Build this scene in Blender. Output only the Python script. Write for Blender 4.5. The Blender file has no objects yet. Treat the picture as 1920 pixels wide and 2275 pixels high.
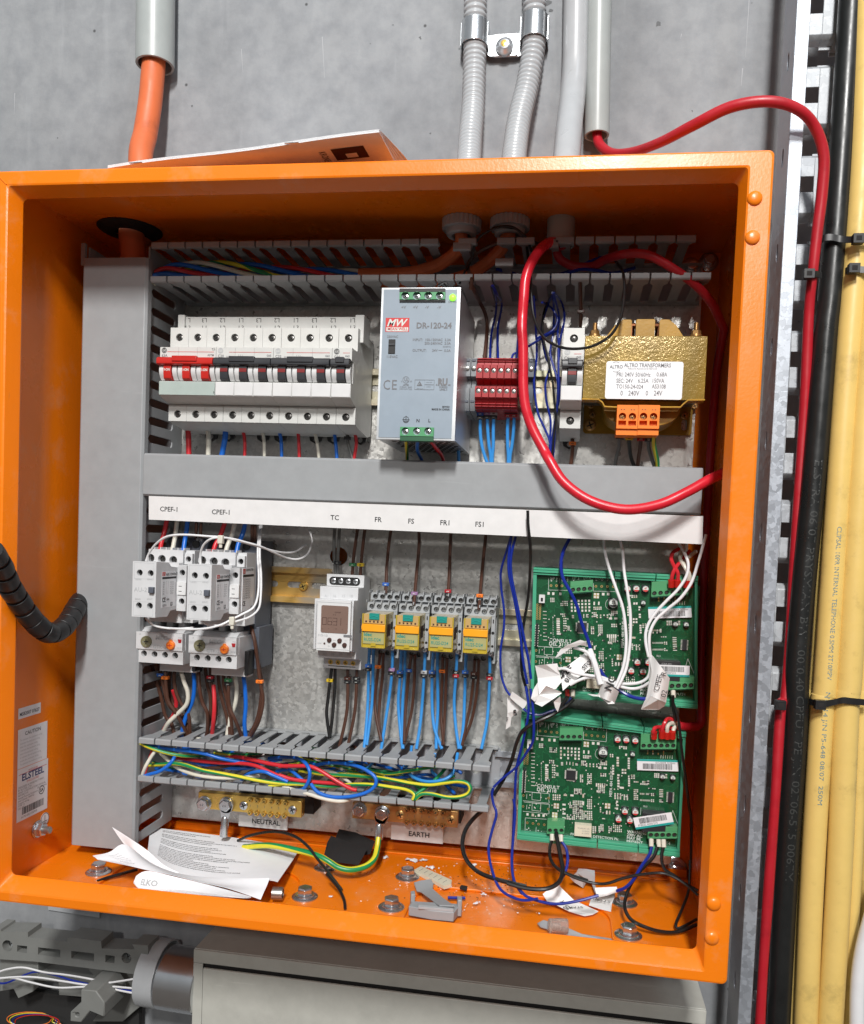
import bpy, bmesh, math, random
from mathutils import Vector, Matrix
from mathutils.geometry import tessellate_polygon
random.seed(7)
SC = bpy.context.scene
COL = SC.collection
# ------------------------------------------------------------------ camera
F_, CX, CY, S0 = 1793.85, 1003.6, 1284.1, 600.0          # focal length and centre in photograph pixels, mm to the flange
AX = ((0.9885, 0.0471, -0.1437), (-0.0412, 0.9982, 0.0437), (0.1455, -0.0372, 0.9887))  # world right, down, inward in camera space
cd = bpy.data.cameras.new('camera'); cam = bpy.data.objects.new('camera', cd); COL.objects.link(cam)
cd.sensor_fit = 'VERTICAL'; cd.sensor_height = 24.0; cd.lens = F_ / 2275 * 24
cd.shift_x = (960 - CX) / 2275; cd.shift_y = (CY - 1137.5) / 2275
cd.clip_start = 0.02; cd.clip_end = 50
ex, ey, ez = Vector(AX[0]), Vector(AX[2]), -Vector(AX[1])
ez.normalize(); ex = (ex - ex.dot(ez) * ez).normalized(); ey = ez.cross(ex)
MW = Matrix((ex, ey, ez))                                  # rows = world axes seen in image camera space
rotm = Matrix([[r[0], -r[1], -r[2]] for r in MW])
cam.matrix_world = Matrix.Translation((0, -S0 / 1000, 0)) @ rotm.to_4x4()
SC.camera = cam
SC.render.resolution_x = 864; SC.render.resolution_y = 1024
# ------------------------------------------------------------------ light
w = bpy.data.worlds.new('World'); SC.world = w; w.use_nodes = True
nt = w.node_tree; nt.nodes.clear()
out = nt.nodes.new('ShaderNodeOutputWorld'); bg = nt.nodes.new('ShaderNodeBackground')
tc = nt.nodes.new('ShaderNodeTexCoord'); sp = nt.nodes.new('ShaderNodeSeparateXYZ'); cr = nt.nodes.new('ShaderNodeValToRGB')
nz = nt.nodes.new('ShaderNodeTexNoise'); nz.inputs['Scale'].default_value = 3.0
ad = nt.nodes.new('ShaderNodeMath'); ad.operation = 'MULTIPLY_ADD'
nt.links.new(tc.outputs['Generated'], sp.inputs[0]); nt.links.new(tc.outputs['Generated'], nz.inputs['Vector'])
nt.links.new(nz.outputs[0], ad.inputs[0]); ad.inputs[1].default_value = 0.5; nt.links.new(sp.outputs[2], ad.inputs[2])
nt.links.new(ad.outputs[0], cr.inputs[0])
e = cr.color_ramp.elements; e[0].position = 0.0; e[0].color = (0.26, 0.22, 0.19, 1); e[1].position = 1.0; e[1].color = (0.86, 0.93, 1.0, 1)
x = e.new(0.45); x.color = (0.52, 0.52, 0.52, 1)
nt.links.new(cr.outputs[0], bg.inputs[0]); bg.inputs[1].default_value = 0.44
nt.links.new(bg.outputs[0], out.inputs[0])
def area(name, loc, target, sx, sy, power, col):
    l = bpy.data.lights.new(name, 'AREA'); l.shape = 'RECTANGLE'; l.size = sx; l.size_y = sy; l.energy = power; l.color = col
    o = bpy.data.objects.new(name, l); COL.objects.link(o); o.location = loc
    o.rotation_euler = (Vector(target) - Vector(loc)).to_track_quat('-Z', 'Y').to_euler(); return o
area('ceiling_lamp', (0.10, -2.05, 1.62), (-0.15, 0.1, 0.0), 0.20, 0.42, 78, (1.0, 0.985, 0.96))
area('ceiling_lamp_far', (0.75, -1.2, 2.2), (0.1, 0.1, 0.0), 0.12, 0.9, 7, (0.86, 0.93, 1.0))
area('ceiling_lamp_side', (0.22, -2.9, 1.27), (-0.1, 0.1, 0.1), 0.12, 0.14, 22, (1.0, 0.97, 0.93))
SC.view_settings.view_transform = 'Standard'; SC.view_settings.look = 'None'; SC.view_settings.gamma = 1; SC.view_settings.exposure = 0
SC.view_settings.use_curve_mapping = False
# ------------------------------------------------------------------ measuring
CR = dict(T1=(0,0,1.8375),T2=(900,0,1.7294),A=(300,680,3.2667),B=(820,620,4.2),C=(1200,660,4.2),E=(260,1080,3.528),F=(680,1100,3.528),
 G=(1100,1200,3.3923),H=(1100,1560,3.3923),I=(280,1580,2.0512),J=(0,1500,2.6968),K=(180,1820,3.0414),L=(720,1860,1.9174),M=(1560,0,2.6125),
 N=(1560,750,2.6125),O=(1480,1500,2.6974),D=(0,0,.91875),Q=(0,0,1),P1=(300,480,3.15),P2=(960,460,4.9),P3=(290,1600,5.04),P4=(620,1600,3.528),
 P5=(400,280,3.15),P6=(1100,1380,4.41),U=(1120,480,3.3923),R=(700,1780,3.835),S=(1140,1880,3.528),TL=(0,380,3.3714),CH=(0,1180,5.88),LL=(0,1980,3.835))
def ray(c, x, y):
    o = CR[c]; v = Vector((o[0] + x / o[2] - CX, o[1] + y / o[2] - CY, F_)); r = MW @ v
    return r.x / r.y, r.z / r.y
def W(c, x, y, Y):
    a, b = ray(c, x, y); return Vector((a * (S0 + Y), Y, b * (S0 + Y)))
def WX(c, x, y, X):
    a, b = ray(c, x, y); d = X / a; return Vector((X, d - S0, b * d))
def WZ(c, x, y, Z):
    a, b = ray(c, x, y); d = Z / b; return Vector((a * d, d - S0, Z))
def pxmm(c, n, Y): return n / CR[c][2] * (S0 + Y) / F_
# ------------------------------------------------------------------ materials
MATS = {}
def _n(nt, t, **k):
    n = nt.nodes.new(t)
    for a, v in k.items():
        if a in n.inputs: n.inputs[a].default_value = v
        else: setattr(n, a, v)
    return n
def mat(name, col, rough=0.45, metal=0.0, kind='plain', **k):
    m = bpy.data.materials.new(name); m.use_nodes = True; nt = m.node_tree; b = nt.nodes['Principled BSDF']; L = nt.links.new
    b.inputs['Base Color'].default_value = (*col, 1); b.inputs['Roughness'].default_value = rough; b.inputs['Metallic'].default_value = metal
    if 'spec' in k: b.inputs['Specular IOR Level'].default_value = k['spec']
    if 'coat' in k: b.inputs['Coat Weight'].default_value = k['coat']; b.inputs['Coat Roughness'].default_value = k.get('coatr', .1)
    if 'emit' in k: b.inputs['Emission Color'].default_value = (*col, 1); b.inputs['Emission Strength'].default_value = k['emit']
    if 'trans' in k: b.inputs['Transmission Weight'].default_value = k['trans']; b.inputs['IOR'].default_value = 1.25
    if 'sss' in k: b.inputs['Subsurface Weight'].default_value = k['sss']; b.inputs['Subsurface Radius'].default_value = (.002, .002, .002)
    tcn = _n(nt, 'ShaderNodeTexCoord'); P = tcn.outputs['Object']
    def noise(scale, det=3, rou=.55, vec=None):
        n = _n(nt, 'ShaderNodeTexNoise'); n.inputs['Scale'].default_value = scale; n.inputs['Detail'].default_value = det; n.inputs['Roughness'].default_value = rou
        L(vec or P, n.inputs['Vector']); return n.outputs[0]
    def ramp(f, stops):
        r = _n(nt, 'ShaderNodeValToRGB'); el = r.color_ramp.elements
        while len(el) < len(stops): el.new(.5)
        for q, (p, c) in zip(el, stops): q.position = p; q.color = (*c, 1) if len(c) == 3 else c
        L(f, r.inputs[0]); return r.outputs[0]
    def mix(f, a, c, mode='MIX'):
        r = _n(nt, 'ShaderNodeMix', data_type='RGBA', blend_type=mode)
        if isinstance(f, float): r.inputs[0].default_value = f
        else: L(f, r.inputs[0])
        for i, q in ((6, a), (7, c)):
            if isinstance(q, tuple): r.inputs[i].default_value = (*q, 1)
            else: L(q, r.inputs[i])
        return r.outputs[2]
    def bump(h, s, d=.001):
        r = _n(nt, 'ShaderNodeBump'); r.inputs['Strength'].default_value = s; r.inputs['Distance'].default_value = d; L(h, r.inputs['Height']); L(r.outputs[0], b.inputs['Normal'])
    def scl(c, f): return tuple(min(1, q * f) for q in c)
    if kind == 'plain':
        v = k.get('var', .05)
        L(ramp(noise(k.get('ns', 90), 4), [(.3, scl(col, 1 - v)), (.7, scl(col, 1 + v * .5))]), b.inputs['Base Color'])
        L(ramp(noise(35, 3), [(.3, (rough * .85,) * 3), (.75, (min(1, rough * 1.2),) * 3)]), b.inputs['Roughness'])
        if k.get('dirt'):
            base = b.inputs['Base Color'].links[0].from_socket
            d1 = ramp(noise(14, 9, .72), [(.50, (0, 0, 0)), (.72, (k['dirt'],) * 3)])
            mp2 = _n(nt, 'ShaderNodeMapping'); mp2.inputs['Scale'].default_value = (14, 60, 420); mp2.inputs['Rotation'].default_value = (0, .5, .2); L(P, mp2.inputs[0])
            d2 = ramp(noise(1.0, 3, .5, mp2.outputs[0]), [(.70, (0, 0, 0)), (.74, (k['dirt'] * .7,) * 3)])
            L(mix(d2, mix(d1, base, scl(col, .62)), scl(col, 1.45)), b.inputs['Base Color'])
        if k.get('bump'): bump(noise(k.get('bs', 900), 2), k['bump'], .0003)
    elif kind == 'galv':                                   # zinc spangle
        vo = _n(nt, 'ShaderNodeTexVoronoi'); vo.inputs['Scale'].default_value = k.get('vs', 330); vo.inputs['Randomness'].default_value = 1
        nzv = _n(nt, 'ShaderNodeTexNoise'); nzv.inputs['Scale'].default_value = 240; nzv.inputs['Detail'].default_value = 2; L(P, nzv.inputs['Vector'])
        vm = _n(nt, 'ShaderNodeVectorMath', operation='MULTIPLY_ADD'); L(nzv.outputs[1], vm.inputs[0]); vm.inputs[1].default_value = (.006,) * 3; L(P, vm.inputs[2])
        L(vm.outputs[0], vo.inputs['Vector'])
        g = _n(nt, 'ShaderNodeRGBToBW'); L(vo.outputs['Color'], g.inputs[0])
        c1 = ramp(g.outputs[0], [(.15, scl(col, .88)), (.5, col), (.85, scl(col, 1.12))])
        c2 = mix(ramp(noise(9, 4), [(.35, (0, 0, 0)), (.7, (1, 1, 1))]), c1, k.get('tint', (.50, .46, .42)), 'MULTIPLY')
        L(mix(.5, c1, c2), b.inputs['Base Color'])
        L(ramp(g.outputs[0], [(.1, (rough * .75,) * 3), (.9, (min(1, rough * 1.3),) * 3)]), b.inputs['Roughness'])
        bump(g.outputs[0], k.get('bump', .25), .0004)
    elif kind == 'enamel':                                 # powder coat with orange peel, dust and rubs
        c1 = ramp(noise(7, 5), [(.3, scl(col, .93)), (.7, scl(col, 1.04))])
        dust = ramp(noise(23, 8, .7), [(.54, (0, 0, 0)), (.76, (.30, .30, .30))])
        mp2 = _n(nt, 'ShaderNodeMapping'); mp2.inputs['Scale'].default_value = (420, 30, 24); mp2.inputs['Rotation'].default_value = (.3, .7, .2); L(P, mp2.inputs[0])
        d2 = ramp(noise(1.0, 3, .5, mp2.outputs[0]), [(.72, (0, 0, 0)), (.76, (.35, .35, .35))])
        L(mix(d2, mix(dust, c1, (.62, .42, .27)), (.60, .22, .06)), b.inputs['Base Color'])
        L(ramp(noise(16, 6), [(.3, (rough * .8,) * 3), (.75, (rough * 1.45,) * 3)]), b.inputs['Roughness'])
        bump(noise(420, 2), .20, .0004)
    elif kind == 'concrete':
        mp = _n(nt, 'ShaderNodeMapping'); mp.inputs['Scale'].default_value = (1, 1, .45); L(P, mp.inputs[0])
        c1 = ramp(noise(6, 9, .62, mp.outputs[0]), [(.25, scl(col, .66)), (.5, col), (.72, scl(col, 1.25))])
        c2 = ramp(noise(46, 6, .6), [(.3, (.74, .75, .77)), (.6, (1, 1, 1))])
        c3 = mix(.85, c1, c2, 'MULTIPLY')
        c3 = mix(.9, c3, ramp(noise(1.9, 5, .6), [(.32, (.80, .81, .83)), (.62, (1.08, 1.08, 1.08))]), 'MULTIPLY')
        st = _n(nt, 'ShaderNodeMapping'); st.inputs['Scale'].default_value = (38, 1, 4); L(P, st.inputs[0])
        str_ = ramp(noise(1.0, 4, .5, st.outputs[0]), [(.60, (0, 0, 0)), (.78, (.34, .34, .34))])
        c4 = mix(str_, c3, scl(col, 1.6))
        pit = _n(nt, 'ShaderNodeTexVoronoi'); pit.inputs['Scale'].default_value = 42; L(P, pit.inputs['Vector'])
        pr = ramp(pit.outputs['Distance'], [(.045, (1, 1, 1)), (.085, (0, 0, 0))])
        pg = _n(nt, 'ShaderNodeRGBToBW'); L(pit.outputs['Color'], pg.inputs[0]); pk = ramp(pg.outputs[0], [(.74, (0, 0, 0)), (.76, (1, 1, 1))])
        pm = mix(1.0, pr, pk, 'MULTIPLY')
        L(mix(pm, c4, scl(col, .28)), b.inputs['Base Color'])
        bump(noise(70, 8, .65), .35, .0012)
    elif kind == 'varnish':                                # yellow zinc under dripped varnish
        n1 = noise(34, 4, .5)
        L(ramp(n1, [(.3, scl(col, .72)), (.55, col), (.75, scl(col, 1.45))]), b.inputs['Base Color'])
        vo = _n(nt, 'ShaderNodeTexVoronoi', feature='SMOOTH_F1'); vo.inputs['Scale'].default_value = 150; L(P, vo.inputs['Vector'])
        nn = noise(150, 3)
        mx = _n(nt, 'ShaderNodeMath', operation='MULTIPLY'); L(vo.outputs['Distance'], mx.inputs[0]); L(nn, mx.inputs[1])
        fine = noise(420, 3, .6); ad2 = _n(nt, 'ShaderNodeMath', operation='MULTIPLY_ADD'); L(mx.outputs[0], ad2.inputs[0]); ad2.inputs[1].default_value = .35; L(fine, ad2.inputs[2]); bump(ad2.outputs[0], k.get('bump', .5), .0012)
    elif kind == 'iris':                                   # passivated zinc
        L(ramp(noise(14, 2), [(.3, scl(col, .8)), (.45, col), (.55, (.52, .42, .30)), (.7, (.40, .48, .33))]), b.inputs['Base Color'])
        bump(noise(300, 2), .06, .0003)
    elif kind == 'pcb':
        br = _n(nt, 'ShaderNodeTexNoise'); br.inputs['Scale'].default_value = 150; L(P, br.inputs['Vector'])
        w1 = ramp(br.outputs[0], [(.47, scl(col, .8)), (.495, scl(col, 1.7)), (.52, scl(col, .85)), (.6, col)])
        L(w1, b.inputs['Base Color'])
    elif kind == 'paper':
        L(ramp(noise(60, 4), [(.3, scl(col, .95)), (.7, col)]), b.inputs['Base Color']); bump(noise(40, 3), .15, .001)
        b.inputs['Subsurface Weight'].default_value = 0.0
    elif kind == 'cable':
        L(ramp(noise(30, 6, .7), [(.28, scl(col, .72)), (.45, col), (.75, scl(col, 1.08))]), b.inputs['Base Color'])
        L(ramp(noise(70, 4), [(.3, (rough * .75,) * 3), (.7, (min(1, rough * 1.3),) * 3)]), b.inputs['Roughness'])
        bump(noise(26, 3), .25, .0015)
    MATS[name] = m; return m
G = {}
def defm(key, name, *a, **k): G[key] = mat(name, *a, **k)
defm('orange', 'orange_enamel', (.84, .195, .004), .27, kind='enamel')
defm('galv', 'galvanised_sheet', (.62, .62, .60), .36, .6, kind='galv')
defm('galvb', 'galvanised_tray', (.42, .45, .49), .42, .55, kind='galv', vs=230, bump=.5, tint=(.6, .62, .68))
defm('galvc', 'galvanised_rung', (.46, .48, .50), .5, .2, kind='galv', vs=230, bump=.5, tint=(.6, .62, .68))
defm('conc', 'concrete', (.282, .292, .303), .88, kind='concrete')
defm('duct', 'grey_pvc_duct', (.300, .312, .322), .5, bump=.06, dirt=.22)
defm('ductd', 'grey_pvc_base', (.31, .32, .34), .5)
defm('cond', 'light_grey_conduit', (.36, .39, .385), .33)
defm('cond2', 'pale_conduit', (.40, .415, .43), .3)
defm('white', 'white_plastic', (.66, .66, .66), .42, bump=.05)
defm('mcb', 'breaker_plastic', (.60, .605, .585), .45, bump=.05, dirt=.12)
defm('lswhite', 'contactor_plastic', (.59, .595, .605), .45, bump=.05, dirt=.08)
defm('strip', 'label_strip', (.70, .69, .685), .4, dirt=.08)
defm('black', 'black_plastic', (.012, .012, .013), .4)
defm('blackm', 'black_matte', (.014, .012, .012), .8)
defm('hole', 'dark_recess', (.01, .01, .01), .8)
defm('dgrey', 'dark_grey_plastic', (.085, .095, .12), .5)
defm('mgrey', 'mid_grey_plastic', (.22, .235, .25), .45)
defm('relaygrey', 'socket_grey_plastic', (.36, .375, .385), .45)
defm('ink', 'black_ink', (.02, .02, .022), .6)
defm('inkg', 'grey_ink', (.16, .16, .17), .6)
defm('inkf', 'faint_grey_ink', (.42, .43, .44), .6)
defm('inkr', 'red_ink', (.55, .03, .03), .5)
defm('inkn', 'navy_ink', (.02, .04, .16), .5)
defm('inkb', 'blue_grey_ink', (.13, .22, .24), .6)
defm('inkw', 'white_ink', (.62, .66, .62), .6)
defm('emb', 'embossed_mark', (.034, .036, .034), .5)
defm('red', 'red_plastic', (.50, .018, .012), .35)
defm('redterm', 'terminal_red', (.36, .013, .018), .42)
defm('tog', 'toggle_black', (.03, .032, .037), .4)
defm('clear', 'smoky_cover', (.40, .47, .44), .28)
defm('psu', 'blue_grey_panel', (.27, .325, .385), .4, dirt=.06)
defm('alu', 'brushed_aluminium', (.68, .70, .72), .36, .85)
defm('steel', 'zinc_steel', (.62, .64, .66), .24, .95)
defm('steeld', 'dull_steel', (.40, .39, .37), .35, .9)
defm('brass', 'brass', (.78, .52, .13), .3, .65, ns=60)
defm('brassd', 'tarnished_brass', (.58, .33, .12), .34, .65, ns=60)
defm('steelk', 'dark_screw_steel', (.13, .125, .12), .35, .85)
defm('chip_c', 'concrete_chip', (.12, .125, .13), .9)
defm('scr', 'pale_scratch', (.38, .39, .41), .8)
defm('iris', 'passivated_zinc', (.80, .50, .14), .3, .55, kind='iris')
defm('iris2', 'passivated_zinc_pale', (.62, .58, .44), .3, .6, kind='iris')
defm('copper', 'copper', (.62, .25, .12), .3, .9)
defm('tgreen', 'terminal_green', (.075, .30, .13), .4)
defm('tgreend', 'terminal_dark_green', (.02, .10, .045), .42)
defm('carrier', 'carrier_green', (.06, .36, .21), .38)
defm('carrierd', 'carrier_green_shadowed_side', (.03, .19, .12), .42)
defm('pcb', 'solder_mask', (.010, .085, .033), .26, kind='pcb', coat=.4)
defm('tin', 'tinned_pad', (.74, .72, .66), .35, .15)
defm('gold', 'gold_pad', (.75, .55, .22), .3, .8)
defm('comp', 'component_beige', (.50, .45, .36), .5)
defm('rwin', 'relay_window_amber', (.50, .33, .13), .3)
defm('chip', 'chip_black', (.018, .019, .022), .45)
defm('yrel', 'relay_yellow_case', (.46, .34, .035), .2, coat=.3)
defm('yrel2', 'relay_face', (.38, .36, .16), .3)
defm('ytab', 'relay_orange_band', (.85, .36, .012), .38)
defm('teal', 'teal_lever', (.015, .25, .21), .35)
defm('lcd', 'brown_lcd', (.20, .13, .105), .25)
defm('cover', 'clear_cover', (.60, .61, .62), .15)
defm('var', 'varnished_yellow_steel', (.27, .175, .028), .16, .2, kind='varnish', coat=.8, bump=.12)
defm('var2', 'varnished_bobbin', (.40, .215, .018), .36, kind='varnish', bump=.1, spec=.25)
defm('torange', 'terminal_orange', (.84, .20, .012), .42, spec=.3)
defm('stick', 'sticker_white', (.76, .77, .79), .38)
defm('paper', 'paper', (.88, .88, .90), .7, kind='paper')
defm('tape', 'white_tape', (.86, .85, .84), .5, kind='paper')
defm('wblue', 'wire_blue', (.008, .13, .56), .32)
defm('wlb', 'wire_light_blue', (.04, .27, .66), .34)
defm('wnavy', 'wire_navy', (.006, .022, .25), .3)
defm('wred', 'wire_red', (.60, .025, .035), .32)
defm('wwhite', 'wire_cream', (.66, .63, .54), .38)
defm('wpw', 'wire_white', (.74, .74, .75), .35)
defm('wbrown', 'wire_brown', (.075, .030, .018), .38)
defm('wgrey', 'wire_grey', (.12, .12, .115), .38)
defm('wblack', 'wire_black', (.010, .010, .010), .3)
defm('wgreen', 'wire_green', (.010, .24, .075), .34)
defm('wyel', 'wire_yellow', (.68, .60, .03), .34)
defm('cred', 'fire_cable_red', (.42, .012, .022), .38, kind='cable')
defm('cred2', 'bright_red_cable', (.60, .016, .032), .3, kind='cable')
defm('bandred', 'dark_red_band', (.20, .010, .010), .45)
defm('corg', 'orange_cable', (.62, .14, .045), .46, kind='cable')
defm('cyel', 'yellow_cable', (.71, .50, .155), .42, kind='cable')
defm('cblk', 'black_cable', (.011, .012, .012), .33, kind='cable')
defm('cablid', 'olive_grey_paint', (.50, .50, .455), .42, dirt=.35)
defm('fgrey', 'frame_plastic', (.20, .205, .195), .55, dirt=.3)
defm('fdark', 'cavity_shade', (.02, .02, .02), .8)
defm('led', 'green_led', (.25, 1.0, .05), .4, emit=1.6)
defm('cork', 'marker_orange', (.85, .20, .02), .4)
defm('mkg', 'marker_green', (.03, .22, .08), .4)
defm('mky', 'marker_yellow', (.75, .52, .02), .4)
defm('mkb', 'marker_blue', (.03, .12, .45), .4)
defm('mkr', 'marker_red', (.38, .01, .02), .4)
defm('mkk', 'marker_black', (.02, .02, .022), .4)
defm('mkp', 'marker_violet', (.30, .16, .32), .4)
defm('mkw', 'marker_grey', (.45, .46, .47), .4)
defm('mkn', 'marker_brown', (.09, .03, .02), .4)
defm('ivory', 'ivory_plastic', (.66, .62, .48), .45)
defm('glass', 'clear_plastic', (.75, .62, .55), .12, trans=.75)
defm('olive', 'olive_dial', (.20, .19, .11), .4)
defm('krbrown', 'brown_print', (.055, .02, .015), .6)
defm('tealink', 'teal_band', (.01, .33, .30), .5)
# ------------------------------------------------------------------ mesh builder
class MB:
    def __init__(s, m='white'): s.v = []; s.f = []; s.mi = []; s.ms = []; s.use(m)
    def use(s, m):
        if m not in s.ms: s.ms.append(m)
        s.k = s.ms.index(m); return s
    def add(s, vs, fs):
        o = len(s.v); s.v += [tuple(v) for v in vs]
        for f in fs: s.f.append(tuple(i + o for i in f)); s.mi.append(s.k)
        return s
    def box(s, x0, x1, y0, y1, z0, z1):
        return s.add([(x, y, z) for x in (x0, x1) for y in (y0, y1) for z in (z0, z1)],
            [(0, 1, 3, 2), (4, 6, 7, 5), (0, 4, 5, 1), (2, 3, 7, 6), (0, 2, 6, 4), (1, 5, 7, 3)])
    def quad(s, a, b, c, d): return s.add([a, b, c, d], [(0, 1, 2, 3)])
    def obox(s, O, U, V, N):                               # oriented box from a corner and three edge vectors
        O, U, V, N = Vector(O), Vector(U), Vector(V), Vector(N)
        return s.add([O + U * a + V * b + N * c for a in (0, 1) for b in (0, 1) for c in (0, 1)],
            [(0, 1, 3, 2), (4, 6, 7, 5), (0, 4, 5, 1), (2, 3, 7, 6), (0, 2, 6, 4), (1, 5, 7, 3)])
    def prism(s, pts, axis, a, b):                         # 2D outline extruded along an axis; pts: x->(y,z) y->(x,z) z->(x,y)
        def mk(p, t): return {'x': (t, p[0], p[1]), 'y': (p[0], t, p[1]), 'z': (p[0], p[1], t)}[axis]
        n = len(pts); vs = [mk(p, a) for p in pts] + [mk(p, b) for p in pts]
        tr = tessellate_polygon([[Vector((p[0], p[1], 0)) for p in pts]])
        fs = [tuple(t) for t in tr] + [tuple(i + n for i in reversed(t)) for t in tr] + [(i, (i + 1) % n, (i + 1) % n + n, i + n) for i in range(n)]
        return s.add(vs, fs)
    def plate(s, outer, holes, O, U, V, N):                # flat sheet with real holes; N = thickness vector
        O, U, V, N = Vector(O), Vector(U), Vector(V), Vector(N)
        loops = [outer] + holes; flat = [p for l in loops for p in l]; n = len(flat)
        tr = tessellate_polygon([[Vector((p[0], p[1], 0)) for p in l] for l in loops])
        vs = [O + U * p[0] + V * p[1] for p in flat]; vs += [v + N for v in vs]
        fs = [tuple(t) for t in tr] + [tuple(i + n for i in reversed(t)) for t in tr]; o = 0
        for l in loops:
            k = len(l); fs += [(o + i, o + (i + 1) % k, o + (i + 1) % k + n, o + i + n) for i in range(k)]; o += k
        return s.add(vs, fs)
    def lathe(s, O, ax, prof, n=20, cap=(1, 1)):           # prof: (distance along axis, radius)
        O = Vector(O); ax = Vector(ax).normalized(); u = ax.orthogonal().normalized(); v = ax.cross(u); vs = []; fs = []
        for t, r in prof:
            for i in range(n):
                a = 2 * math.pi * i / n; vs.append(O + ax * t + (u * math.cos(a) + v * math.sin(a)) * r)
        m = len(prof)
        for j in range(m - 1):
            for i in range(n): fs.append((j * n + i, j * n + (i + 1) % n, (j + 1) * n + (i + 1) % n, (j + 1) * n + i))
        if cap[0]: fs.append(tuple(range(n))[::-1])
        if cap[1]: fs.append(tuple((m - 1) * n + i for i in range(n)))
        return s.add(vs, fs)
    def cyl(s, O, ax, r, n=20): ax = Vector(ax); return s.lathe(O, ax, [(0, r), (ax.length, r)], n)
    def hexa(s, O, ax, r, h): return s.lathe(O, ax, [(0, r), (h * .85, r), (h, r * .88)], 6)
    def tube(s, pts, r, n=8, mats=None, twist=0.0, rf=None, flat=None, up=None):
        P = [Vector(p) for p in pts]; m = len(P); T = []
        for i in range(m):
            t = P[min(i + 1, m - 1)] - P[max(i - 1, 0)]; T.append(t.normalized() if t.length > 1e-9 else Vector((0, 0, 1)))
        u = (up and Vector(up)) or T[0].orthogonal(); u = (u - u.dot(T[0]) * T[0]).normalized(); vs = []; L = 0
        for i in range(m):
            if i: L += (P[i] - P[i - 1]).length; u = (u - u.dot(T[i]) * T[i]).normalized()
            v = T[i].cross(u); rr = r if rf is None else r * rf(L, i / (m - 1))
            for j in range(n):
                a = 2 * math.pi * j / n + twist * L
                vs.append(P[i] + (u * math.cos(a) * (flat or 1) + v * math.sin(a)) * rr)
        o = len(s.v); s.v += [tuple(q) for q in vs]
        for i in range(m - 1):
            for j in range(n):
                if mats: s.use(mats[j * len(mats) // n])
                s.f.append((o + i * n + j, o + i * n + (j + 1) % n, o + (i + 1) * n + (j + 1) % n, o + (i + 1) * n + j)); s.mi.append(s.k)
        s.f.append(tuple(o + j for j in range(n))[::-1]); s.mi.append(s.k); s.f.append(tuple(o + (m - 1) * n + j for j in range(n))); s.mi.append(s.k)
        return s
    def ribbon(s, pts, wv, th=.25):                        # sheet following pts, half-width vector(s) wv
        P = [Vector(p) for p in pts]; m = len(P); W_ = [Vector(wv if not isinstance(wv, list) else wv[i]) for i in range(m)]; vs = []
        for i in range(m):
            t = (P[min(i + 1, m - 1)] - P[max(i - 1, 0)]).normalized(); nn = t.cross(W_[i]).normalized() * th
            vs += [P[i] - W_[i], P[i] + W_[i], P[i] + W_[i] + nn, P[i] - W_[i] + nn]
        fs = [(0, 1, 2, 3)[::-1], tuple(4 * (m - 1) + q for q in range(4))]
        for i in range(m - 1):
            for a in range(4): b = (a + 1) % 4; fs.append((4 * i + a, 4 * i + b, 4 * i + 4 + b, 4 * i + 4 + a))
        return s.add(vs, fs)
    def text(s, txt, O, size, U=(1, 0, 0), V=(0, 0, 1), align='LEFT', bold=0.0, sx=1.0, wrap=None):
        vs, fs = glyphs(txt, align, bold); U, V, O = Vector(U), Vector(V), Vector(O)
        if wrap: return s.add([wrap(x * size * sx, y * size) for x, y in vs], fs)
        return s.add([O + U * (x * size * sx) + V * (y * size) for x, y in vs], fs)
TX = {}
def glyphs(txt, align='LEFT', bold=0.0):
    k = (txt, align, bold)
    if k not in TX:
        cu = bpy.data.curves.new('t', 'FONT'); cu.body = txt; cu.align_x = align; cu.size = 1.0; cu.resolution_u = 2; cu.offset = bold; cu.fill_mode = 'FRONT'
        o = bpy.data.objects.new('t', cu); me = bpy.data.meshes.new_from_object(o)
        TX[k] = ([(v.co.x, v.co.y) for v in me.vertices], [tuple(p.vertices) for p in me.polygons])
        bpy.data.objects.remove(o); bpy.data.curves.remove(cu); bpy.data.meshes.remove(me)
    return TX[k]
def rrect(x0, x1, z0, z1, r, n=4):
    p = []
    for cx, cz, a in ((x1 - r, z1 - r, 0), (x0 + r, z1 - r, 90), (x0 + r, z0 + r, 180), (x1 - r, z0 + r, 270)):
        for i in range(n + 1): t = math.radians(a + 90 * i / n); p.append((cx + r * math.cos(t), cz + r * math.sin(t)))
    return p
def circ(x, z, r, n=14): return [(x + r * math.cos(2 * math.pi * i / n), z + r * math.sin(2 * math.pi * i / n)) for i in range(n)]
def smooth(pts, k=6):
    P = [Vector(p) for p in pts]
    if len(P) < 3:
        return [P[0].lerp(P[-1], i / k) for i in range(k + 1)]
    Q = [2 * P[0] - P[1]] + P + [2 * P[-1] - P[-2]]; o = []
    for i in range(1, len(Q) - 2):
        a, b, c, d = Q[i - 1:i + 3]
        for j in range(k):
            t = j / k; o.append(.5 * ((2 * b) + (c - a) * t + (2 * a - 5 * b + 4 * c - d) * t * t + (3 * b - a - 3 * c + d) * t ** 3))
    o.append(P[-1]); return o
def ext(P, a=260.0, b=200.0):
    P = [Vector(p) for p in P]; return [P[0] + (P[0] - P[1]).normalized() * a] + P + [P[-1] + (P[-1] - P[-2]).normalized() * b]
ORG = {}
def thing(name, label, cat, loc=(0, 0, 0), group=None):
    o = bpy.data.objects.new(name, None); COL.objects.link(o); o.empty_display_size = .01
    o.location = Vector(loc) * .001; ORG[o] = Vector(loc); o['label'] = label; o['category'] = cat
    if group: o['group'] = group
    return o
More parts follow.
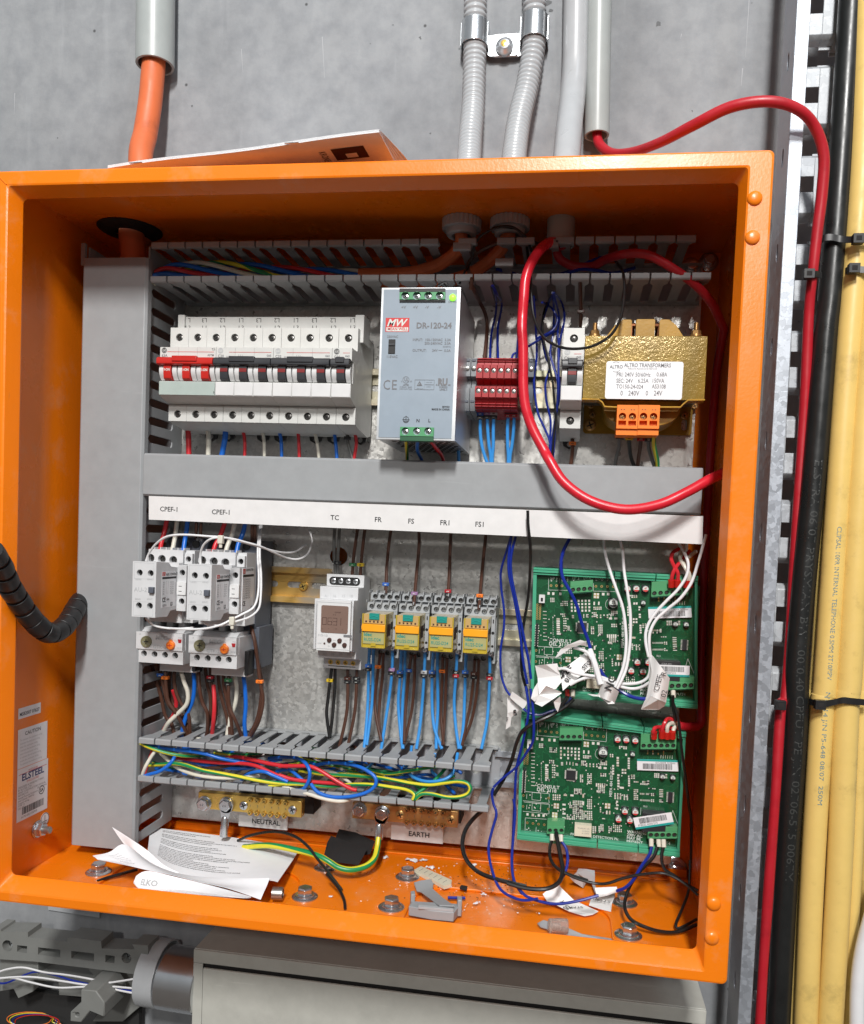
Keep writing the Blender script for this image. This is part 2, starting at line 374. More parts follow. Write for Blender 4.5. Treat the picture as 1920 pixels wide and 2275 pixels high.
def obj(name, mb, parent=None, bev=0.0, smooth_=35, label=None, cat=None, group=None, kind=None):
    me = bpy.data.meshes.new(name)
    if parent is not None: org = ORG[parent]
    else:
        xs = list(zip(*mb.v)); org = Vector(((min(xs[0]) + max(xs[0])) / 2, (min(xs[1]) + max(xs[1])) / 2, min(xs[2])))
    me.from_pydata([((v[0] - org.x) * .001, (v[1] - org.y) * .001, (v[2] - org.z) * .001) for v in mb.v], [], mb.f)
    for m in mb.ms: me.materials.append(G[m])
    me.polygons.foreach_set('material_index', mb.mi)
    me.validate(); me.update()
    bm = bmesh.new(); bm.from_mesh(me); bmesh.ops.recalc_face_normals(bm, faces=bm.faces); bm.to_mesh(me); bm.free()
    if smooth_: me.shade_smooth(); me.set_sharp_from_angle(angle=math.radians(smooth_))
    o = bpy.data.objects.new(name, me); COL.objects.link(o)
    if parent is not None:
        o.parent = parent; ORG[o] = org
        if parent.type == 'MESH': pass
    else: o.location = org * .001; ORG[o] = org
    if bev:
        b = o.modifiers.new('bevel', 'BEVEL'); b.width = bev * .001; b.segments = 2; b.limit_method = 'ANGLE'; b.angle_limit = math.radians(38)
    if label: o['label'] = label
    if cat: o['category'] = cat
    if group: o['group'] = group
    if kind: o['kind'] = kind
    return o
def copy_tree(o, off, parent=None):
    c = o.copy(); COL.objects.link(c); c.parent = parent
    if parent is None: c.location = o.location + Vector(off) * .001; ORG[c] = ORG[o] + Vector(off)
    for ch in list(o.children): copy_tree(ch, off, c)
    return c
def ct(mb, c, txt, x, y, Y, h, align='LEFT', m=None, bold=0.0, sx=1.0):   # text whose baseline starts at a measured point
    if m: mb.use(m)
    mb.text(txt, W(c, x, y, Y), pxmm(c, h, Y) / .64, align=align, bold=bold, sx=sx); return mb
def screw(mb, O, r, N=(0, -1, 0), m='steel', slot='hole', cross=True, h=.8, ang=.4):
    N = Vector(N); mb.use(m).lathe(O, N, [(0, r), (h * .6, r), (h, r * .75)], 14)
    u = Vector((math.cos(ang), 0, math.sin(ang))) if abs(N.y) > .5 else N.orthogonal().normalized(); v = N.cross(u).normalized(); O = Vector(O) + N * (h + .04)
    mb.use(slot)
    for a, b in ((u, v), (v, u))[:2 if cross else 1]:
        mb.obox(O - a * r * .65 - b * r * .11, a * r * 1.3, b * r * .22, N * .03)
    return mb
# ================================================================== WALL
mb = MB('conc'); mb.quad((-1600, 205, -1200), (1400, 205, -1200), (1400, 205, 1500), (-1600, 205, 1500)); 
for c_, x0_, y0_, x1_, y1_, w_ in (('T2', 1322, -10, 1308, 220, .55), ('T2', 1296, 262, 1291, 330, .8), ('T1', 60, 380, 58, 470, .8), ('T1', 985, 200, 992, 300, .5), ('T1', 1315, 150, 1325, 320, .7), ('T2', 1062, 130, 1058, 150, .5)):
    a, b = W(c_, x0_, y0_, 204.8), W(c_, x1_, y1_, 204.8); mb.use('scr').add([a + Vector((-w_ * .3, 0, 0)), b, b + Vector((w_ * .3, 0, 0)), a + Vector((w_, 0, 0))], [(0, 1, 2, 3)])
for c_, x, y, s in (('T2', 972, 90, 4.2), ('T2', 545, 12, 6.5), ('T2', 560, 40, 3), ('T1', 785, 432, 1.6), ('T1', 235, 563, 1.2), ('T1', 1605, 102, 1), ('T1', 1715, 152, 1.4), ('T1', 1512, 178, .9), ('T2', 60, 148, 1.2), ('T2', 98, 512, 1.3), ('T2', 1104, 426, 1)):
    o = W(c_, x, y, 204.75); mb.use('chip_c').add([o + Vector((math.cos(a) * s * random.uniform(.35, 1), 0, math.sin(a) * s * random.uniform(.3, .8))) for a in [2 * math.pi * k / 9 for k in range(9)]], [tuple(range(9))])
obj('wall', mb, kind='structure', smooth_=0)
# ================================================================== ENCLOSURE
BX0, BX1, BZ0, BZ1 = -472.0, 128.0, -314.0, 283.0
enc = thing('electrical_enclosure', 'open orange steel enclosure box full of switchgear, its door off to the left', 'enclosure', (-172, 100, BZ0))
def loop(x0, x1, z0, z1, y, r): return [(p[0], y, p[1]) for p in rrect(x0, x1, z0, z1, r, 9)]
def loft(mb, loops):
    n = len(loops[0]); vs = [p for l in loops for p in l]
    return mb.add(vs, [(j * n + i, j * n + (i + 1) % n, (j + 1) * n + (i + 1) % n, (j + 1) * n + i) for j in range(len(loops) - 1) for i in range(n)])
mb = MB('orange')
loft(mb, [loop(BX0, BX1, BZ0, BZ1, 14, 4), loop(BX0, BX1, BZ0, BZ1, 1.6, 4), loop(BX0 + .6, BX1 - .6, BZ0 + .6, BZ1 - .6, .4, 4), loop(BX0 + 1.8, BX1 - 1.8, BZ0 + 1.8, BZ1 - 1.8, 0, 4),
  loop(-461, 112, -306, 272.5, 0, 2), loop(-459.6, 110.8, -304.6, 271.2, .6, 2.5), loop(-455.6, 107.6, -297, 266.3, 10.5, 4), loop(-455, 107, -296, 265.6, 12.5, 4.5), loop(-455.4, 107.4, -296.4, 266, 14, 4.5), loop(-464, 118, -304, 274, 16, 4), loop(-470.2, 126.2, -312.2, 281.2, 16.5, 4)])
rim = obj('front_rim', mb, enc, smooth_=13)
mb = MB('orange')                                          # corner weld seam of the folded rim
for x in (-466.5,): mb.tube(smooth([(BX0 + 1, -.1, BZ1 - 1), (-466, -.25, 277), (-460.5, -.2, 272)], 3), .5, 6)
obj('weld_seam', mb, rim)
for px, py in ((1677, 441), (1672, 528), (1586, 2008), (1582, 2084)):
    p = W('Q', px, py, 0); mb = MB('orange'); mb.lathe((p.x, 0, p.z), (0, -1, 0), [(0, 5.2), (.8, 5.0), (1.7, 4.1), (2.3, 2.5), (2.5, .6)], 20); obj('rivet', mb, enc)
mb = MB('orange'); mb.box(BX0, BX0 + 1.8, 14, 200, BZ0, BZ1); obj('side_panel', mb, enc)
mb = MB('orange'); mb.box(BX1 - 1.8, BX1, 14, 200, BZ0, BZ1); obj('side_panel', mb, enc)
mb = MB('orange'); holes = [circ(-423, 118, 24, 28), circ(-107, 110, 11), circ(-65, 110, 11), circ(-21, 111, 11), circ(10, 118, 12)]
mb.plate([(BX0 + 1.8, 14), (BX1 - 1.8, 14), (BX1 - 1.8, 200), (BX0 + 1.8, 200)], holes[:4], (0, 0, BZ1 - 1.8), (1, 0, 0), (0, 1, 0), (0, 0, 1.8)); obj('top_panel', mb, enc)
mb = MB('orange')
def opening(x0, x1): 
    y0, y1, r = 44, 113, 33; o = [(x0, y0), (x1, y0)]
    for i in range(9): t = math.radians(90 * i / 8); o.append((x1 - r + r * math.cos(t), y1 - r + r * math.sin(t)))
    for i in range(9): t = math.radians(90 + 90 * i / 8); o.append((x0 + r + r * math.cos(t), y1 - r + r * math.sin(t)))
    return o
mb.plate([(BX0 + 1.8, 14), (BX1 - 1.8, 14), (BX1 - 1.8, 200), (BX0 + 1.8, 200)], [opening(-122, 48), opening(-396, -226)], (0, 0, BZ0), (1, 0, 0), (0, 1, 0), (0, 0, 2.4))
mb.box(BX0 + 3, BX1 - 3, 176, 179, BZ0 + 2.4, BZ0 + 4.2).box(BX0 + 3, BX1 - 3, 187, 196, BZ0 + 2.4, BZ0 + 10)
obj('floor_panel', mb, enc, bev=.5)
mb = MB('orange'); mb.box(-150, 76, 30, 142, BZ0 - 1.6, BZ0 - .1).box(-425, -198, 30, 142, BZ0 - 1.6, BZ0 - .1); obj('gland_plate', mb, enc)
mb = MB('orange'); mb.box(BX0 + 1.8, BX1 - 1.8, 196.5, 198.5, BZ0 + 2.4, BZ1 - 1.8); obj('back_panel', mb, enc)
# stickers and earth stud on the left inner wall
XL = BX0 + 1.8
def lw(y, z, o=.35): return (XL + o, y, z)
def lst(y0, y1, z0, z1, name): 
    mb = MB('stick'); mb.box(XL + .05, XL + .3, y0, y1, z0, z1); return mb
mb = lst(38, 68, -170, -160.5, ''); mb.use('ink').text('MSB2007 07627', lw(39.5, -167.6), 4.4, (0, 1, 0), bold=.015, sx=.92); obj('number_sticker', mb, enc)
mb = lst(38, 78, -214.5, -179.5, ''); mb.use('ink').text('CAUTION', lw(58, -186), 4.8, (0, 1, 0), align='CENTER', bold=.01)
for i in range(8): mb.use('inkf'); mb.text('To maintain the enclosure rating'[(i * 3) % 7:], lw(41, -190.2 - i * 3.1), 2.5, (0, 1, 0), sx=.9)
obj('caution_sticker', mb, enc)
mb = lst(38, 80, -262, -215, ''); t = lambda s, y, z, h, m='ink', a='LEFT', b=.0, q=1: mb.use(m).text(s, lw(y, z), h, (0, 1, 0), align=a, bold=b, sx=q)
t('MODULAR', 59, -219.6, 2.6, 'inkr', 'CENTER'); t('ELSTEEL', 59, -226.3, 8.4, 'inkn', 'CENTER', .03, 1.02); t('ENCLOSURES', 59, -229.2, 2.8, 'inkr', 'CENTER')
mb.use('inkr').box(XL + .3, XL + .36, 40, 78, -220.3, -219.9)
for i, s in enumerate(('DESIGNED & MANUFACTURED', 'BY ELSTEEL LTD', 'READ CONSTRUCTORS MANUAL', 'BEFORE USE', 'Special Purpose Enclosure', 'and Cabinet 14AWG', 'Copper wiring', 'TYPE 12', 'CSA PN')): t(s, 39.5, -232.4 - i * 2.35, 2.5, 'inkg')
t('IEC 529 IP66', 78.5, -239.5, 2.5, 'inkg', 'RIGHT'); t('SA', 71.5, -243.6, 4.2, 'ink', 'CENTER', .03)
mb.use('ink').plate(circ(71.5, -242.2, 4.0, 20), [circ(71.5, -242.2, 3.3, 20)], (XL + .31, 0, 0), (0, 1, 0), (0, 0, 1), (.05, 0, 0))
y = 45.0; random.seed(3)
while y < 75: wd = random.choice((.4, .7, 1.1)); mb.use('ink').box(XL + .3, XL + .36, y, y + wd, -257, -250.5); y += wd + random.choice((.4, .7))
t('A1793 0321 532910', 44, -260, 2.6); obj('rating_sticker', mb, enc)
mb = MB('stick'); mb.prism(circ(77, -271.5, 6.2, 22), 'x', XL + .05, XL + .3); mb.use('ink').plate(circ(77, -271.5, 6, 22), [circ(77, -271.5, 5.4, 22)], (XL + .31, 0, 0), (0, 1, 0), (0, 0, 1), (.05, 0, 0))
for a, b, c, d in ((76.7, 77.3, -273, -267.5), (73.5, 80.5, -273.6, -273), (74.6, 79.4, -275, -274.4), (75.8, 78.2, -276.3, -275.8)): mb.box(XL + .31, XL + .38, a, b, c, d)
obj('earth_sticker', mb, enc)
mb = MB('steel'); O = (XL, 66, -277); mb.lathe(O, (1, 0, 0), [(0, 8), (1.2, 8), (1.3, 7.2), (2.6, 7.2)], 24).hexa((XL + 2.6, 66, -277), (1, 0, 0), 6.4, 5).use('steeld').lathe((XL + 7, 66, -277), (1, 0, 0), [(0, 3.4), (6, 3.4), (6.6, 2.8)], 16); obj('earth_stud', mb, enc)
# floor bolts: one thing each
fb = [(-409, 67, 'hex nut on its washer, on the floor below the foot of the tall wire duct'), (-214, 126, 'hex nut on its washer behind the papers, beside the yellow green earth cable'),
 (-213, 62, 'hex nut on its washer on the orange floor, right of the grey tube and papers'), (-135, 124, 'hex nut on its washer touching the ivory marker strip'),
 (-136, 60, 'hex nut on its washer, left of the grey plastic terminal cover'), (62, 116, 'hex nut on its washer, inside the black wire loop by the white tags'), (61, 56, 'hex nut on its washer at the front right of the orange floor, rusty stud')]
def nut(O, N, label, name='floor_bolt', r=11.2):
    th = thing(name, label, 'bolt', O, 'hex nuts on the box floor' if name == 'floor_bolt' else 'fixing nuts on the box back'); N = Vector(N); O = Vector(O)
    mb = MB('steel'); mb.lathe(O, N, [(0, r), (1.0, r), (1.6, r * .93), (2.2, r * .72), (3.0, r * .70)], 28); obj('washer', mb, th)
    mb = MB('steel'); mb.lathe(O + N * 3, N, [(0, r * .57), (.6, r * .6), (5.2, r * .6), (6.2, r * .48)], 6); obj('hex_nut', mb, th, bev=.25)
    mb = MB('copper'); mb.lathe(O + N * 5.5, N, [(0, r * .33), (2.3, r * .33), (2.8, r * .27)], 14); obj('stud', mb, th)
    return th
for x, y, l in fb: nut((x, y, BZ0 + 2.4), (0, 0, 1), l)
p = W('Q', 1500, 1938, 190); nut((p.x, 196.4, p.z), (0, -1, 0), 'nut and washer on the dark back panel below the lower green board', 'back_bolt', 13)
p = W('S', 1155, 105, 190); nut((p.x, 196.4, p.z), (0, -1, 0), 'smaller fixing nut half hidden under the lower right corner of the green board', 'back_bolt', 9)
p = W('U', 1565, 300, 180); nut((p.x, 196.4, p.z), (0, -1, 0), 'fixing nut in the dark upper right corner, at the end of the top wire duct', 'back_bolt', 9)
p = W('U', 1410, 390, 170); nut((p.x, 169.8, p.z), (0, -1, 0), 'fixing nut inside the top wire duct behind the red cable', 'back_bolt', 9)
# ================================================================== MOUNTING PLATE
mb = MB('galv'); mb.plate(rrect(-452, 107.5, -293.5, 262, 4), [circ(-225, -18, 9)], (0, 170, 0), (1, 0, 0), (0, 0, 1), (0, 2, 0))
obj('mounting_plate', mb, None, bev=.3, label='galvanised steel mounting plate with mottled zinc surface behind all the gear', cat='mounting plate')
# ================================================================== WIRE DUCTS
def hexslot(y0, y1, z, h): return [(y0, z), (y0 + 3.5, z + h / 2), (y1 - 2, z + h / 2), (y1, z + h / 2 - 2), (y1, z - h / 2 + 2), (y1 - 2, z - h / 2), (y0 + 3.5, z - h / 2)]
vd = thing('wire_duct', 'tall grey slotted wire duct with its cover on, left side of the box', 'wire duct', (-423, 130, -300), 'grey slotted wire ducts')
mb = MB('duct')
prof = [(-454.5, 100), (-454.5, 95), (-452.5, 93), (-392.5, 93), (-390.3, 95), (-390, 101), (-392, 101), (-392, 95.6), (-452.5, 95.6), (-452.5, 100)]
zt, zb = 246.5, -300
mb.prism(prof, 'z', zb, zt); obj('cover', mb, vd, bev=.35)
slots = []; z = 236
while z > -286:
    if not (30 < z < 72 or -236 < z < -190 or 222 < z < 264): slots.append(hexslot(104, 150, z, 7.6))
    z -= 16.75
mb = MB('duct'); mb.plate([(100, zb + 4), (169, zb + 4), (169, zt + 12), (100, zt + 12)], slots, (-393.6, 0, 0), (0, 1, 0), (0, 0, 1), (1.6, 0, 0)); obj('side_wall', mb, vd, bev=.2)
mb = MB('duct'); mb.plate([(100, zb + 4), (169, zb + 4), (169, zt + 12), (100, zt + 12)], slots, (-453, 0, 0), (0, 1, 0), (0, 0, 1), (1.6, 0, 0)).box(-457, -453, 94.5, 98, zt - 6, zt + 14); obj('side_wall', mb, vd, bev=.2)
mb = MB('ductd'); mb.box(-451.4, -393.6, 167, 169, zb + 4, zt + 12); obj('base', mb, vd)
def finger_wall(z, sgn, x0, x1, pitch=16.2, skip=()):      # one slotted wall of an open duct, sgn=+1 upper wall
    mb = MB('duct'); x = x0; th = 1.5; zz = (z, z - th * sgn)
    mb.box(x0, x1, 158, 169, min(zz), max(zz)); k = 0
    while x + pitch <= x1 + .5:
        if k not in skip:
            a, b = x + .7, x + pitch - .7; c, d = x + 3.9, x + pitch - 3.9
            pts = [(c, 160), (c, 112), (a, 106), (a, 97), (b, 97), (b, 106), (d, 112), (d, 160)]
            mb.prism(pts, 'z', min(zz), max(zz))
            mb.prism([(97.2, z + .7 * sgn), (94, z + .7 * sgn), (93, z - .4 * sgn), (93, z - 4.6 * sgn), (95.4, z - 5.4 * sgn), (97.2, z - 4.4 * sgn)], 'x', a, b)
        x += pitch; k += 1
    return mb
td = thing('wire_duct', 'open grey wire duct across the top without cover, in shadow, thick cables inside', 'wire duct', (-142, 130, 225), 'grey slotted wire ducts')
obj('upper_fingers', finger_wall(259.6, 1, -388, 106, 16.5, (16, 18, 21)), td, bev=.2); obj('lower_fingers', finger_wall(224.8, -1, -388, 104, 16.4), td, bev=.2)
mb = MB('ductd'); mb.box(-388, 105, 167, 169, 225, 259.6); obj('base', mb, td)
for px, py in ((330, 430), (790, 605), (1350, 395)):
    p = W('P2', px, py, 96); mb = MB('duct'); mb.prism([(98, p.z + 3), (94, p.z + 3), (93, p.z + 1.5), (93, p.z - 3.4), (95.4, p.z - 4.2), (98, p.z - 3.4)], 'x', p.x - 7.6, p.x + (7.6 if px < 1300 else 2)); mb.box(p.x - 4, p.x + (4 if px < 1300 else 2), 98, 150, p.z + 1, p.z + 2.4); obj('bent_finger', mb, td, bev=.2)
md = thing('wire_duct', 'grey wire duct with plain cover, across the middle of the box', 'wire duct', (-143, 130, 31), 'grey slotted wire ducts')
p0, p1 = W('A', 50, 1062, 93), W('Q', 1560, 1044, 93)
mb = MB('duct'); mb.prism([(100, 70.4), (95, 70.4), (93, 68.6), (93, 33), (95, 31.2), (100, 31.2), (100, 32.8), (95.8, 32.8), (95.8, 68.8), (100, 68.8)], 'x', -389.6, 105.5); obj('cover', mb, md, bev=.35)
mb = MB('duct'); mb.box(-389, 105, 98, 168, 67.2, 68.6).box(-389, 105, 98, 168, 33, 34.5); obj('side_wall', mb, md); mb = MB('ductd'); mb.box(-389, 105, 167, 169, 34.6, 67); obj('base', mb, md)
bd = thing('wire_duct', 'short open grey wire duct at the lower left, coloured wires lying in it', 'wire duct', (-223, 130, -235), 'grey slotted wire ducts')
obj('upper_fingers', finger_wall(-193.2, 1, -388.5, -59, 16.45), bd, bev=.2); obj('lower_fingers', finger_wall(-233.5, -1, -388.5, -59, 16.45), bd, bev=.2)
mb = MB('ductd'); mb.plate(rrect(-388, -57, -233.3, -194.8, .5), [rrect(-132 + i * 24, -124 + i * 24, -222, -216, 2.9) for i in range(3)], (0, 167, 0), (1, 0, 0), (0, 0, 1), (0, 2, 0)); obj('base', mb, bd)
# ================================================================== LABEL STRIP
ls = thing('label_strip', 'long white label strip lettered CPEF-1 to FS1 under the middle wire duct', 'label strip', (-137, 88, 9))
a, b, c, d = W('E', 250, 90, 88), W('G', 1570, -200, 88), W('G', 1563, 31, 88), W('E', 250, 262, 88)
b.z = min(a.z, 31) ; a.z = 31.0; b.z = 30.2
mb = MB('strip'); mb.add([a, b, c, d] + [q + Vector((0, 2.5, 0)) for q in (a, b, c, d)], [(0, 1, 2, 3), (4, 7, 6, 5), (0, 4, 5, 1), (1, 5, 6, 2), (2, 6, 7, 3), (3, 7, 4, 0)])
for c_, s, x, y in (('E', 'CPEF-1', 336, 196), ('E', 'CPEF-1', 742, 219), ('E', 'TC', 1673, 264), ('F', 'FR', 536, 209), ('F', 'FS', 798, 222), ('F', 'FR1', 1049, 234), ('F', 'FS1', 1324, 246)):
    ct(mb, c_, s, x, y, 87.85, 36, m='ink', sx=.98, bold=.012)
obj('strip', mb, ls)
# ================================================================== DIN RAILS
def rail(x0, x1, z, m, label, y=163.0):
    th = thing('din_rail', label, 'mounting rail', ((x0 + x1) / 2, y, z - 17), 'slotted mounting rails'); h = 17.5
    sl = []; x = x0 + 12
    while x + 15 < x1: sl.append(rrect(x - x0, x - x0 + 15, -3, 3, 2.9)); x += 25
    mb = MB(m); mb.plate([(0, -12.6), (x1 - x0, -12.6), (x1 - x0, 12.6), (0, 12.6)], sl, (x0, y + 5.5, z), (1, 0, 0), (0, 0, 1), (0, 1, 0))
    for s in (1, -1):
        mb.prism([(y + 6.5, z + s * 12.6), (y, z + s * 12.6), (y, z + s * h), (y - 1.0, z + s * h), (y - 1.0, z + s * 11.6), (y + 5.5, z + s * 11.6)][::s], 'x', x0, x1)
    obj('rail', mb, th, bev=.3); return th
rail(-385, 4, 146, 'iris2', 'pale zinc mounting rail behind the row of circuit breakers')
r2 = rail(-388, -229, -48, 'iris', 'golden mounting rail with a cross head screw, right of the contactors')
mb = MB('brass'); p = W('E', 1458, 787, 166); screw(mb, (p.x, 167.6, p.z), 4.3, m='brass', h=2.2); obj('rail_screw', mb, r2)
rail(-222, 104, -78, 'iris2', 'mounting rail behind the yellow relays and the upper green board')
rail(-62, 104, -214, 'galvb', 'dull mounting rail behind the lower green board')
# ================================================================== CIRCUIT BREAKERS
def breaker(x0, poles, rating, col, label, hc='tog', zs=0.0, Xp=17.75, logo='ink', nose_dx=0.0):
    x1 = x0 + poles * Xp; th = thing('circuit_breaker', label, 'circuit breaker', ((x0 + x1) / 2, 130, 100 + zs), 'circuit breakers on the upper rail')
    Z = lambda z: z + zs
    prof = [(163, 187), (109, 187), (109, 166), (90, 165.4), (88, 164.8), (88, 154.2), (94, 153.6), (94, 135.4), (88, 134.6), (88, 122.2), (90, 121.2), (109, 116.4), (109, 101.5), (113, 100), (150, 96), (163, 99), (163, 130), (160, 131), (160, 160), (163, 161)]
    mb = MB('mcb')
    for i in range(poles): mb.prism([(a, Z(b)) for a, b in prof], 'x', x0 + i * Xp + .08, x0 + (i + 1) * Xp - .08)
    for i in range(poles):
        xc = x0 + (i + .5) * Xp; a, b = x0 + i * Xp + .1, x0 + (i + 1) * Xp - .1
        for zl, zh, zc in ((166.6, 187, 178.2), (101.7, 116.6, 108.2)):
            mb.use('mcb').plate([(a, Z(zl)), (b, Z(zl)), (b, Z(zh)), (a, Z(zh))], [circ(xc, Z(zc), 3.5, 18)], (0, 106, 0), (1, 0, 0), (0, 0, 1), (0, 3.1, 0))
            mb.use('hole').prism(circ(xc, Z(zc), 3.9, 14), 'y', 108.6, 109.2)
        if i: mb.use('inkf').box(a - .16, a - .04, 87.95, 88.3, Z(122.6), Z(134))
    # printing
    mb.use(logo).plate(circ(x0 + 4.0, Z(162.0), 2.5, 18), [circ(x0 + 4.0, Z(162.0), 2.1, 18)], (0, 87.9, 0), (1, 0, 0), (0, 0, 1), (0, .05, 0))
    mb.prism(circ(x0 + 4.0, Z(162.0), 1.9, 14), 'y', 87.9, 87.95).use('mcb').text('GE', (x0 + 4.0, 87.85, Z(161.1)), 2.6, align='CENTER', bold=.02)
    mb.use('inkg').text(rating, (x0 + 1.6, 87.88, Z(156.3)), 3.3, bold=.02)
    lx0, lx1 = (x0 + 7.5, x1 - 2) if poles == 1 else (x0 + 7 + (5 if rating != '63A' else 0), x1 - 2)
    mb.use('inkr').box(lx0 if poles > 1 else x1 - 8, lx1, 87.85, 87.95, Z(160.6), Z(161.0))
    mb.use('inkg').text('ASTM' if rating == '63A' else 'G62', (x1 - 2, 87.88, Z(157.2)), 2.4, align='RIGHT', bold=.03)
    if rating == '63A':
        for dx, dz in ((-4, 163.4), (-2.4, 163.8), (-3.3, 162.2), (-1.8, 162.4)): mb.use('ink').box(x1 + dx, x1 + dx + .8, 87.85, 87.95, Z(dz), Z(dz + .7))
    elif poles == 3:
        for q in range(3): mb.use('inkg').box(x0 + 21 + q * 1.6, x0 + 21.25 + q * 1.6, 87.88, 87.95, Z(156.2), Z(158.8))
        mb.text('6000', (x0 + 9.5, 87.88, Z(156.3)), 1.8)
    obj('body', mb, th, bev=.28)
    for i in range(poles):
        xc = x0 + (i + .5) * Xp
        for zc in (178.2, 108.2):
            mb = MB(); screw(mb, (xc, 108.4, Z(zc)), 2.6, m='steelk', h=.9, ang=random.random()); obj('terminal_screw', mb, th)
        mb = MB('white')                                   # rounded rocker housing with its lever
        arc = [(94.5, 153.4)] + [(90.0 - 4.4 * math.sin(math.pi * t / 8), 152.6 - 17.0 * t / 8) for t in range(9)] + [(94.5, 135.5)]
        for a, b in ((x0 + i * Xp + .5, xc - 4.1), (xc + 4.1, x0 + (i + 1) * Xp - .5)): mb.prism([(y, Z(z)) for y, z in arc], 'x', a, b)
        obj('rocker_housing', mb, th, bev=.3)
        tm = 'red' if col == 'red' else 'tog'
        mb = MB(tm); lev = [(94, 153), (86.6, 151.6), (84.6, 149), (84.4, 142), (85.2, 136.8), (88, 135.2), (94, 136)]; mb.prism([(y, Z(z)) for y, z in lev], 'x', xc - 3.6, xc + 3.6)
        if col == 'red': mb.use('inkw').text('I-ON', (xc, 84.3, Z(143.2)), 3.2, align='CENTER', bold=.03, sx=.8)
        else: mb.use('bandred').box(xc - 3.5, xc + 3.5, 84.2, 84.6, Z(142.8), Z(146.0))
        obj('lever', mb, th, bev=.4)
    bm_ = 'red' if col == 'red' else 'tog'; mb = MB(bm_)
    hp = [(91, 154.6), (84.5, 155.4), (82.2, 154.4), (81.4, 152), (81.6, 149), (84, 148.2), (91, 148.6)]
    mb.prism([(y, Z(z)) for y, z in hp], 'x', x0 - .2 if poles > 1 else x0 + .2, x1 - .5)
    hm = (x1 - x0) * .28; mb.box(x0 + hm, x1 - hm, 80.5, 84, Z(151), Z(155.9)); obj('handle_bar', mb, th, bev=.5)
    mb = MB('clear' if rating == '63A' else 'white')
    if rating == '63A': mb.box(x0 + .2, x1 - .2, 87.2, 88.2, Z(122.4), Z(134.2)); mb.use('ink').box(x1 - 1.1, x1 - .4, 87.1, 87.3, Z(124), Z(126))
    else:
        for i in range(poles): mb.box(x0 + i * Xp + .35, x0 + (i + 1) * Xp - .35, 87.3, 88.2, Z(122.6), Z(134.0))
    obj('label_cover', mb, th, bev=.3)
    for i in range(max(1, poles - 1)):
        xc = x0 + (i + 1) * Xp if poles > 1 else x0 + Xp * .5; mb = MB('black'); mb.plate([(xc - 6.5, 0), (xc - 5.5, -5), (xc, -8), (xc + 5.5, -5), (xc + 6.5, 0)], [circ(xc, -3.4, 2.4, 12)], (0, 158, Z(98)), (1, 0, 0), (0, 0, 1), (0, 3, 0)); obj('rail_clip', mb, th)
    return th
XB = -373.4
breaker(XB, 3, '63A', 'red', 'three pole 63A main switch with bright red handle and red levers', 'red')
breaker(XB + 53.4, 3, 'C20', 'blk', 'three pole C20 breaker with black handle, next to the red handled switch', logo='inkf')
breaker(XB + 106.8, 3, 'C32', 'blk', 'three pole C32 breaker with black handle, between the C20 and the C16', logo='inkf')
breaker(XB + 160.2, 1, 'C16', 'blk', 'single pole C16 breaker at the right end of the breaker row')
breaker(-14.3, 1, 'C6', 'blk', 'lone single pole C6 breaker left of the varnished transformer', zs=.6, logo='inkf')
cb = thing('busbar_comb', 'ivory busbar comb lettered L1 L2 L3, running behind the breaker tops', 'busbar', (-285, 125, 185), None)
p0, p1 = W('A', 315, 70, 114), W('A', 1665, 80, 114); q0 = W('A', 370, 78, 116); q1 = W('A', 1605, 78, 116)
mb = MB('mcb'); mb.box(q0.x, q1.x, 116, 134, 176, q0.z); obj('cover', mb, cb, bev=.3)
mb = MB('mcb'); mb.box(p0.x, q0.x - .1, 113.5, 136, 176, q0.z + 1.2); obj('end_cap', mb, cb, bev=.4); mb = MB('mcb'); mb.box(q1.x + .1, p1.x, 113.5, 136, 176, q0.z + 1.2); obj('end_cap', mb, cb, bev=.4)
mb = MB('ink'); names = ['L2', 'L3', 'L2', 'L1', 'L3', 'L2', 'L1', 'L3', 'L2', 'L1']
for i, xx in enumerate((385, 505, 637, 770, 900, 1032, 1168, 1304, 1440, 1580)):
    p = W('A', xx + 20, 88, 115.9); mb.text('L' if i == 0 else names[i], p, 5.6, U=(-1, 0, 0), V=(0, 0, -1)); p = W('A', xx - 20, 172, 115.9); mb.text({'L3': 'L1', 'L2': 'L2', 'L1': 'L3'}[names[i]] if i else 'L3', p, 5.6)
obj('lettering', mb, cb, smooth_=0)
# ================================================================== POWER SUPPLY
ps = thing('power_supply', 'tall blue grey DC power supply with green terminals and a lit green lamp', 'power supply', (-131, 110, 84))
x0, x1, z0, z1 = -164.3, -98.2, 83.6, 208.0
mb = MB('alu'); mb.box(x0 + .3, x1 - .3, 64, 160, z0 + .6, z1 - .6); mb.use('hole')
for i in range(9):
    for j in range(9): 
        cx = x0 + 10 + i * 5.8 + (j % 2) * 2.9; cy = 74 + j * 9; mb.box(cx, cx + 3.6, cy, cy + 5, z0 + .45, z0 + .62)
mb.use('alu').box(x0, x1, 60.6, 64.2, z0, z1); obj('housing', mb, ps, bev=.4)
mb = MB('psu'); mb.plate([(x0 + 1.9, z0 + 1.6), (x1 - 2.8, z0 + 1.6), (x1 - 2.8, z1 - 1.6), (x0 + 1.9, z1 - 1.6)], [], (0, 60.2, 0), (1, 0, 0), (0, 0, 1), (0, .5, 0))
Y = 60.05; m_ = 'ink'
for s, x in (('+V', 300), ('+V', 410), ('-V', 523), ('-V', 637)): ct(mb, 'B', s, x, 276, Y, 25, m='inkg', bold=.02)
ct(mb, 'B', 'DC OK', 740, 222, Y, 17, m='inkg', bold=.01, sx=.92)
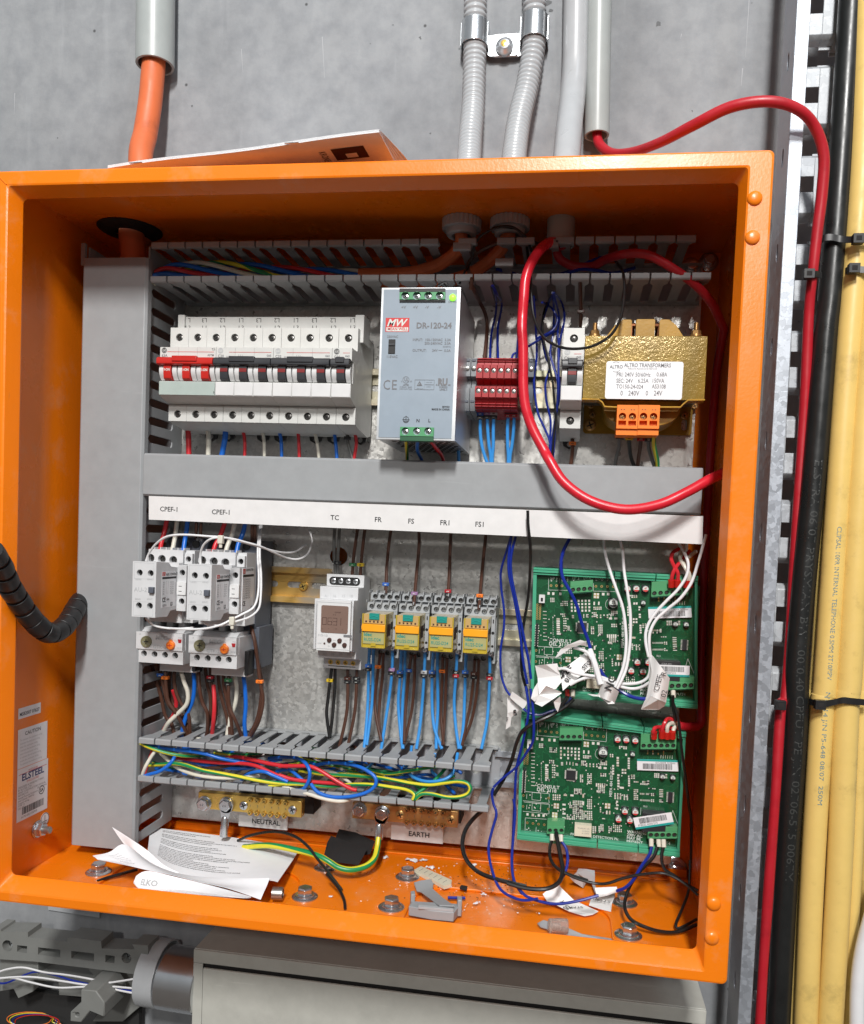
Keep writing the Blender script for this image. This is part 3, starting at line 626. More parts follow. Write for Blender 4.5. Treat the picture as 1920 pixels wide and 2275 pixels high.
a, b = W('B', 152, 492, Y), W('B', 378, 362, Y); mb.use('inkr').box(a.x, b.x, Y, Y + .1, a.z, b.z)
q = W('B', 162, 487, Y), W('B', 366, 450, Y); mb.use('inkw').box(q[0].x, q[1].x, Y - .05, Y + .05, q[0].z, q[1].z)
Y = 59.95; o = W('B', 165, 438, Y); mb.text('MW', o, pxmm('B', 66, Y) / .72, U=(1.05, 0, 0), V=(.35, 0, 1), bold=.025); ct(mb, 'B', 'MEAN WELL', 172, 477, Y - .05, 23, m='inkr', bold=.02, sx=.98)
ct(mb, 'B', 'DR-120-24', 440, 458, Y, 48, m='inkg', bold=.03, sx=1.0)
ct(mb, 'B', '230VAC', 168, 548, Y, 21, m='inkg', bold=.01, sx=.95); ct(mb, 'B', '115VAC', 162, 734, Y, 21, m='inkg', bold=.01, sx=.95)
ct(mb, 'B', 'INPUT:  100-120VAC  3.3A', 765, 578, Y, 21, 'RIGHT', 'inkg', .01, .98); ct(mb, 'B', '200-240VAC  2.0A', 763, 611, Y, 21, 'RIGHT', 'inkg', .01, .98); ct(mb, 'B', '50/60Hz', 762, 638, Y, 14, 'RIGHT', 'inkg'); ct(mb, 'B', 'OUTPUT:      24V       5.0A', 761, 678, Y, 21, 'RIGHT', 'inkg', .01, .98)
a, b = W('B', 648, 666, Y), W('B', 684, 662, Y); mb.box(a.x, b.x, Y, Y + .1, a.z, a.z + .3)
ct(mb, 'B', 'C', 128, 1030, Y, 84, m='inkg', bold=.0, sx=.8); ct(mb, 'B', 'E', 205, 1030, Y, 84, m='inkg', bold=.0, sx=.9)
def ring(mb, c, x, y, Y, r, wd, n=22):
    p = W(c, x, y, Y); R = pxmm(c, r, Y); mb.plate(circ(p.x, p.z, R, n), [circ(p.x, p.z, R - pxmm(c, wd, Y), n)], (0, Y, 0), (1, 0, 0), (0, 0, 1), (0, .05, 0))
def rectline(mb, c, x0, y0, x1, y1, Y, wd=3):
    a, b = W(c, x0, y0, Y), W(c, x1, y1, Y); w_ = pxmm(c, wd, Y); X0, X1, Z0, Z1 = min(a.x, b.x), max(a.x, b.x), min(a.z, b.z), max(a.z, b.z)
    mb.plate([(X0, Z0), (X1, Z0), (X1, Z1), (X0, Z1)], [[(X0 + w_, Z0 + w_), (X1 - w_, Z0 + w_), (X1 - w_, Z1 - w_), (X0 + w_, Z1 - w_)]], (0, Y, 0), (1, 0, 0), (0, 0, 1), (0, .05, 0))
ring(mb, 'B', 345, 940, Y, 32, 4); ct(mb, 'B', 'UL', 328, 952, Y, 26, bold=.02, sx=.85); ct(mb, 'B', 'c', 300, 960, Y, 16); ct(mb, 'B', 'us', 380, 960, Y, 16)
ct(mb, 'B', 'LISTED', 345, 994, Y, 12, 'CENTER', bold=.03); ct(mb, 'B', 'E183223  96A0', 343, 1013, Y, 12, 'CENTER'); ct(mb, 'B', 'IND.CONT.EQ.', 343, 1032, Y, 12, 'CENTER')
rectline(mb, 'B', 428, 938, 607, 1034, Y); a, b = W('B', 516, 1032, Y), W('B', 519, 940, Y); mb.box(a.x, b.x, Y, Y + .05, a.z, b.z); a, b = W('B', 519, 987, Y), W('B', 605, 984, Y); mb.box(a.x, b.x, Y, Y + .05, a.z, b.z)
a, b, c = W('B', 446, 996, Y), W('B', 498, 996, Y), W('B', 472, 950, Y); mb.plate([(a.x, a.z), (b.x, b.z), (c.x, c.z)], [[(a.x + 1, a.z + .6), (b.x - 1, b.z + .6), (c.x, c.z - 1.2)]], (0, Y, 0), (1, 0, 0), (0, 0, 1), (0, .05, 0)); ct(mb, 'B', 'A', 464, 992, Y, 22)
ct(mb, 'B', 'safety tested', 443, 1024, Y, 8); ct(mb, 'B', 'safety rated', 530, 966, Y, 8); ct(mb, 'B', 'certified', 535, 1008, Y, 8)
ct(mb, 'B', 'RU', 642, 990, Y, 56, bold=.06, sx=.8); ct(mb, 'B', 'c', 624, 994, Y, 20, bold=.03); ct(mb, 'B', 'us', 736, 994, Y, 18, bold=.03); ct(mb, 'B', 'E183223', 694, 1016, Y, 14, 'CENTER', bold=.03); ct(mb, 'B', 'LEVEL 3', 694, 1038, Y, 14, 'CENTER', bold=.03)
ct(mb, 'B', 'MW02', 752, 1202, Y, 16, 'RIGHT', 'ink', .02); ct(mb, 'B', 'MADE IN CHINA', 752, 1226, Y, 16, 'RIGHT', 'ink', .03, .92)
ring(mb, 'B', 345, 1312, Y, 30, 4); a = W('B', 345, 1312, Y)
for l, r, z_ in ((-.25, .25, 0), (-3, 3, 0), (-2.1, 2.1, -1.2), (-1.1, 1.1, -2.3)): mb.box(a.x + l, a.x + r, Y, Y + .05, a.z + z_ - .25, a.z + z_ + (.25 if l < -.3 else 3.2))
ct(mb, 'B', 'N', 440, 1335, Y, 28, bold=.02); ct(mb, 'B', 'L', 552, 1335, Y, 28, bold=.02)
obj('front_panel', mb, ps, smooth_=0)
def termrow(c, xs, y, Y, r, body, parent, m='tgreen', name='terminal_block', dark=None):
    a, b = W(c, body[0], body[3], Y), W(c, body[2], body[1], Y); mb = MB(m); hl = []
    for x in xs: p = W(c, x, y, Y); hl.append(circ(p.x, p.z, pxmm(c, r, Y), 16))
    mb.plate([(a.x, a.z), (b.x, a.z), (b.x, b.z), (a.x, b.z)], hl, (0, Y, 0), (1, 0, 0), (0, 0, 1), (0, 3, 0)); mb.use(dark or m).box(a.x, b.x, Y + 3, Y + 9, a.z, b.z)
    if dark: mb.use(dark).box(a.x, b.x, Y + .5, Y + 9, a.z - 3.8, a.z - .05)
    t = obj(name, mb, parent, bev=.2)
    for x in xs: p = W(c, x, y, Y); mb = MB(); screw(mb, (p.x, Y + 2.9, p.z), pxmm(c, r * .86, Y), m='steel', h=.9, ang=random.random() * 3); obj('screw', mb, t)
    return t
mb = MB('black'); a, b = W('B', 283, 118, 58.5), W('B', 712, 84, 58.5); mb.box(a.x, b.x, 58.8, 66, a.z, b.z); c_ = W('B', 283, 208, 58.5), W('B', 712, 190, 58.5); mb.box(c_[0].x, c_[1].x, 58.8, 66, c_[0].z, c_[1].z); obj('terminal_frame', mb, ps)
termrow('B', (338, 446, 552, 660), 155, 58, 38, (283, 120, 712, 189), ps, 'tgreen')
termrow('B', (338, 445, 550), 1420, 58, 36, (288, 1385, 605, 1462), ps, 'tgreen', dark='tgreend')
mb = MB('led'); p = W('B', 781, 172, 59.5); mb.lathe((p.x, 60.1, p.z), (0, -1, 0), [(0, 2.8), (1.2, 2.7), (2.0, 1.8), (2.3, .4)], 16); obj('indicator_lamp', mb, ps)
mb = MB('black'); a, b = W('B', 178, 697, 59.8), W('B', 247, 562, 59.8); mb.box(a.x, b.x, 59.7, 60.4, a.z, b.z); a, b = W('B', 184, 622, 59.8), W('B', 243, 600, 59.8); mb.use('tog').box(a.x, b.x, 58.9, 60, a.z, b.z); obj('voltage_switch', mb, ps, bev=.2)
# ================================================================== RED TERMINALS
tp = [(163, 164.6), (124, 164.6), (120, 163), (118, 156.6), (112.5, 156), (112, 143.4), (118, 142.5), (122, 140.5), (122, 138.6), (117, 137.4), (109.5, 136.8), (109, 126.4), (112, 125.2), (116, 118), (163, 116)]
tp = [(y, z + 1.2) for y, z in tp]
def red_term(x, label):
    th = thing('terminal_block', label, 'terminal block', (x + 3, 135, 118), 'red rail terminals right of the power supply')
    mb = MB('redterm'); mb.prism(tp, 'x', x + .12, x + 6.1)
    for z in (163.2, 161.2, 123, 120.8): mb.box(x + .1, x + 6.12, 117.2 if z > 150 else 112.5, 121, z, z + .7)
    for zl, zh, zc, yy in ((145.2, 157, 152, 112.0), (128, 137.6, 133.6, 108.9)):
        mb.plate([(x + .3, zl), (x + 5.9, zl), (x + 5.9, zh), (x + .3, zh)], [circ(x + 3.1, zc, 2.25, 14)], (0, yy - 1.4, 0), (1, 0, 0), (0, 0, 1), (0, 1.5, 0))
    obj('body', mb, th, bev=.15)
    for zc, yy in ((152, 112), (133.6, 108.9)): mb = MB(); screw(mb, (x + 3.1, yy + .3, zc), 2.1, m='steeld', cross=False, h=.6, ang=random.choice((.5, .9, 1.3, 2.2))); obj('screw', mb, th)
p = W('B', 990, 1000, 110); nm = ('leftmost of the six red terminals, its lower wire marked 15', 'second red terminal from the left, its lower wire marked 17', 'third red terminal from the left, lower wire marked 18', 'fourth red terminal from the left, with no wire below it', 'fifth red terminal from the left, lower wire marked 20', 'sixth red terminal, right beside the hanging red cable')
for i in range(6): red_term(p.x + i * 6.25, nm[i])
q = W('B', 826, 1000, 110); red_term(q.x - 2.2, 'red terminal half hidden behind the right edge of the power supply')
def endstop(xa, xb, label, m='mgrey'):
    th = thing('end_stop', label, 'end stop', ((xa + xb) / 2, 135, 118), 'grey end stops on the upper rail')
    mb = MB(m); mb.prism([(163, 165), (122, 165), (118, 162), (118, 148), (126, 147), (126, 139), (118, 138), (118, 124), (122, 118), (163, 116)], 'x', xa, xb); mb.use('dgrey').box(xa + .8, xb - .8, 117.2, 118.1, 161, 163).box(xa + .8, xb - .8, 117.2, 118.1, 125, 127); obj('body', mb, th, bev=.4)
    mb = MB('steeld'); screw(mb, ((xa + xb) / 2, 117.9, 155), 2.2, m='steeld', cross=False); obj('clamp_screw', mb, th)
a, b, c = (W('B', v, 1000, 118).x for v in (880, 944, 1004)); endstop(a, b - .3, 'grey end stop next to the power supply, left of the red terminals'); endstop(b, p.x - .3, 'grey end stop pressed against the leftmost of the six red terminals')
a, b = (W('B', v, 1000, 118).x for v in (1478, 1535)); endstop(max(a, p.x + 38), b, 'dark grey end stop at the right end of the red terminals', 'dgrey')
# ================================================================== TRANSFORMER
tr = thing('transformer', 'varnished yellow transformer with white rating label and orange terminals', 'transformer', (54, 120, 96))
FY = 90
a, b = W('C', 425, 360, FY), W('C', 1535, 965, FY); X0, X1, Z0, Z1 = 4.0, 102.8, b.z, a.z
mb = MB('var'); mb.box(X0, X1, FY, FY + 1.6, Z0, Z1).box(X0, X0 + 1.6, FY + 1.6, 168, Z0 + 8, Z1 - .2).box(X1 - 1.6, X1, FY + 1.6, 168, Z0 + 8, Z1 - .2); obj('frame', mb, tr, bev=.3)
mb = MB('var2'); pts = [W('C', x, y, FY) for x, y in ((390, 958), (545, 962), (575, 985), (600, 1028), (700, 1034), (1310, 1034), (1345, 1000), (1385, 968), (1540, 966))]; mb.ribbon([v + Vector((0, 6, 0)) for v in pts], Vector((0, 6.2, 0)), 1.3); obj('flared_edge', mb, tr, bev=.3)
mb = MB('steeld'); mb.box(X0 + 2, X1 - 2, FY + 2, 150, Z0 + 5, Z1 - 1.2); 
for i in range(28): mb.box(X0 + 1.9, X1 - 1.9, FY + 4 + i * 2, FY + 5 + i * 2, Z0 + 4.6, Z1 - .9)
obj('core', mb, tr)
for (xa, xb, yt, k) in ((625, 858, 212, -1), (890, 1075, 208, 0), (1108, 1340, 212, 1)):
    a, b = W('C', xa, 362, 104), W('C', xb, yt, 104); h = b.z - a.z; l, r = a.x, b.x
    pts = {-1: [(l, a.z - 6), (l, a.z), (l + (r - l) * .3, a.z + h * .62), (l + (r - l) * .62, b.z), (r - 1, b.z), (r, b.z - 1), (r, a.z - 6)], 0: [(l, a.z - 6), (l, b.z - 1), (l + 1, b.z), (r - 1, b.z), (r, b.z - 1), (r, a.z - 6)], 1: [(l, a.z - 6), (l, b.z - 1), (l + 1, b.z), (l + (r - l) * .4, b.z), (l + (r - l) * .7, a.z + h * .65), (r, a.z), (r, a.z - 6)]}[k]
    mb = MB('var2'); mb.prism(pts, 'y', 103, 105); obj('bobbin_flange', mb, tr, bev=.2); mb = MB('var2'); mb.prism(pts, 'y', 150, 152); obj('bobbin_flange', mb, tr, bev=.2)
mb = MB('copper'); a, b = W('C', 850, 362, 110), W('C', 1110, 262, 110)
for i in range(9): mb.tube([(a.x, 110 + i * 4, a.z - 4 + 0), (a.x, 110 + i * 4, b.z), (b.x, 110 + i * 4, b.z), (b.x, 110 + i * 4, a.z - 4)], 1.7, 6)
mb.use('steeld').box(a.x + 3, b.x - 3, 112, 145, a.z - 4, b.z - 1); obj('winding', mb, tr)
a, b = W('C', 590, 1000, 110), W('C', 1300, 1250, 110); mb = MB('var2'); n = 14; pts = [(a.x, Z0 + 2)] + [((a.x + b.x) / 2 + (a.x - b.x) / 2 * math.cos(math.pi * t / n) , a.z + 2 - (a.z - b.z) * math.sin(math.pi * t / n) ** .6) for t in range(n + 1)] + [(b.x, Z0 + 2)]
mb.prism(pts, 'y', 106, 150); obj('lower_bobbin', mb, tr, bev=1.2)
a, b = W('C', 400, 1272, 167), W('C', 1425, 1050, 167); mb = MB('var2'); zc = W('C', 468, 1195, 167); zd = W('C', 1345, 1195, 167)
mb.plate(rrect(a.x, b.x, a.z, b.z + 20, 3), [rrect(zd.x - 2.6, zd.x + 2.6, zd.z - 5, zd.z + 5, 2.5)], (0, 166, 0), (1, 0, 0), (0, 0, 1), (0, 2, 0)); obj('base_plate', mb, tr, bev=.2)
for x, y, r in ((468, 1197, 5.2), (475, 1010, 3.2), (490, 1100, 3.0), (1440, 1020, 3), (1345, 1110, 3)): mb = MB(); v = W('C', x, y, 166); screw(mb, (v.x, 166, v.z), r, m='brassd', h=2.4); obj('mounting_screw', mb, tr)
for x in (510, 1455): mb = MB('brassd'); v = W('C', x, 352, 128); mb.cyl((v.x, 128, v.z - 4), (0, 0, 14), 2.1, 12); mb.hexa((v.x, 128, v.z), (0, 0, 1), 4.2, 3.6); mb.lathe((v.x, 128, v.z - 2), (0, 0, 1), [(0, 5.2), (1.8, 5.2)], 16); obj('clamp_bolt', mb, tr)
Y = FY - .1
def quadT(c, pts): return [W(c, x, y, Y) for x, y in pts]
q = quadT('C', ((600, 948), (1318, 948), (1330, 598), (612, 598))); mb = MB('stick'); mb.prism(rrect(q[0].x + .4, q[1].x + .4, q[0].z, q[3].z, 2), 'y', Y - .15, Y + .05)
Y = FY - .4
for s, x, y, h, b, sx in (('ALTRO', 650, 665, 28, .02, .95), ('ALTRO TRANSFORMERS', 786, 652, 32, .015, .86), ('Melbourne Australia (613) 9267-6100', 818, 674, 13, .0, .95), ('PRI: 240V 50/60Hz', 712, 740, 34, .01, .84), ('0.68A', 1086, 740, 34, .01, .84), ('SEC: 24V', 710, 798, 34, .01, .84), ('6.25A', 912, 798, 34, .01, .84), ('150VA', 1042, 798, 34, .01, .84), ('TO150-24-024', 710, 852, 34, .01, .84), ('AS3108', 1042, 852, 34, .01, .84), ('0', 748, 918, 40, .01, .84), ('240V', 822, 918, 40, .01, .84), ('0', 984, 918, 40, .01, .84), ('24V', 1060, 918, 40, .01, .84)):
    ct(mb, 'C', s, x, y, Y, h, m='inkg', bold=b, sx=sx * .885)
for s_, cy in ((1, 652), (-1, 648)):
    v = W('C', 708, cy, Y); mb.use('inkg').ribbon([v + Vector((6.0 * math.cos(t) * .72, 0, s_ * 6.0 * math.sin(t) * .72)) for t in [math.radians(50 + k * 10) if s_ > 0 else math.radians(40 + k * 10) for k in range(9)]], Vector((0, .05, 0)), .28)
obj('rating_label', mb, tr, smooth_=0)
for xa, xb in ((722, 912), (918, 1110)):
    a, b = W('C', xa, 1005, 84), W('C', xb, 1230, 84); mb = MB('torange'); xs = [W('C', xa + (xb - xa) * f, 1110, 84).x for f in (.25, .74)]; zz = W('C', xa, 1112, 84).z; z2 = [W('C', xa, y, 84).z for y in (1152, 1196)]
    hl = [circ(x, zz, 3.0, 16) for x in xs] + [[(x - 3.1, z2[1]), (x + 3.1, z2[1]), (x + 3.1, z2[0]), (x - 3.1, z2[0])] for x in xs]
    mb.plate([(a.x, b.z), (b.x, b.z), (b.x, a.z), (a.x, a.z)], hl, (0, 84, 0), (1, 0, 0), (0, 0, 1), (0, 5, 0)); mb.box(a.x, b.x, 89, 104, b.z, a.z).box(a.x, b.x, 86, 104, b.z - 5, b.z - .1)
    mb.use('red')
    for x in xs:
        for dx in (-1.6, .6): mb.use('mkn').box(x + dx, x + dx + 1.1, 83.9, 84.1, a.z - 4.3, a.z - 3.5)
    t = obj('terminal_block', mb, tr, bev=.3)
    for x in xs: mb = MB(); screw(mb, (x, 88.6, zz), 2.5, m='brassd', h=1); obj('screw', mb, t)
CR.update(E2=(280,1160,6.147), F2=(700,1260,6.3), H2=(1200,1620,5.88))
def px2(c, x, y, Y): p = W(c, x, y, Y); return p.x, p.z
def holed(mb, x0, x1, z0, z1, Y, holes, th=2.5, back='hole'):
    """front sheet with round wells and a dark floor behind them"""
    k = mb.ms[mb.k]
    mb.plate([(x0, z0), (x1, z0), (x1, z1), (x0, z1)], [circ(x, z, r, 18) for x, z, r in holes], (0, Y, 0), (1, 0, 0), (0, 0, 1), (0, th, 0))
    for x, z, r in holes: mb.use(back).prism(circ(x, z, r * 1.1, 12), 'y', Y + th - .2, Y + th + .1)
    mb.use(k); return mb
# ================================================================== CONTACTORS
def contactor(dx, label):
    th = thing('contactor', label, 'contactor', (-362 + dx, 110, -84), 'contactors on the golden rail')
    X = lambda v: v + dx
    mb = MB('dgrey'); mb.prism([(164, -6), (132, -6), (126, -12), (124, -18), (124, -84), (130, -92), (164, -92)], 'x', X(-383), X(-341)); 
    for i in range(3): mb.use('hole').prism(circ(X(-376 + i * 12), -11.5, 3.6), 'y', 123.7, 126)
    obj('base', mb, th, bev=.5)
    mb = MB('lswhite')
    mb.box(X(-384), X(-341.6), 101.2, 125, -84, -17.2)
    hs = [px2('E2', x, y, 96) for x, y in ((335, 490), (490, 505), (645, 520))]
    holed(mb, X(-384), X(-350.2), -28.5, -17.2, 96, [(X(a), b, 3.9) for a, b in hs], 5)
    mb.box(X(-384), X(-350.2), 96.2, 101, -84, -72)
    mb.box(X(-384), X(-350), 88, 101, -72, -28.6)
    for x in (-376, -364.5, -353): mb.box(X(x - 3.4), X(x - 2.6), 97, 108, -17.2, -15.2).box(X(x + 2.6), X(x + 3.4), 97, 108, -17.2, -15.2)
    obj('body', mb, th, bev=.5)
    for a, b in hs: mb = MB(); screw(mb, (X(a), 100.8, b), 2.8, m='steelk', h=1); obj('terminal_screw', mb, th)
    mb = MB('lswhite'); cs = [px2('E2', x, y, 86) for x, y in ((773, 690), (762, 1082))]; tz = px2('E2', 910, 505, 98)
    holed(mb, X(-349.6), X(-341.6), -72, -30.5, 86, [(X(-345.6), cs[0][1], 2.7), (X(-345.6), cs[1][1], 2.7)], 4); mb.box(X(-349.6), X(-341.6), 90.2, 101, -72, -30.5); holed(mb, X(-349.4), X(-341.8), -30, -20, 97, [(X(-345.6), -25, 2.6)], 4)
    mb.use('white').box(X(-350), X(-341.3), 84.6, 86.2, -57.2, -45.6); mb.use('ink').box(X(-348), X(-345), 84.4, 84.7, -49.6, -49.1).box(X(-348), X(-345), 84.4, 84.7, -54.2, -53.7)
    obj('side_contact', mb, th, bev=.3)
    mb = MB('stick'); xs = X(-341.3); mb.box(xs - .3, xs + .15, 92, 119, -70, -31)
    f = lambda s, y, z, h, m='ink', b=.02, q=.9, a='LEFT': mb.use(m).text(s, (xs + .25, y, z), h, (0, 1, 0), bold=b, sx=q, align=a)
    mb.use('inkr').box(xs + .15, xs + .2, 93, 98, -36, -31.5); f('LS', 93.6, -35.3, 3.4, 'inkw'); f('CONTACTOR', 99, -33.6, 3); mb.use('ink').box(xs + .15, xs + .2, 93, 118, -39, -36.8)
    for i in range(9): f('A1 22.5 440V AC3 9A', 94, -42 - i * 2.1, 2.2, 'inkg', 0, .8)
    f('CE', 93, -65, 6); f('LS', 112, -69, 4.2)
    obj('rating_sticker', mb, th, smooth_=0)
    # auxiliary contact block on the front
    mb = MB('lswhite'); hs = [px2('E2', x, y, 50) for x, y in ((188, 690), (337, 698), (177, 1138), (328, 1145))]
    mb.prism([(54, -27.2), (72, -28), (76, -31.5), (88, -32.5), (88, -70.5), (77, -71), (71, -76), (54, -75.2)], 'x', X(-373), X(-351.3))
    holed(mb, X(-373), X(-351.3), -75.2, -27.2, 50, [(X(a), b, 2.75) for a, b in hs], 4)
    for z0_, z1_ in ((-42.2, -28.2), (-74.2, -61.9)): mb.use('inkf').plate([(X(-371.6), z0_), (X(-353.4), z0_), (X(-353.4), z1_), (X(-371.6), z1_)], [[(X(-371.4), z0_ + .2), (X(-353.6), z0_ + .2), (X(-353.6), z1_ - .2), (X(-371.4), z1_ - .2)]], (0, 49.9, 0), (1, 0, 0), (0, 0, 1), (0, .05, 0))
    a = obj('auxiliary_block', mb, th, bev=.35)
    mb = MB('inkf'); o = px2('E2', 110, 945, 49.8); mb.text('AU-2', (X(o[0]), 49.8, o[1]), 5.5); 
    for s, x, y in (('53NO', 130, 790), ('63NC', 290, 790), ('54NO', 120, 1060), ('64NC', 285, 1060)): o = px2('E2', x, y, 49.8); mb.text(s, (X(o[0]), 49.8, o[1]), 2.1)
    obj('lettering', mb, a, smooth_=0)
    o = px2('E2', 350, 928, 48.5); mb = MB('dgrey'); mb.box(X(o[0] - 2.3), X(o[0] + 2.3), 46.8, 50.2, o[1] - 2.6, o[1] + 2.6); obj('push_button', mb, a, bev=.4)
    mb = MB('stick'); xs = X(-351.3); mb.box(xs - .2, xs + .1, 60, 86, -67.5, -35.8)
    mb.use('inkr').box(xs + .1, xs + .15, 60.5, 66, -39.6, -36.2); f('LS', 61.2, -39, 3.2, 'inkw'); f('AUX. CONTACT', 67, -39.4, 3.1); mb.use('ink').box(xs + .1, xs + .15, 60.5, 86, -42.4, -40.5)
    for i in range(6): f('NO', 62, -46 - i * 2, 2, 'inkg', 0, .8); f('AC15 6A', 75, -46 - i * 2, 2, 'inkg', 0, .8)
    for yy in (68, 71): mb.use('inkg').box(xs + .1, xs + .15, yy, yy + .25, -56, -44)
    f('CE', 61, -62.5, 5.6); f('0598', 69, -61.5, 2.6, 'inkg'); f('LS', 76, -66.5, 4.4, 'ink', .04); f('KETI K', 62, -66.5, 2.6, 'inkg')
    obj('block_sticker', mb, a, smooth_=0)
    return th
contactor(0, 'left contactor with a white AU-2 block on its front, above the first overload relay')
contactor(50.4, 'right contactor with a white AU-2 block, next to the empty golden rail')
def overload(dx, dz, label):
    th = thing('overload_relay', label, 'overload relay', (-370 + dx, 110, -122 + dz), 'overload relays below the contactors'); X = lambda v: v + dx; Z = lambda v: v + dz
    mb = MB('lswhite'); fx0, fx1 = px2('E2', 143, 1500, 94)[0], px2('E2', 778, 1600, 94)[0]
    hs = [px2('E2', x, y, 95) for x, y in ((250, 1792), (393, 1803), (536, 1813), (675, 1823))]; zt, zm, zb_ = px2('E2', 400, 1505, 94)[1], px2('E2', 400, 1740, 94)[1], px2('E2', 400, 1925, 95)[1]
    mb.box(X(fx0), X(fx1), 93, 99, Z(zm), Z(zt)).box(X(fx0 + 1), X(fx1 + .3), 99, 128, Z(zb_), Z(zt - .2)); mb.prism([(128, zt + dz - .3), (128, zt + dz + 3), (104, zt + dz + 3), (98, zt + dz - .3)], 'x', X(fx0 + 1), X(fx1 - 2))
    holed(mb, X(fx0 + 1), X(fx1 + .3), Z(zb_), Z(zm - .1), 94.6, [(X(a), Z(b), 2.9) for a, b in hs], 4.4)
    obj('body', mb, th, bev=.5)
    mb = MB('dgrey'); mb.box(X(fx0 + 3), X(fx1 + 7.5), 128, 164, Z(-127), Z(-87)); mb.use('lswhite').box(X(fx0 + 12), X(fx1 + 3), 116, 128, Z(-133), Z(zb_ - .2)).box(X(fx0 + 8), X(fx0 + 14), 112, 128, Z(zt + 3.1), Z(-84)).box(X(fx0 + 20), X(fx0 + 26), 112, 128, Z(zt + 3.1), Z(-84)).box(X(fx0 + 32), X(fx0 + 38), 112, 128, Z(zt + 3.1), Z(-84)); mb.use('black').box(X(fx1 + .4), X(fx1 + 4), 112, 127, Z(-131), Z(-108)); obj('mounting_adapter', mb, th, bev=.4)
    for a, b in hs: mb = MB(); screw(mb, (X(a), 99, Z(b)), 2.2, m='steelk', h=1); obj('terminal_screw', mb, th)
    o = px2('E2', 282, 1630, 93); mb = MB('olive'); mb.lathe((X(o[0]), 93, Z(o[1])), (0, -1, 0), [(0, 5.4), (1.4, 5.2), (1.5, 4.2), (1.1, 4)], 26); mb.use('hole').box(X(o[0] - 2.2), X(o[0] + 2.2), 91.6, 91.9, Z(o[1] - .4), Z(o[1] + .4)).box(X(o[0] - .4), X(o[0] + .4), 91.55, 91.9, Z(o[1] - 2.2), Z(o[1] + 2.2)); mb.use('inkf').text('11', (X(o[0] - 3.7), 91.5, Z(o[1] - 1)), 2).text('22', (X(o[0] + 1.7), 91.5, Z(o[1] - 2.4)), 2).text('9', (X(o[0] - .4), 91.5, Z(o[1] - 4.6)), 2); obj('current_dial', mb, th)
    o = px2('E2', 620, 1680, 93); mb = MB('cork'); mb.lathe((X(o[0]), 93, Z(o[1])), (0, -1, 0), [(0, 4.0), (2.6, 3.9), (3.0, 3.4)], 22); mb.prism([(X(o[0] - 1.5), Z(o[1] + 3)), (X(o[0] + 1.5), Z(o[1] + 3)), (X(o[0] + .9), Z(o[1] + 5.2)), (X(o[0] - .9), Z(o[1] + 5.2))], 'y', 90.4, 93); mb.use('inkr').box(X(o[0] - 2.2), X(o[0] + 2.2), 89.85, 90.1, Z(o[1] - .3), Z(o[1] + .3)).box(X(o[0] - .3), X(o[0] + .3), 89.85, 90.1, Z(o[1] - 1.4), Z(o[1] + 1.8)); obj('reset_knob', mb, th)
    o = px2('E2', 735, 1630, 93); mb = MB('redterm'); mb.prism([(X(o[0] - 1.9), Z(o[1] + 1.9)), (X(o[0] + 1.9), Z(o[1] + 1.9)), (X(o[0] + 1.4), Z(o[1] - 1.4)), (X(o[0] - 1.2), Z(o[1] - 1.4))], 'y', 92.7, 93.2); obj('trip_window', mb, th)
    mb = MB('inkf'); f = lambda s, x, y, h, m, b=0, q=1.: mb.use(m).text(s, (X(px2('E2', x, y, 92.8)[0]), 92.8, Z(px2('E2', x, y, 92.8)[1])), h, V=(.2 if s == 'MEC' else 0, 0, 1), bold=b, sx=q)
    f('MEC', 400, 1600, 5.2, 'inkf', .05, 1.1); f('GTK-22', 368, 1722, 4.6, 'inkf'); f('H', 615, 1600, 2.2, 'inkf'); f('A', 588, 1635, 1.8, 'inkf'); f('TRIP', 712, 1590, 1.9, 'inkf'); f('RESET', 692, 1730, 2.1, 'inkf'); f('A', 185, 1535, 1.8, 'inkg'); obj('lettering', mb, th, smooth_=0)
a_, b_ = W('E', 155, 1100, 94), W('E', 570, 1130, 94)
overload(0, 0, 'overload relay beside the tall wire duct, with olive dial and orange knob')
overload(b_.x - a_.x, b_.z - a_.z, 'overload relay with olive dial and orange knob, next to the bare plate')
# ================================================================== TIMER
tm = thing('time_switch', 'light grey digital time switch showing 06:31 on a brown display', 'timer', (-209, 130, -124))
zs_ = lambda y, Y: W('F', 300, y, Y).z
tp_ = [(164, zs_(640, 160)), (140, zs_(622, 140)), (140, zs_(715, 140)), (136, zs_(718, 136)), (120, zs_(722, 120)), (120, zs_(818, 120)), (106, zs_(822, 106)), (106, zs_(1222, 106)), (120, zs_(1226, 120)), (120, zs_(1282, 120)), (139, zs_(1286, 139)), (140, zs_(1364, 140)), (164, zs_(1350, 160))]
mb = MB('lswhite'); mb.prism(tp_, 'x', -227.2, -190.7); obj('body', mb, tm, bev=.5)
for yy, xa, xb in ((675, 182, 425), (1312, 158, 405)):
    a, b = px2('F', xa, yy + 26, 139.6), px2('F', xb, yy - 26, 139.6); mb = MB('hole'); mb.prism(rrect(a[0], b[0], a[1], b[1], 3.4), 'y', 139.7, 140.1); t = obj('terminal_slot', mb, tm)
    for i in range(4): v = a[0] + (b[0] - a[0]) * (.14 + i * .24); mb = MB(); screw(mb, (v, 139.6, (a[1] + b[1]) / 2), 2.4, m='steel' if yy < 900 else 'brass', h=.8, ang=random.random() * 3); obj('screw', mb, t)
    mb = MB('lswhite')
mb = MB('inkf')
for s, x in (('A1', 145), ('16', 207), ('15', 278), ('18', 338)): ct(mb, 'F', s, x, 800, 119.8, 20)
for s, x in (('A2', 130), ('26', 193), ('25', 258), ('28', 320)): ct(mb, 'F', s, x, 1255, 119.8, 20)
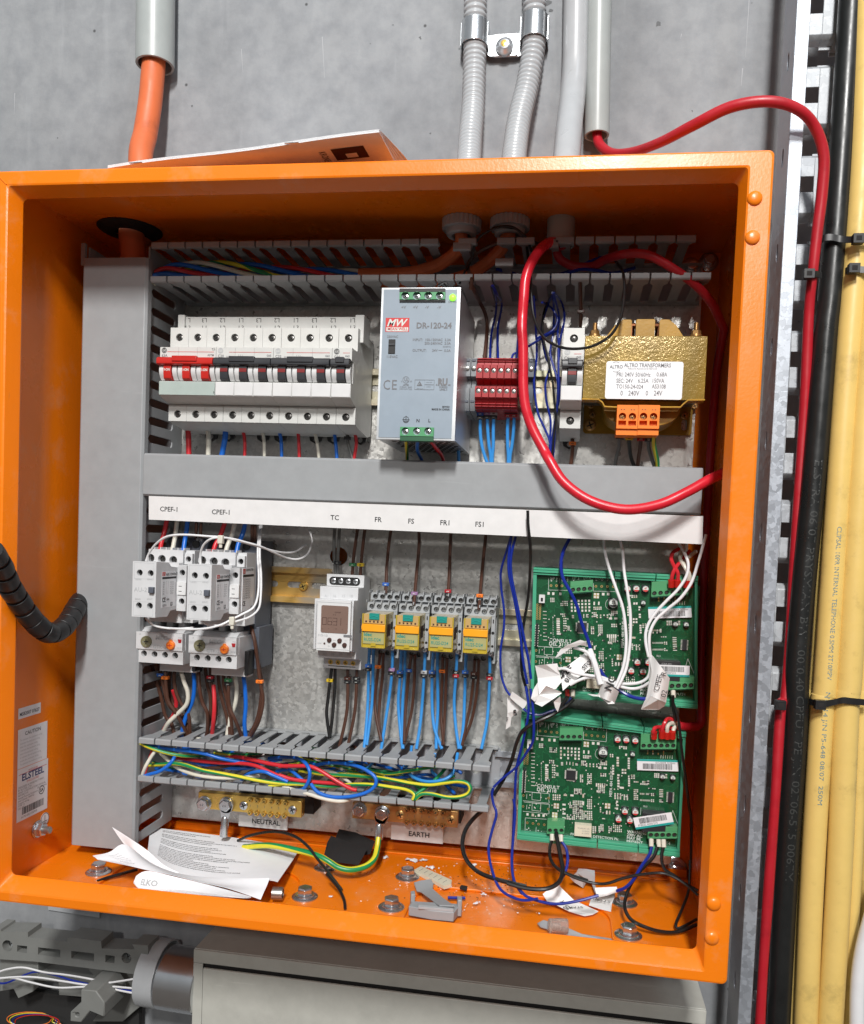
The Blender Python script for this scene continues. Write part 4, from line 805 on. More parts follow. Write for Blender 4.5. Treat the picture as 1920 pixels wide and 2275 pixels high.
for x in (193, 257, 322): a, b = W('F', x, 808, 119.8), W('F', x + 2, 765, 119.8); mb.box(a.x, b.x, 119.8, 119.9, a.z, b.z)
obj('lettering', mb, tm, smooth_=0); mb = MB('ink'); mb.text('theben', (-190.5, 133, -88), 5, U=(0, 0, 1), V=(0, -1, 0), bold=.02)
obj('side_lettering', mb, tm, smooth_=0)
a, b = px2('F2', 20, 1160, 102), px2('F2', 505, 480, 102); mb = MB('white'); mb.box(a[0], b[0], 102, 106, a[1], b[1])
mb.use('inkf'); rectline(mb, 'F2', 16, 480, 515, 1168, 101.8, 6); ct(mb, 'F2', 'DIGI-1/2', 40, 962, 101.8, 26); ct(mb, 'F2', 'RESET', 35, 1072, 101.8, 17); ct(mb, 'F2', 'DAY', 250, 1030, 101.8, 14); ct(mb, 'F2', 'h+1', 415, 1035, 101.8, 16); ct(mb, 'F2', 'CH', 175, 1112, 101.8, 16)
a, b = px2('F2', 400, 978, 101.8), px2('F2', 515, 952, 101.8); mb.use('inkg').box(a[0], b[0], 101.6, 101.8, a[1], b[1])
fp = obj('front_plate', mb, tm, bev=.3)
a, b = px2('F2', 78, 912, 101.5), px2('F2', 470, 550, 101.5); mb = MB('lcd'); mb.prism(rrect(a[0], b[0], a[1], b[1], 1.6), 'y', 101.5, 102.1)
o = W('F2', 90, 800, 101.3); sg = {'0': 'abcdef', '6': 'acdefg', '3': 'abcdg', '1': 'bc'}; mb.use('krbrown'); wx, hz, tk = 3.5, 6.2, .36
for i, dch in enumerate('0631'):
    ox = o.x + (.9, 5.9, 10.7, 14.4)[i]
    seg = dict(a=(0, hz, wx, 0), d=(0, 0, wx, 0), g=(0, hz / 2, wx, 0), f=(0, hz / 2, 0, hz / 2), e=(0, 0, 0, hz / 2), b=(wx, hz / 2, 0, hz / 2), c=(wx, 0, 0, hz / 2))
    for s in sg[dch]: q = seg[s]; mb.box(ox + q[0] - tk / 2, ox + q[0] + q[2] + tk / 2, 101.35, 101.5, o.z + q[1] - tk / 2, o.z + q[1] + q[3] + tk / 2)
mb.box(o.x + 9.8, o.x + 10.2, 101.35, 101.5, o.z + 2, o.z + 2.4).box(o.x + 9.8, o.x + 10.2, 101.35, 101.5, o.z + 4, o.z + 4.4)
for s, x, y, h in (('SUMMER', 275, 640, 16), ('X X', 250, 675, 18), ('M', 90, 870, 14), ('T', 185, 870, 14), ('W', 285, 872, 14), ('T', 375, 880, 14), ('x', 440, 805, 14)): ct(mb, 'F2', s, x, y, 101.4, h, m='krbrown')
obj('display', mb, tm, smooth_=0)
for x, y in ((203, 1018), (347, 1028), (270, 1085), (415, 1090)): o = W('F2', x, y, 102); mb = MB('krbrown'); mb.lathe(o, (0, -1, 0), [(0, 2.1), (1.6, 2.0), (2.0, 1.5)], 18); obj('button', mb, tm)
o = W('F2', 133, 1068, 101.9); mb = MB('krbrown'); mb.prism(circ(o.x, o.z, .9), 'y', 101.6, 102); obj('button', mb, tm)
# ================================================================== RELAYS AND SOCKETS
rx = [W('F', v, 870, 122).x for v in (481, 730, 986, 1244)]; rz0 = W('F', 481, 900, 122).z
posn = ('leftmost', 'second', 'third', 'rightmost'); names4 = ('FR', 'FS', 'FR1', 'FS1')
def sock(i):
    x0 = rx[i]; x1 = x0 + 28.4; dz = W('F', 500 + i * 254, 905 + i * 12.6, 122).z - W('F', 500, 905, 122).z
    th = thing('relay_socket', 'grey screw socket of the %s yellow relay, under the %s lettering' % (posn[i], names4[i]), 'relay socket', (x0 + 14, 140, -109 + dz), 'grey relay sockets')
    z1t, z1b = W('F', 510, 762, 134).z + dz, W('F', 510, 818, 134).z + dz; z2t, z2b = W('F', 481, 838, 122).z + dz, W('F', 481, 903, 122).z + dz; z3t, z3b = W('F', 560, 1195, 134).z + dz, W('F', 560, 1268, 134).z + dz
    mb = MB('relaygrey'); mb.box(x0 + .3, x1 - .3, 140, 164, z3b + .3, z1t - .3); mb.box(x0 + .2, x1 - .2, 126.2, 140, z2b - .2, z2t - .2).box(x0 + 2, x1 - 2, 124, 140, z3t, z2b)
    xs = [x0 + 4.2 + k * 6.9 for k in range(4)]
    holed(mb, x0, x1, z1b, z1t, 134, [(x, (z1t + z1b) / 2 - .4, 2.4) for x in xs], 6); holed(mb, x0, x1, z2b, z2t, 122, [(x, (z2t + z2b) / 2, 2.4) for x in xs], 4)
    xs3 = [x0 + 11.2 + k * 6.6 for k in range(3)]; holed(mb, x0 + 7, x1, z3b, z3t, 134, [(x, (z3t + z3b) / 2, 2.4) for x in xs3], 6)
    for x in [x0 + .1 + k * 6.95 for k in range(5)]: mb.box(x - .45 if x > x0 + 1 else x, x + .45 if x < x1 - 1 else x1, 128, 139, z1t, z1t + 2.6).box(x - .45 if x > x0 + 1 else x, x + .45 if x < x1 - 1 else x1, 117.5, 126, z2t, z2t + 2.4)
    mb.box(x1 - 3.4, x1, 121, 126, z3t + 4, z2b - .2); mb.use('hole').prism(circ(x1 - 1.7, (z3t + z2b) / 2 + 3, 1.4), 'y', 120.8, 121.2).prism(circ(x1 - 1.7, (z3t + z2b) / 2 - 9, 1.2), 'y', 120.8, 121.2).box(x1 - 2.2, x1 - 1.2, 120.8, 121.2, z2b - 6, z2b - 2.5)
    b = obj('body', mb, th, bev=.25)
    for x in xs:
        mb = MB(); screw(mb, (x, 139.6, (z1t + z1b) / 2 - .4), 2.1, m='steeld', h=1, ang=random.random() * 3); obj('terminal_screw', mb, th); mb = MB(); screw(mb, (x, 125.8, (z2t + z2b) / 2), 2.1, m='steel', h=1.6, ang=random.random() * 3); obj('terminal_screw', mb, th)
    for x in xs3: mb = MB(); screw(mb, (x, 139.6, (z3t + z3b) / 2), 2.1, m='steeld', h=1.2, ang=random.random() * 3); obj('terminal_screw', mb, th)
    mb = MB(); screw(mb, (x1 - 3, 121.8, z3t + 2), 2.1, m='steel', h=1.2); obj('terminal_screw', mb, th)
def relay(i):
    p0_, p1_ = W('F', 445 + (0, 262, 527, 796)[i], 940 + (0, 13, 25, 38)[i], 90), W('F', 622 + (0, 262, 527, 796)[i], 1190 + (0, 12, 30, 42)[i], 90); x0, x1, z1, z0 = p0_.x, p0_.x + 20.6, p0_.z, p0_.z - 28.2
    th = thing('relay', 'yellow cased relay with teal lever and orange band, below the %s lettering' % names4[i], 'relay', ((x0 + x1) / 2, 105, z0), 'yellow relays plugged into grey sockets')
    mb = MB('yrel'); mb.box(x0, x1, 91.5, 129, z0, z1 + 1.2); mb.box(x0 - .3, x0 + .5, 90, 92, z0 - .3, z1 + 1.5).box(x1 - .5, x1 + .3, 90, 92, z0 - .3, z1 + 1.5).box(x0, x1, 90, 92, z0 - .3, z0 + .4)
    mb.use('krbrown').box(x1 - .01, x1 + .05, 98, 112, z0 + 9, z0 + 20).use('comp').box(x1 - .01, x1 + .06, 114, 121, z0 + 5, z0 + 12).box(x0 + 1, x1 - 1, 93, 126, z1 + 1.1, z1 + 1.3).use('blackm').box(x1 - .01, x1 + .07, 113, 120, z0 + 14, z0 + 21); obj('case', mb, th, bev=.35)
    mb = MB('rwin'); mb.box(x0 + .9, x1 - .9, 90.6, 91.6, z1 - 7, z1 + .9); mb.use('krbrown')
    for k in range(5): mb.box(x0 + 2.4 + k * 3.5, x0 + 3.9 + k * 3.5, 90.4, 90.7, z1 - 6.2, z1 - 4.6)
    obj('window', mb, th)
    mb = MB('teal'); mb.box(x0 + 6, x0 + 15, 89.4, 92.5, z1 - 3.4, z1 + 2); mb.use('tealink').ribbon([(x0 + 7 + k, 89.2, z1 - 1.6 + 1.2 * math.sin(math.pi * k / 7)) for k in range(8)], (0, .15, 0), .5); obj('lever', mb, th, bev=.4)
    mb = MB('ytab'); mb.box(x0 - .2, x1 + .2, 88.8, 91.4, z1 - 14.0, z1 - 7.6); mb.box(x0 - .5, x0 + .6, 88.5, 91, z1 - 12.6, z1 - 9); obj('marking_band', mb, th, bev=.3)
    mb = MB('yrel2'); mb.box(x0 + .8, x1 - .8, 90.5, 91.6, z0 + 3.2, z1 - 14.2); mb.use('teal').text('idec', (x0 + 1.6, 90.35, z1 - 18.2), 4.4, bold=.03).text('RU2S-D24', (x0 + 1.6, 90.35, z1 - 22.6), 4.1, bold=.01, sx=.86); mb.use('yrel').box(x0 + 8, x0 + 12.5, 90.2, 90.5, z0 + 1, z0 + 4); obj('label_window', mb, th)
for i in range(4): sock(i)
for i in range(4): relay(i)
# ================================================================== CIRCUIT MODULES
import numpy as np
def homog(src, dst):
    A = []
    for (x, y), (u, v) in zip(src, dst): A += [[x, y, 1, 0, 0, 0, -u * x, -u * y, -u], [0, 0, 0, x, y, 1, -v * x, -v * y, -v]]
    return np.linalg.svd(np.array(A, float))[2][-1].reshape(3, 3)
HQ = [(200, 65), (1440, 225), (1390, 1165), (165, 1030)]; GQ = [(290, 205), (1530, 270), (1525, 1270), (265, 1165)]
HG = homog(HQ, GQ)
rnd = random.Random(11)
SMD = []
def grid(x, y, nx, ny, sx, sy, w_=10, h_=10, m='tin'):
    for i in range(nx):
        for j in range(ny): SMD.append((x + i * sx, y + j * sy + i * sx * .05, w_, h_, m))
grid(497, 345, 6, 4, 27, 25, 13, 15); grid(335, 315, 3, 3, 12, 12, 7, 8); grid(415, 345, 5, 3, 12, 14, 7, 8); grid(670, 375, 2, 1, 35, 1, 11, 24); grid(668, 405, 5, 2, 13, 13, 9, 9); grid(318, 275, 1, 1, 1, 1, 17, 20); grid(355, 280, 1, 1, 1, 1, 17, 20); grid(410, 285, 2, 1, 38, 1, 17, 20); grid(740, 310, 2, 1, 38, 1, 19, 19)
grid(390, 475, 1, 8, 1, 16, 24, 11); grid(413, 440, 3, 2, 14, 16, 8, 9); grid(435, 475, 2, 6, 14, 18, 10, 8); grid(470, 535, 1, 4, 1, 9, 18, 4); grid(505, 455, 1, 3, 1, 9, 16, 5); grid(540, 460, 3, 1, 24, 1, 6, 22); grid(615, 455, 1, 3, 1, 9, 18, 5); grid(655, 445, 3, 3, 13, 13, 9, 9); grid(690, 465, 5, 2, 26, 16, 10, 10)
grid(645, 550, 2, 5, 14, 12, 9, 9); grid(700, 540, 3, 6, 12, 14, 9, 8); grid(800, 445, 4, 3, 13, 12, 9, 9); grid(870, 395, 2, 2, 16, 14, 9, 10); grid(890, 480, 1, 4, 1, 20, 14, 12); grid(925, 420, 1, 4, 1, 19, 17, 13); grid(1008, 425, 1, 5, 1, 18, 15, 12); grid(930, 550, 1, 5, 1, 21, 16, 13); grid(1010, 560, 1, 5, 1, 17, 14, 12); grid(970, 395, 2, 1, 18, 1, 13, 16); grid(962, 510, 2, 2, 20, 22, 13, 13); grid(955, 645, 1, 1, 1, 1, 30, 14)
grid(790, 495, 2, 1, 40, 1, 22, 14); grid(800, 540, 3, 2, 16, 14, 10, 10); grid(765, 617, 5, 2, 15, 12, 10, 12); grid(780, 672, 1, 1, 1, 1, 28, 16); grid(780, 640, 4, 4, 14, 13, 9, 8); grid(440, 700, 4, 3, 16, 16, 10, 10); grid(600, 655, 5, 4, 12, 11, 8, 8); grid(530, 700, 2, 1, 50, 1, 24, 13); grid(590, 745, 6, 8, 13, 13, 8, 8); grid(665, 705, 1, 1, 1, 1, 12, 28); grid(665, 762, 1, 1, 1, 1, 12, 28); grid(700, 735, 3, 6, 13, 13, 8, 8); grid(545, 850, 5, 3, 13, 14, 9, 9); grid(615, 820, 9, 5, 14, 14, 9, 9); grid(565, 780, 3, 2, 13, 13, 8, 9); grid(555, 755, 2, 2, 12, 12, 8, 8)
grid(520, 772, 1, 4, 1, 34, 24, 13); grid(245, 845, 1, 1, 1, 1, 16, 18); grid(285, 850, 1, 1, 1, 1, 18, 20); grid(330, 853, 2, 1, 36, 1, 17, 18); grid(820, 830, 3, 1, 22, 1, 11, 26); grid(795, 795, 1, 4, 1, 15, 9, 10); grid(818, 878, 1, 1, 1, 1, 22, 6); grid(905, 690, 3, 4, 20, 12, 10, 8); grid(975, 700, 2, 4, 22, 11, 9, 8); grid(920, 750, 1, 3, 1, 26, 14, 14)
grid(1095, 690, 9, 1, 9, 1, 4, 12); grid(1095, 738, 9, 1, 9, 1, 4, 12); grid(1180, 690, 2, 2, 14, 12, 8, 8); grid(1180, 736, 2, 2, 14, 12, 8, 8); grid(1252, 660, 1, 8, 1, 13, 28, 5); grid(1050, 660, 3, 6, 12, 14, 8, 8); grid(1100, 600, 4, 2, 15, 16, 9, 12); grid(1155, 605, 1, 1, 1, 1, 12, 26); grid(1050, 600, 3, 1, 13, 1, 8, 9); grid(1160, 650, 4, 1, 15, 1, 9, 6); grid(1205, 540, 3, 3, 14, 12, 9, 9); grid(1290, 545, 1, 3, 1, 12, 14, 6); grid(1030, 550, 2, 3, 18, 12, 11, 6); grid(1150, 350, 4, 3, 40, 18, 9, 12, 'gold')
grid(740, 940, 2, 4, 16, 14, 10, 10); grid(785, 925, 3, 4, 14, 14, 9, 10); grid(860, 940, 2, 4, 16, 14, 10, 8); grid(895, 930, 5, 4, 14, 14, 8, 9); grid(940, 335, 4, 2, 16, 12, 10, 10); grid(286, 385, 1, 10, 1, 27, 28, 4); grid(1250, 410, 6, 1, 17, 1, 3, 26)
for _ in range(120): SMD.append((rnd.uniform(240, 1020), rnd.uniform(440, 1000), 7, 8, 'tin'))
def module(up, label):
    def f(u, v, Y=124.0):
        if not up: return W('H', u, v, Y)
        q = HG @ np.array([u, v, 1.0]); return W('G', q[0] / q[2], q[1] / q[2], Y)
    c = [f(*q, 119) for q in HQ]; lo = [f(*q, 150) for q in HQ]
    th = thing('circuit_module', label, 'circuit module', (c[0].x + 72, 140, c[3].z), 'green circuit boards in green carriers')
    mb = MB('carrier')
    def bar(a, b, wv, Y0, Y1, m='carrier'):
        mb.use(m); A, B = Vector(a), Vector(b); wv = Vector(wv); mb.add([A + Vector((0, Y0 - 119, 0)), B + Vector((0, Y0 - 119, 0)), B + wv + Vector((0, Y0 - 119, 0)), A + wv + Vector((0, Y0 - 119, 0)), A + Vector((0, Y1 - 119, 0)), B + Vector((0, Y1 - 119, 0)), B + wv + Vector((0, Y1 - 119, 0)), A + wv + Vector((0, Y1 - 119, 0))], [(0, 1, 2, 3), (7, 6, 5, 4), (0, 4, 5, 1), (1, 5, 6, 2), (2, 6, 7, 3), (3, 7, 4, 0)])
    for s0, s1 in ((0, .497), (.503, .747), (.752, 1)):
        for (A, B, d) in ((c[0], c[1], -1), (c[3], c[2], 1)):
            a, b = A.lerp(B, s0), A.lerp(B, s1); bar(a, b, (0, 0, 4.2 * d), 117, 160); bar(a + Vector((0, 0, 4.3 * d)), b + Vector((0, 0, 4.3 * d)), (0, 0, 2.0 * d), 118.5, 128); bar(a + Vector((0, 0, 1.3 * d)), b + Vector((0, 0, 1.3 * d)), (0, 0, .5 * d), 116.4, 117)
    bar(c[0] + Vector((0, 0, -6)), c[3] + Vector((0, 0, 6)), (3.2, 0, 0), 119, 160); bar(c[1] + Vector((0, 0, -6)), c[2] + Vector((0, 0, 6)), (-2.4, 0, 0), 119, 160)
    bar(c[3] + Vector((3, 0, 0)), c[2], (0, 0, (c[0].z - c[3].z) * .93), 140, 158)
    obj('carrier', mb, th, bev=.4)
    inn = [c[0] + Vector((3.3, 0, -5)), c[1] + Vector((-2.6, 0, -5)), c[2] + Vector((-2.6, 0, 5)), c[3] + Vector((3.3, 0, 5))]
    mb = MB('pcb'); mb.add([Vector((p.x, 124.2, p.z)) for p in inn] + [Vector((p.x, 125.8, p.z)) for p in inn], [(0, 1, 2, 3), (7, 6, 5, 4), (0, 4, 5, 1), (1, 5, 6, 2), (2, 6, 7, 3), (3, 7, 4, 0)])
    T = lambda s, u, v, h, a='LEFT', b=.0, q=1., U=(1, 0, -.02), V=(0, 0, 1): mb.use('inkw').text(s, f(u, v, 124.05), pxmm('H', h, 124) / .66, U=U, V=V, align=a, bold=b, sx=q)
    T('CONSULT', 316, 640, 24, b=.012, q=1.02); T('DEL 2118', 314, 668, 24, b=.012, q=1.02)
    for s, u, v in (('I/P 1', 333, 172), ('I/P 2', 417, 176), ('I/P 3', 503, 180), ('I/P 4', 590, 186), ('AUX', 682, 192), ('24V', 770, 198)): T(s, u, v, 20, b=.01)
    for k, u in enumerate((333, 376, 420, 463, 508, 550, 592, 640, 682, 726, 770, 815)): T('+' if k not in (1, 3, 5, 7, 10, 11) else '-', u, 188 + k * 2.7, 16, b=.02)
    T('SND1', 236, 998, 20, b=.01); T('SND2', 320, 1006, 20, b=.01); T('+  -', 233, 968, 16, b=.02); T('+  -', 318, 976, 16, b=.02)
    T('WARNING', 995, 984, 20, b=.02); T('230V AC', 993, 1008, 20, b=.02); T('MAY BE', 992, 1032, 20, b=.02); T('PRESENT', 990, 1058, 20, b=.02)
    T('PROTEC FIRE DETECTION Plc', 568, 1002, 18, b=.01, q=1.0); T('MADE IN UK', 567, 1026, 18, b=.01); T('OUTPUT4', 1180, 1060, 20)
    T('MEFA 484 ISSUE C', 880, 715, 19, b=.01, U=(0, 0, 1), V=(-1, 0, 0)); T('FS2', 186, 735, 17, U=(0, 0, 1), V=(-1, 0, 0)); T('FS1', 184, 810, 17, U=(0, 0, 1), V=(-1, 0, 0)); T('RL3', 1118, 790, 12)
    for k in range(11): T(str(k), 345, 470 + k * 14, 9)
    def ln(u0, v0, u1, v1, w_=2.6):
        a, b = f(u0, v0, 124.1), f(u1, v1, 124.1); t = (b - a); n_ = Vector((-t.z, 0, t.x)).normalized() * pxmm('H', w_, 124) / 2; mb.use('inkw').add([a - n_, b - n_, b + n_, a + n_], [(0, 1, 2, 3)])
    for q in (((320, 158), (318, 250)), ((318, 250), (484, 264)), ((405, 165), (403, 205)), ((668, 222), (666, 282)), ((666, 282), (838, 298)), ((838, 298), (842, 185)), ((228, 872), (226, 990)), ((228, 872), (388, 882)), ((310, 940), (308, 990)), ((1100, 795), (1096, 850))): ln(*q[0], *q[1])
    for dv in (0, 80):
        for q in (((216, 672), (410, 690)), ((410, 690), (408, 716)), ((408, 760), (405, 735)), ((210, 742), (405, 762)), ((280, 680), (278, 735)), ((345, 686), (343, 742)), ((278, 735), (343, 742)), ((280, 680), (345, 686)), ((240, 694), (238, 728))): ln(q[0][0], q[0][1] + dv, q[1][0], q[1][1] + dv)
    for q in (((1310, 905), (1340, 815)), ((1340, 815), (1378, 920))): ln(*q[0], *q[1])
    for k in range(14): a = math.radians(100 + k * 13); a2 = math.radians(113 + k * 13); ln(805 + 50 * math.cos(a), 388 - 46 * math.sin(a), 805 + 50 * math.cos(a2), 388 - 46 * math.sin(a2), 2)
    for u, v in [(338 + k * 43, 217 + k * 4) for k in range(4)] + [(686 + k * 44, 247 + k * 4) for k in range(4)] + [(243, 909), (286, 914), (328, 919), (371, 924), (215, 703), (404, 723), (211, 785), (401, 806)]:
        o = f(u, v, 124.1); mb.use('gold').plate(circ(o.x, o.z, 1.15, 12), [circ(o.x, o.z, .5, 8)], (0, 124.05, 0), (1, 0, 0), (0, 0, 1), (0, .1, 0)).use('hole').prism(circ(o.x, o.z, .5, 8), 'y', 124.1, 124.15)
    for u, v in ((688, 318), (462, 782), (450, 850), (848, 782)):
        o = f(u, v, 124.1); mb.use('gold').box(o.x - 2.4, o.x + 2.4, 124, 124.15, o.z - 2.4, o.z + 2.4); mb.use('tin')
        for a in (-1.3, 1.3):
            for b in (-1.3, 1.3): mb.box(o.x + a - .9, o.x + a + .9, 123.9, 124.05, o.z + b - .9, o.z + b + .9)
    board = obj('circuit_board', mb, th, smooth_=0)
    mb = MB('tin')
    for (u, v, w_, h_, m) in SMD:
        if rnd.random() < .06: continue
        o = f(u, v, 124); w2, h2 = pxmm('H', w_, 124) / 2, pxmm('H', h_, 124) / 2; mb.use('comp' if rnd.random() < .12 else m).box(o.x - w2, o.x + w2, 123.75, 124.2, o.z - h2, o.z + h2)
    for _ in range(46): 
        u, v = rnd.choice(SMD)[:2]; o = f(u + 9, v, 124); mb.use('chip').box(o.x - .8, o.x + .8, 123.3, 124.2, o.z - .6, o.z + .6)
    obj('surface_components', mb, board, smooth_=0, kind='stuff')
    o = f(572, 548); mb = MB('chip'); s = 4.2; mb.box(o.x - s, o.x + s, 122.6, 124.1, o.z - s, o.z + s); mb.use('tin')
    for k in range(16):
        t = -3.6 + k * .48
        for a, b, c2, d in ((o.x + t, o.x + t + .26, o.z + s, o.z + s + 1.3), (o.x + t, o.x + t + .26, o.z - s - 1.3, o.z - s), (o.x - s - 1.3, o.x - s, o.z + t, o.z + t + .26), (o.x + s, o.x + s + 1.3, o.z + t, o.z + t + .26)): mb.box(a, b, 123.6, 124.1, c2, d)
    obj('microchip', mb, th, smooth_=0)
    o = f(1320, 715); mb = MB('chip'); mb.box(o.x - 1.9, o.x + 1.9, 122.7, 124.1, o.z - 4.6, o.z + 4.6); mb.use('tin')
    for k in range(8): mb.box(o.x - 3.2, o.x + 3.2, 123.5, 124.1, o.z - 4.3 + k * 1.15, o.z - 3.9 + k * 1.15)
    obj('microchip', mb, th, smooth_=0)
    def cap(u, v, r, red=True, h=6):
        o = f(u, v, 124 - h); mb = MB('black'); mb.box(o.x - r, o.x + r, 122.4, 124.1, o.z - r, o.z + r).use('alu').lathe((o.x, 122.6, o.z), (0, -1, 0), [(0, r * .9), (h - 2.6, r * .9), (h - 1.8, r * .82)], 20); mb.use('inkw').prism(circ(o.x, o.z, r * .78, 18), 'y', 124 - h + .05, 124 - h + .55)
        mb.use('inkr' if red else 'ink').prism([(o.x + r * .76 * math.cos(t), o.z + r * .76 * math.sin(t)) for t in [math.radians(200 + k * 14) for k in range(11)]], 'y', 124 - h - .02, 124 - h + .1)
        mb.text('47' if red else '22', (o.x, 124 - h - .05, o.z - .2), r * .7, align='CENTER', bold=.03); obj('capacitor', mb, th)
    for u, v in ((925, 285), (990, 288), (1058, 294), (980, 828), (1058, 832), (932, 888), (1018, 896)): cap(u, v, 3.1)
    cap(815, 385, 4.4, False, 8); cap(1038, 398, 2.2, False, 4.6); cap(1265, 568, 2.4, False, 4.6); cap(1342, 575, 2.4, False, 4.6)
    def tb(us, v, hgt, top, lab='terminal_block', Y=113.5, below=0, rr=16):
        a, b = f(us[0] - 22, v + 24, Y), f(us[-1] + 22, v + 24, Y); z1_ = f(us[0], v - top, Y).z; z0_ = a.z; sl = (b.z - a.z)
        n = len(us); mb = MB('tgreen'); P_ = lambda t, z: Vector((a.x + (b.x - a.x) * t, Y, z + sl * t))
        r = pxmm('H', rr, Y); zc = f(us[0], v, Y).z - sl * (22 / (us[-1] - us[0] + 44))
        zc_rel = [zc + sl * ((i + .5) / n) for i in range(n)]
        hl = [circ((i + .5) / n * (b.x - a.x), zc - z0_, r, 14) for i in range(n)]; ww = b.x - a.x; htop = (f(us[0], v - 24, Y).z - z0_)
        mb.plate([(0, 0), (ww, 0), (ww, htop), (0, htop)], hl, (a.x, Y, z0_), (1, 0, sl / ww), (0, 0, 1), (0, 2.6, 0))
        mb.obox((a.x, Y + 2.7, z0_), (ww, 0, sl), (0, 0, htop), (0, 7.6, 0)); mb.obox((a.x, Y + .8, z0_ + htop), (ww, 0, sl), (0, 0, z1_ - z0_ - htop), (0, 9.4, 0))
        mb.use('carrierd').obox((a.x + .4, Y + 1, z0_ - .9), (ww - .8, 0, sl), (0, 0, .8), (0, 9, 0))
        t = obj(lab, mb, th, bev=.2)
        for i in range(n): mb = MB(); screw(mb, (a.x + (i + .5) / n * ww, Y + 2.4, zc + sl * ((i + .5) / n) ), r * .82, m='steelk', cross=False, h=.8, ang=rnd.random() * 3); obj('screw', mb, t)
    tb((507, 551, 594, 638), 262, 48, 62); tb((1118, 1163, 1208, 1253, 1298, 1343), 330, 48, 84); tb((412, 456, 499), 968, 48, 66); tb((1172, 1217, 1262, 1307, 1352), 1004, 48, 60, rr=18)
    if up:
        pass
    o = f(662, 950); mb = MB('ivory'); mb.box(o.x - 7.4, o.x + 7.4, 117, 124.1, o.z - 5, o.z + 5); mb.use('inkg').text('TK RELAY 12V', (o.x - 5, 116.9, o.z + 1.6), 1.7).text('1A 30VDC', (o.x - 1, 116.9, o.z - .6), 1.5).text('6V 12VDC', (o.x - 1, 116.9, o.z - 2.6), 1.5); obj('relay', mb, th, bev=.3)
    o = f(1190, 880); mb = MB('chip'); mb.box(o.x - 10, o.x + 10, 114, 124.1, o.z - 9, o.z + 8); mb.use('inkf').text('0.35A 60V', (o.x - 6, 113.9, o.z + 5), 2); obj('relay', mb, th, bev=.3)
    o = f(266, 312); mb = MB('white'); mb.box(o.x - 2.6, o.x + 2.6, 119, 124.1, o.z - 3.6, o.z + 3.6); mb.use('hole').box(o.x - 1, o.x + 1, 118.9, 119.2, o.z - 2.4, o.z + 1); obj('plug_socket', mb, th, bev=.3)
    mb = MB('black'); a, b = f(196, 670), f(238, 500); mb.box(a.x, b.x - .4, 120, 124.1, a.z + 1, b.z); mb.use('tin')
    for k in range(9):
        for j in (0, 1): z = b.z - 1.3 - k * 2.2; x = a.x + 1.2 + j * 2.6; mb.box(x - .3, x + .3, 114.5, 120, z - .3, z + .3)
    obj('pin_header', mb, th); mb = MB('gold'); a, b = f(216, 470), f(252, 352)
    for k in range(8):
        for j in (0, 1): o = Vector((a.x + .6 + j * 2.6, 0, b.z - .8 - k * (b.z - a.z) / 8)); mb.plate(circ(o.x, o.z, 1.0, 10), [circ(o.x, o.z, .45, 8)], (0, 123.9, 0), (1, 0, 0), (0, 0, 1), (0, .3, 0))
    obj('pad_row', mb, board, smooth_=0)
    def stk(q, label_, flip, Y=112.6):
        p = [f(u, v, Y) for u, v in q]; U = (p[1] - p[0]); V = (p[3] - p[0]); mb = MB('stick'); mb.obox(p[0], U, V, (0, .2, 0)); mb.use('tealink')
        y0_ = .82 if flip else 0; mb.obox(p[0] + V * y0_ + Vector((0, -.05, 0)), U, V * .18, (0, .05, 0)); t = .14; r2 = random.Random(5); b0, b1 = (.12, .62) if flip else (.42, .88)
        while t < .86: d = r2.choice((.008, .012, .02)); mb.use('ink').obox(p[0] + U * t + V * b0 + Vector((0, -.06, 0)), U * d, V * (b1 - b0), (0, .05, 0)); t += d + r2.choice((.007, .011))
        if flip: mb.text('FFB032 6000/210', p[0] + U * .93 + V * .8 + Vector((0, -.06, 0)), 2.4, U=-U.normalized(), V=-V.normalized())
        else: mb.text('FFB032 6000/210', p[0] + U * .08 + V * .22 + Vector((0, -.06, 0)), 2.4, U=U.normalized(), V=V.normalized())
        obj('barcode_sticker', mb, th, smooth_=0)
    stk(((1072, 512), (1382, 522), (1380, 440), (1070, 428)), '', True, 121.5)
    if up: stk(((1085, 925), (1345, 945), (1352, 862), (1090, 845)), '', False, 113.5)
    else: stk(((1062, 960), (1350, 918), (1338, 836), (1040, 872)), '', False, 113)
module(False, 'lower green circuit board in its carrier, with the slanted barcode sticker')
module(True, 'upper green circuit board, half covered by handwritten white tags and hanging wires')
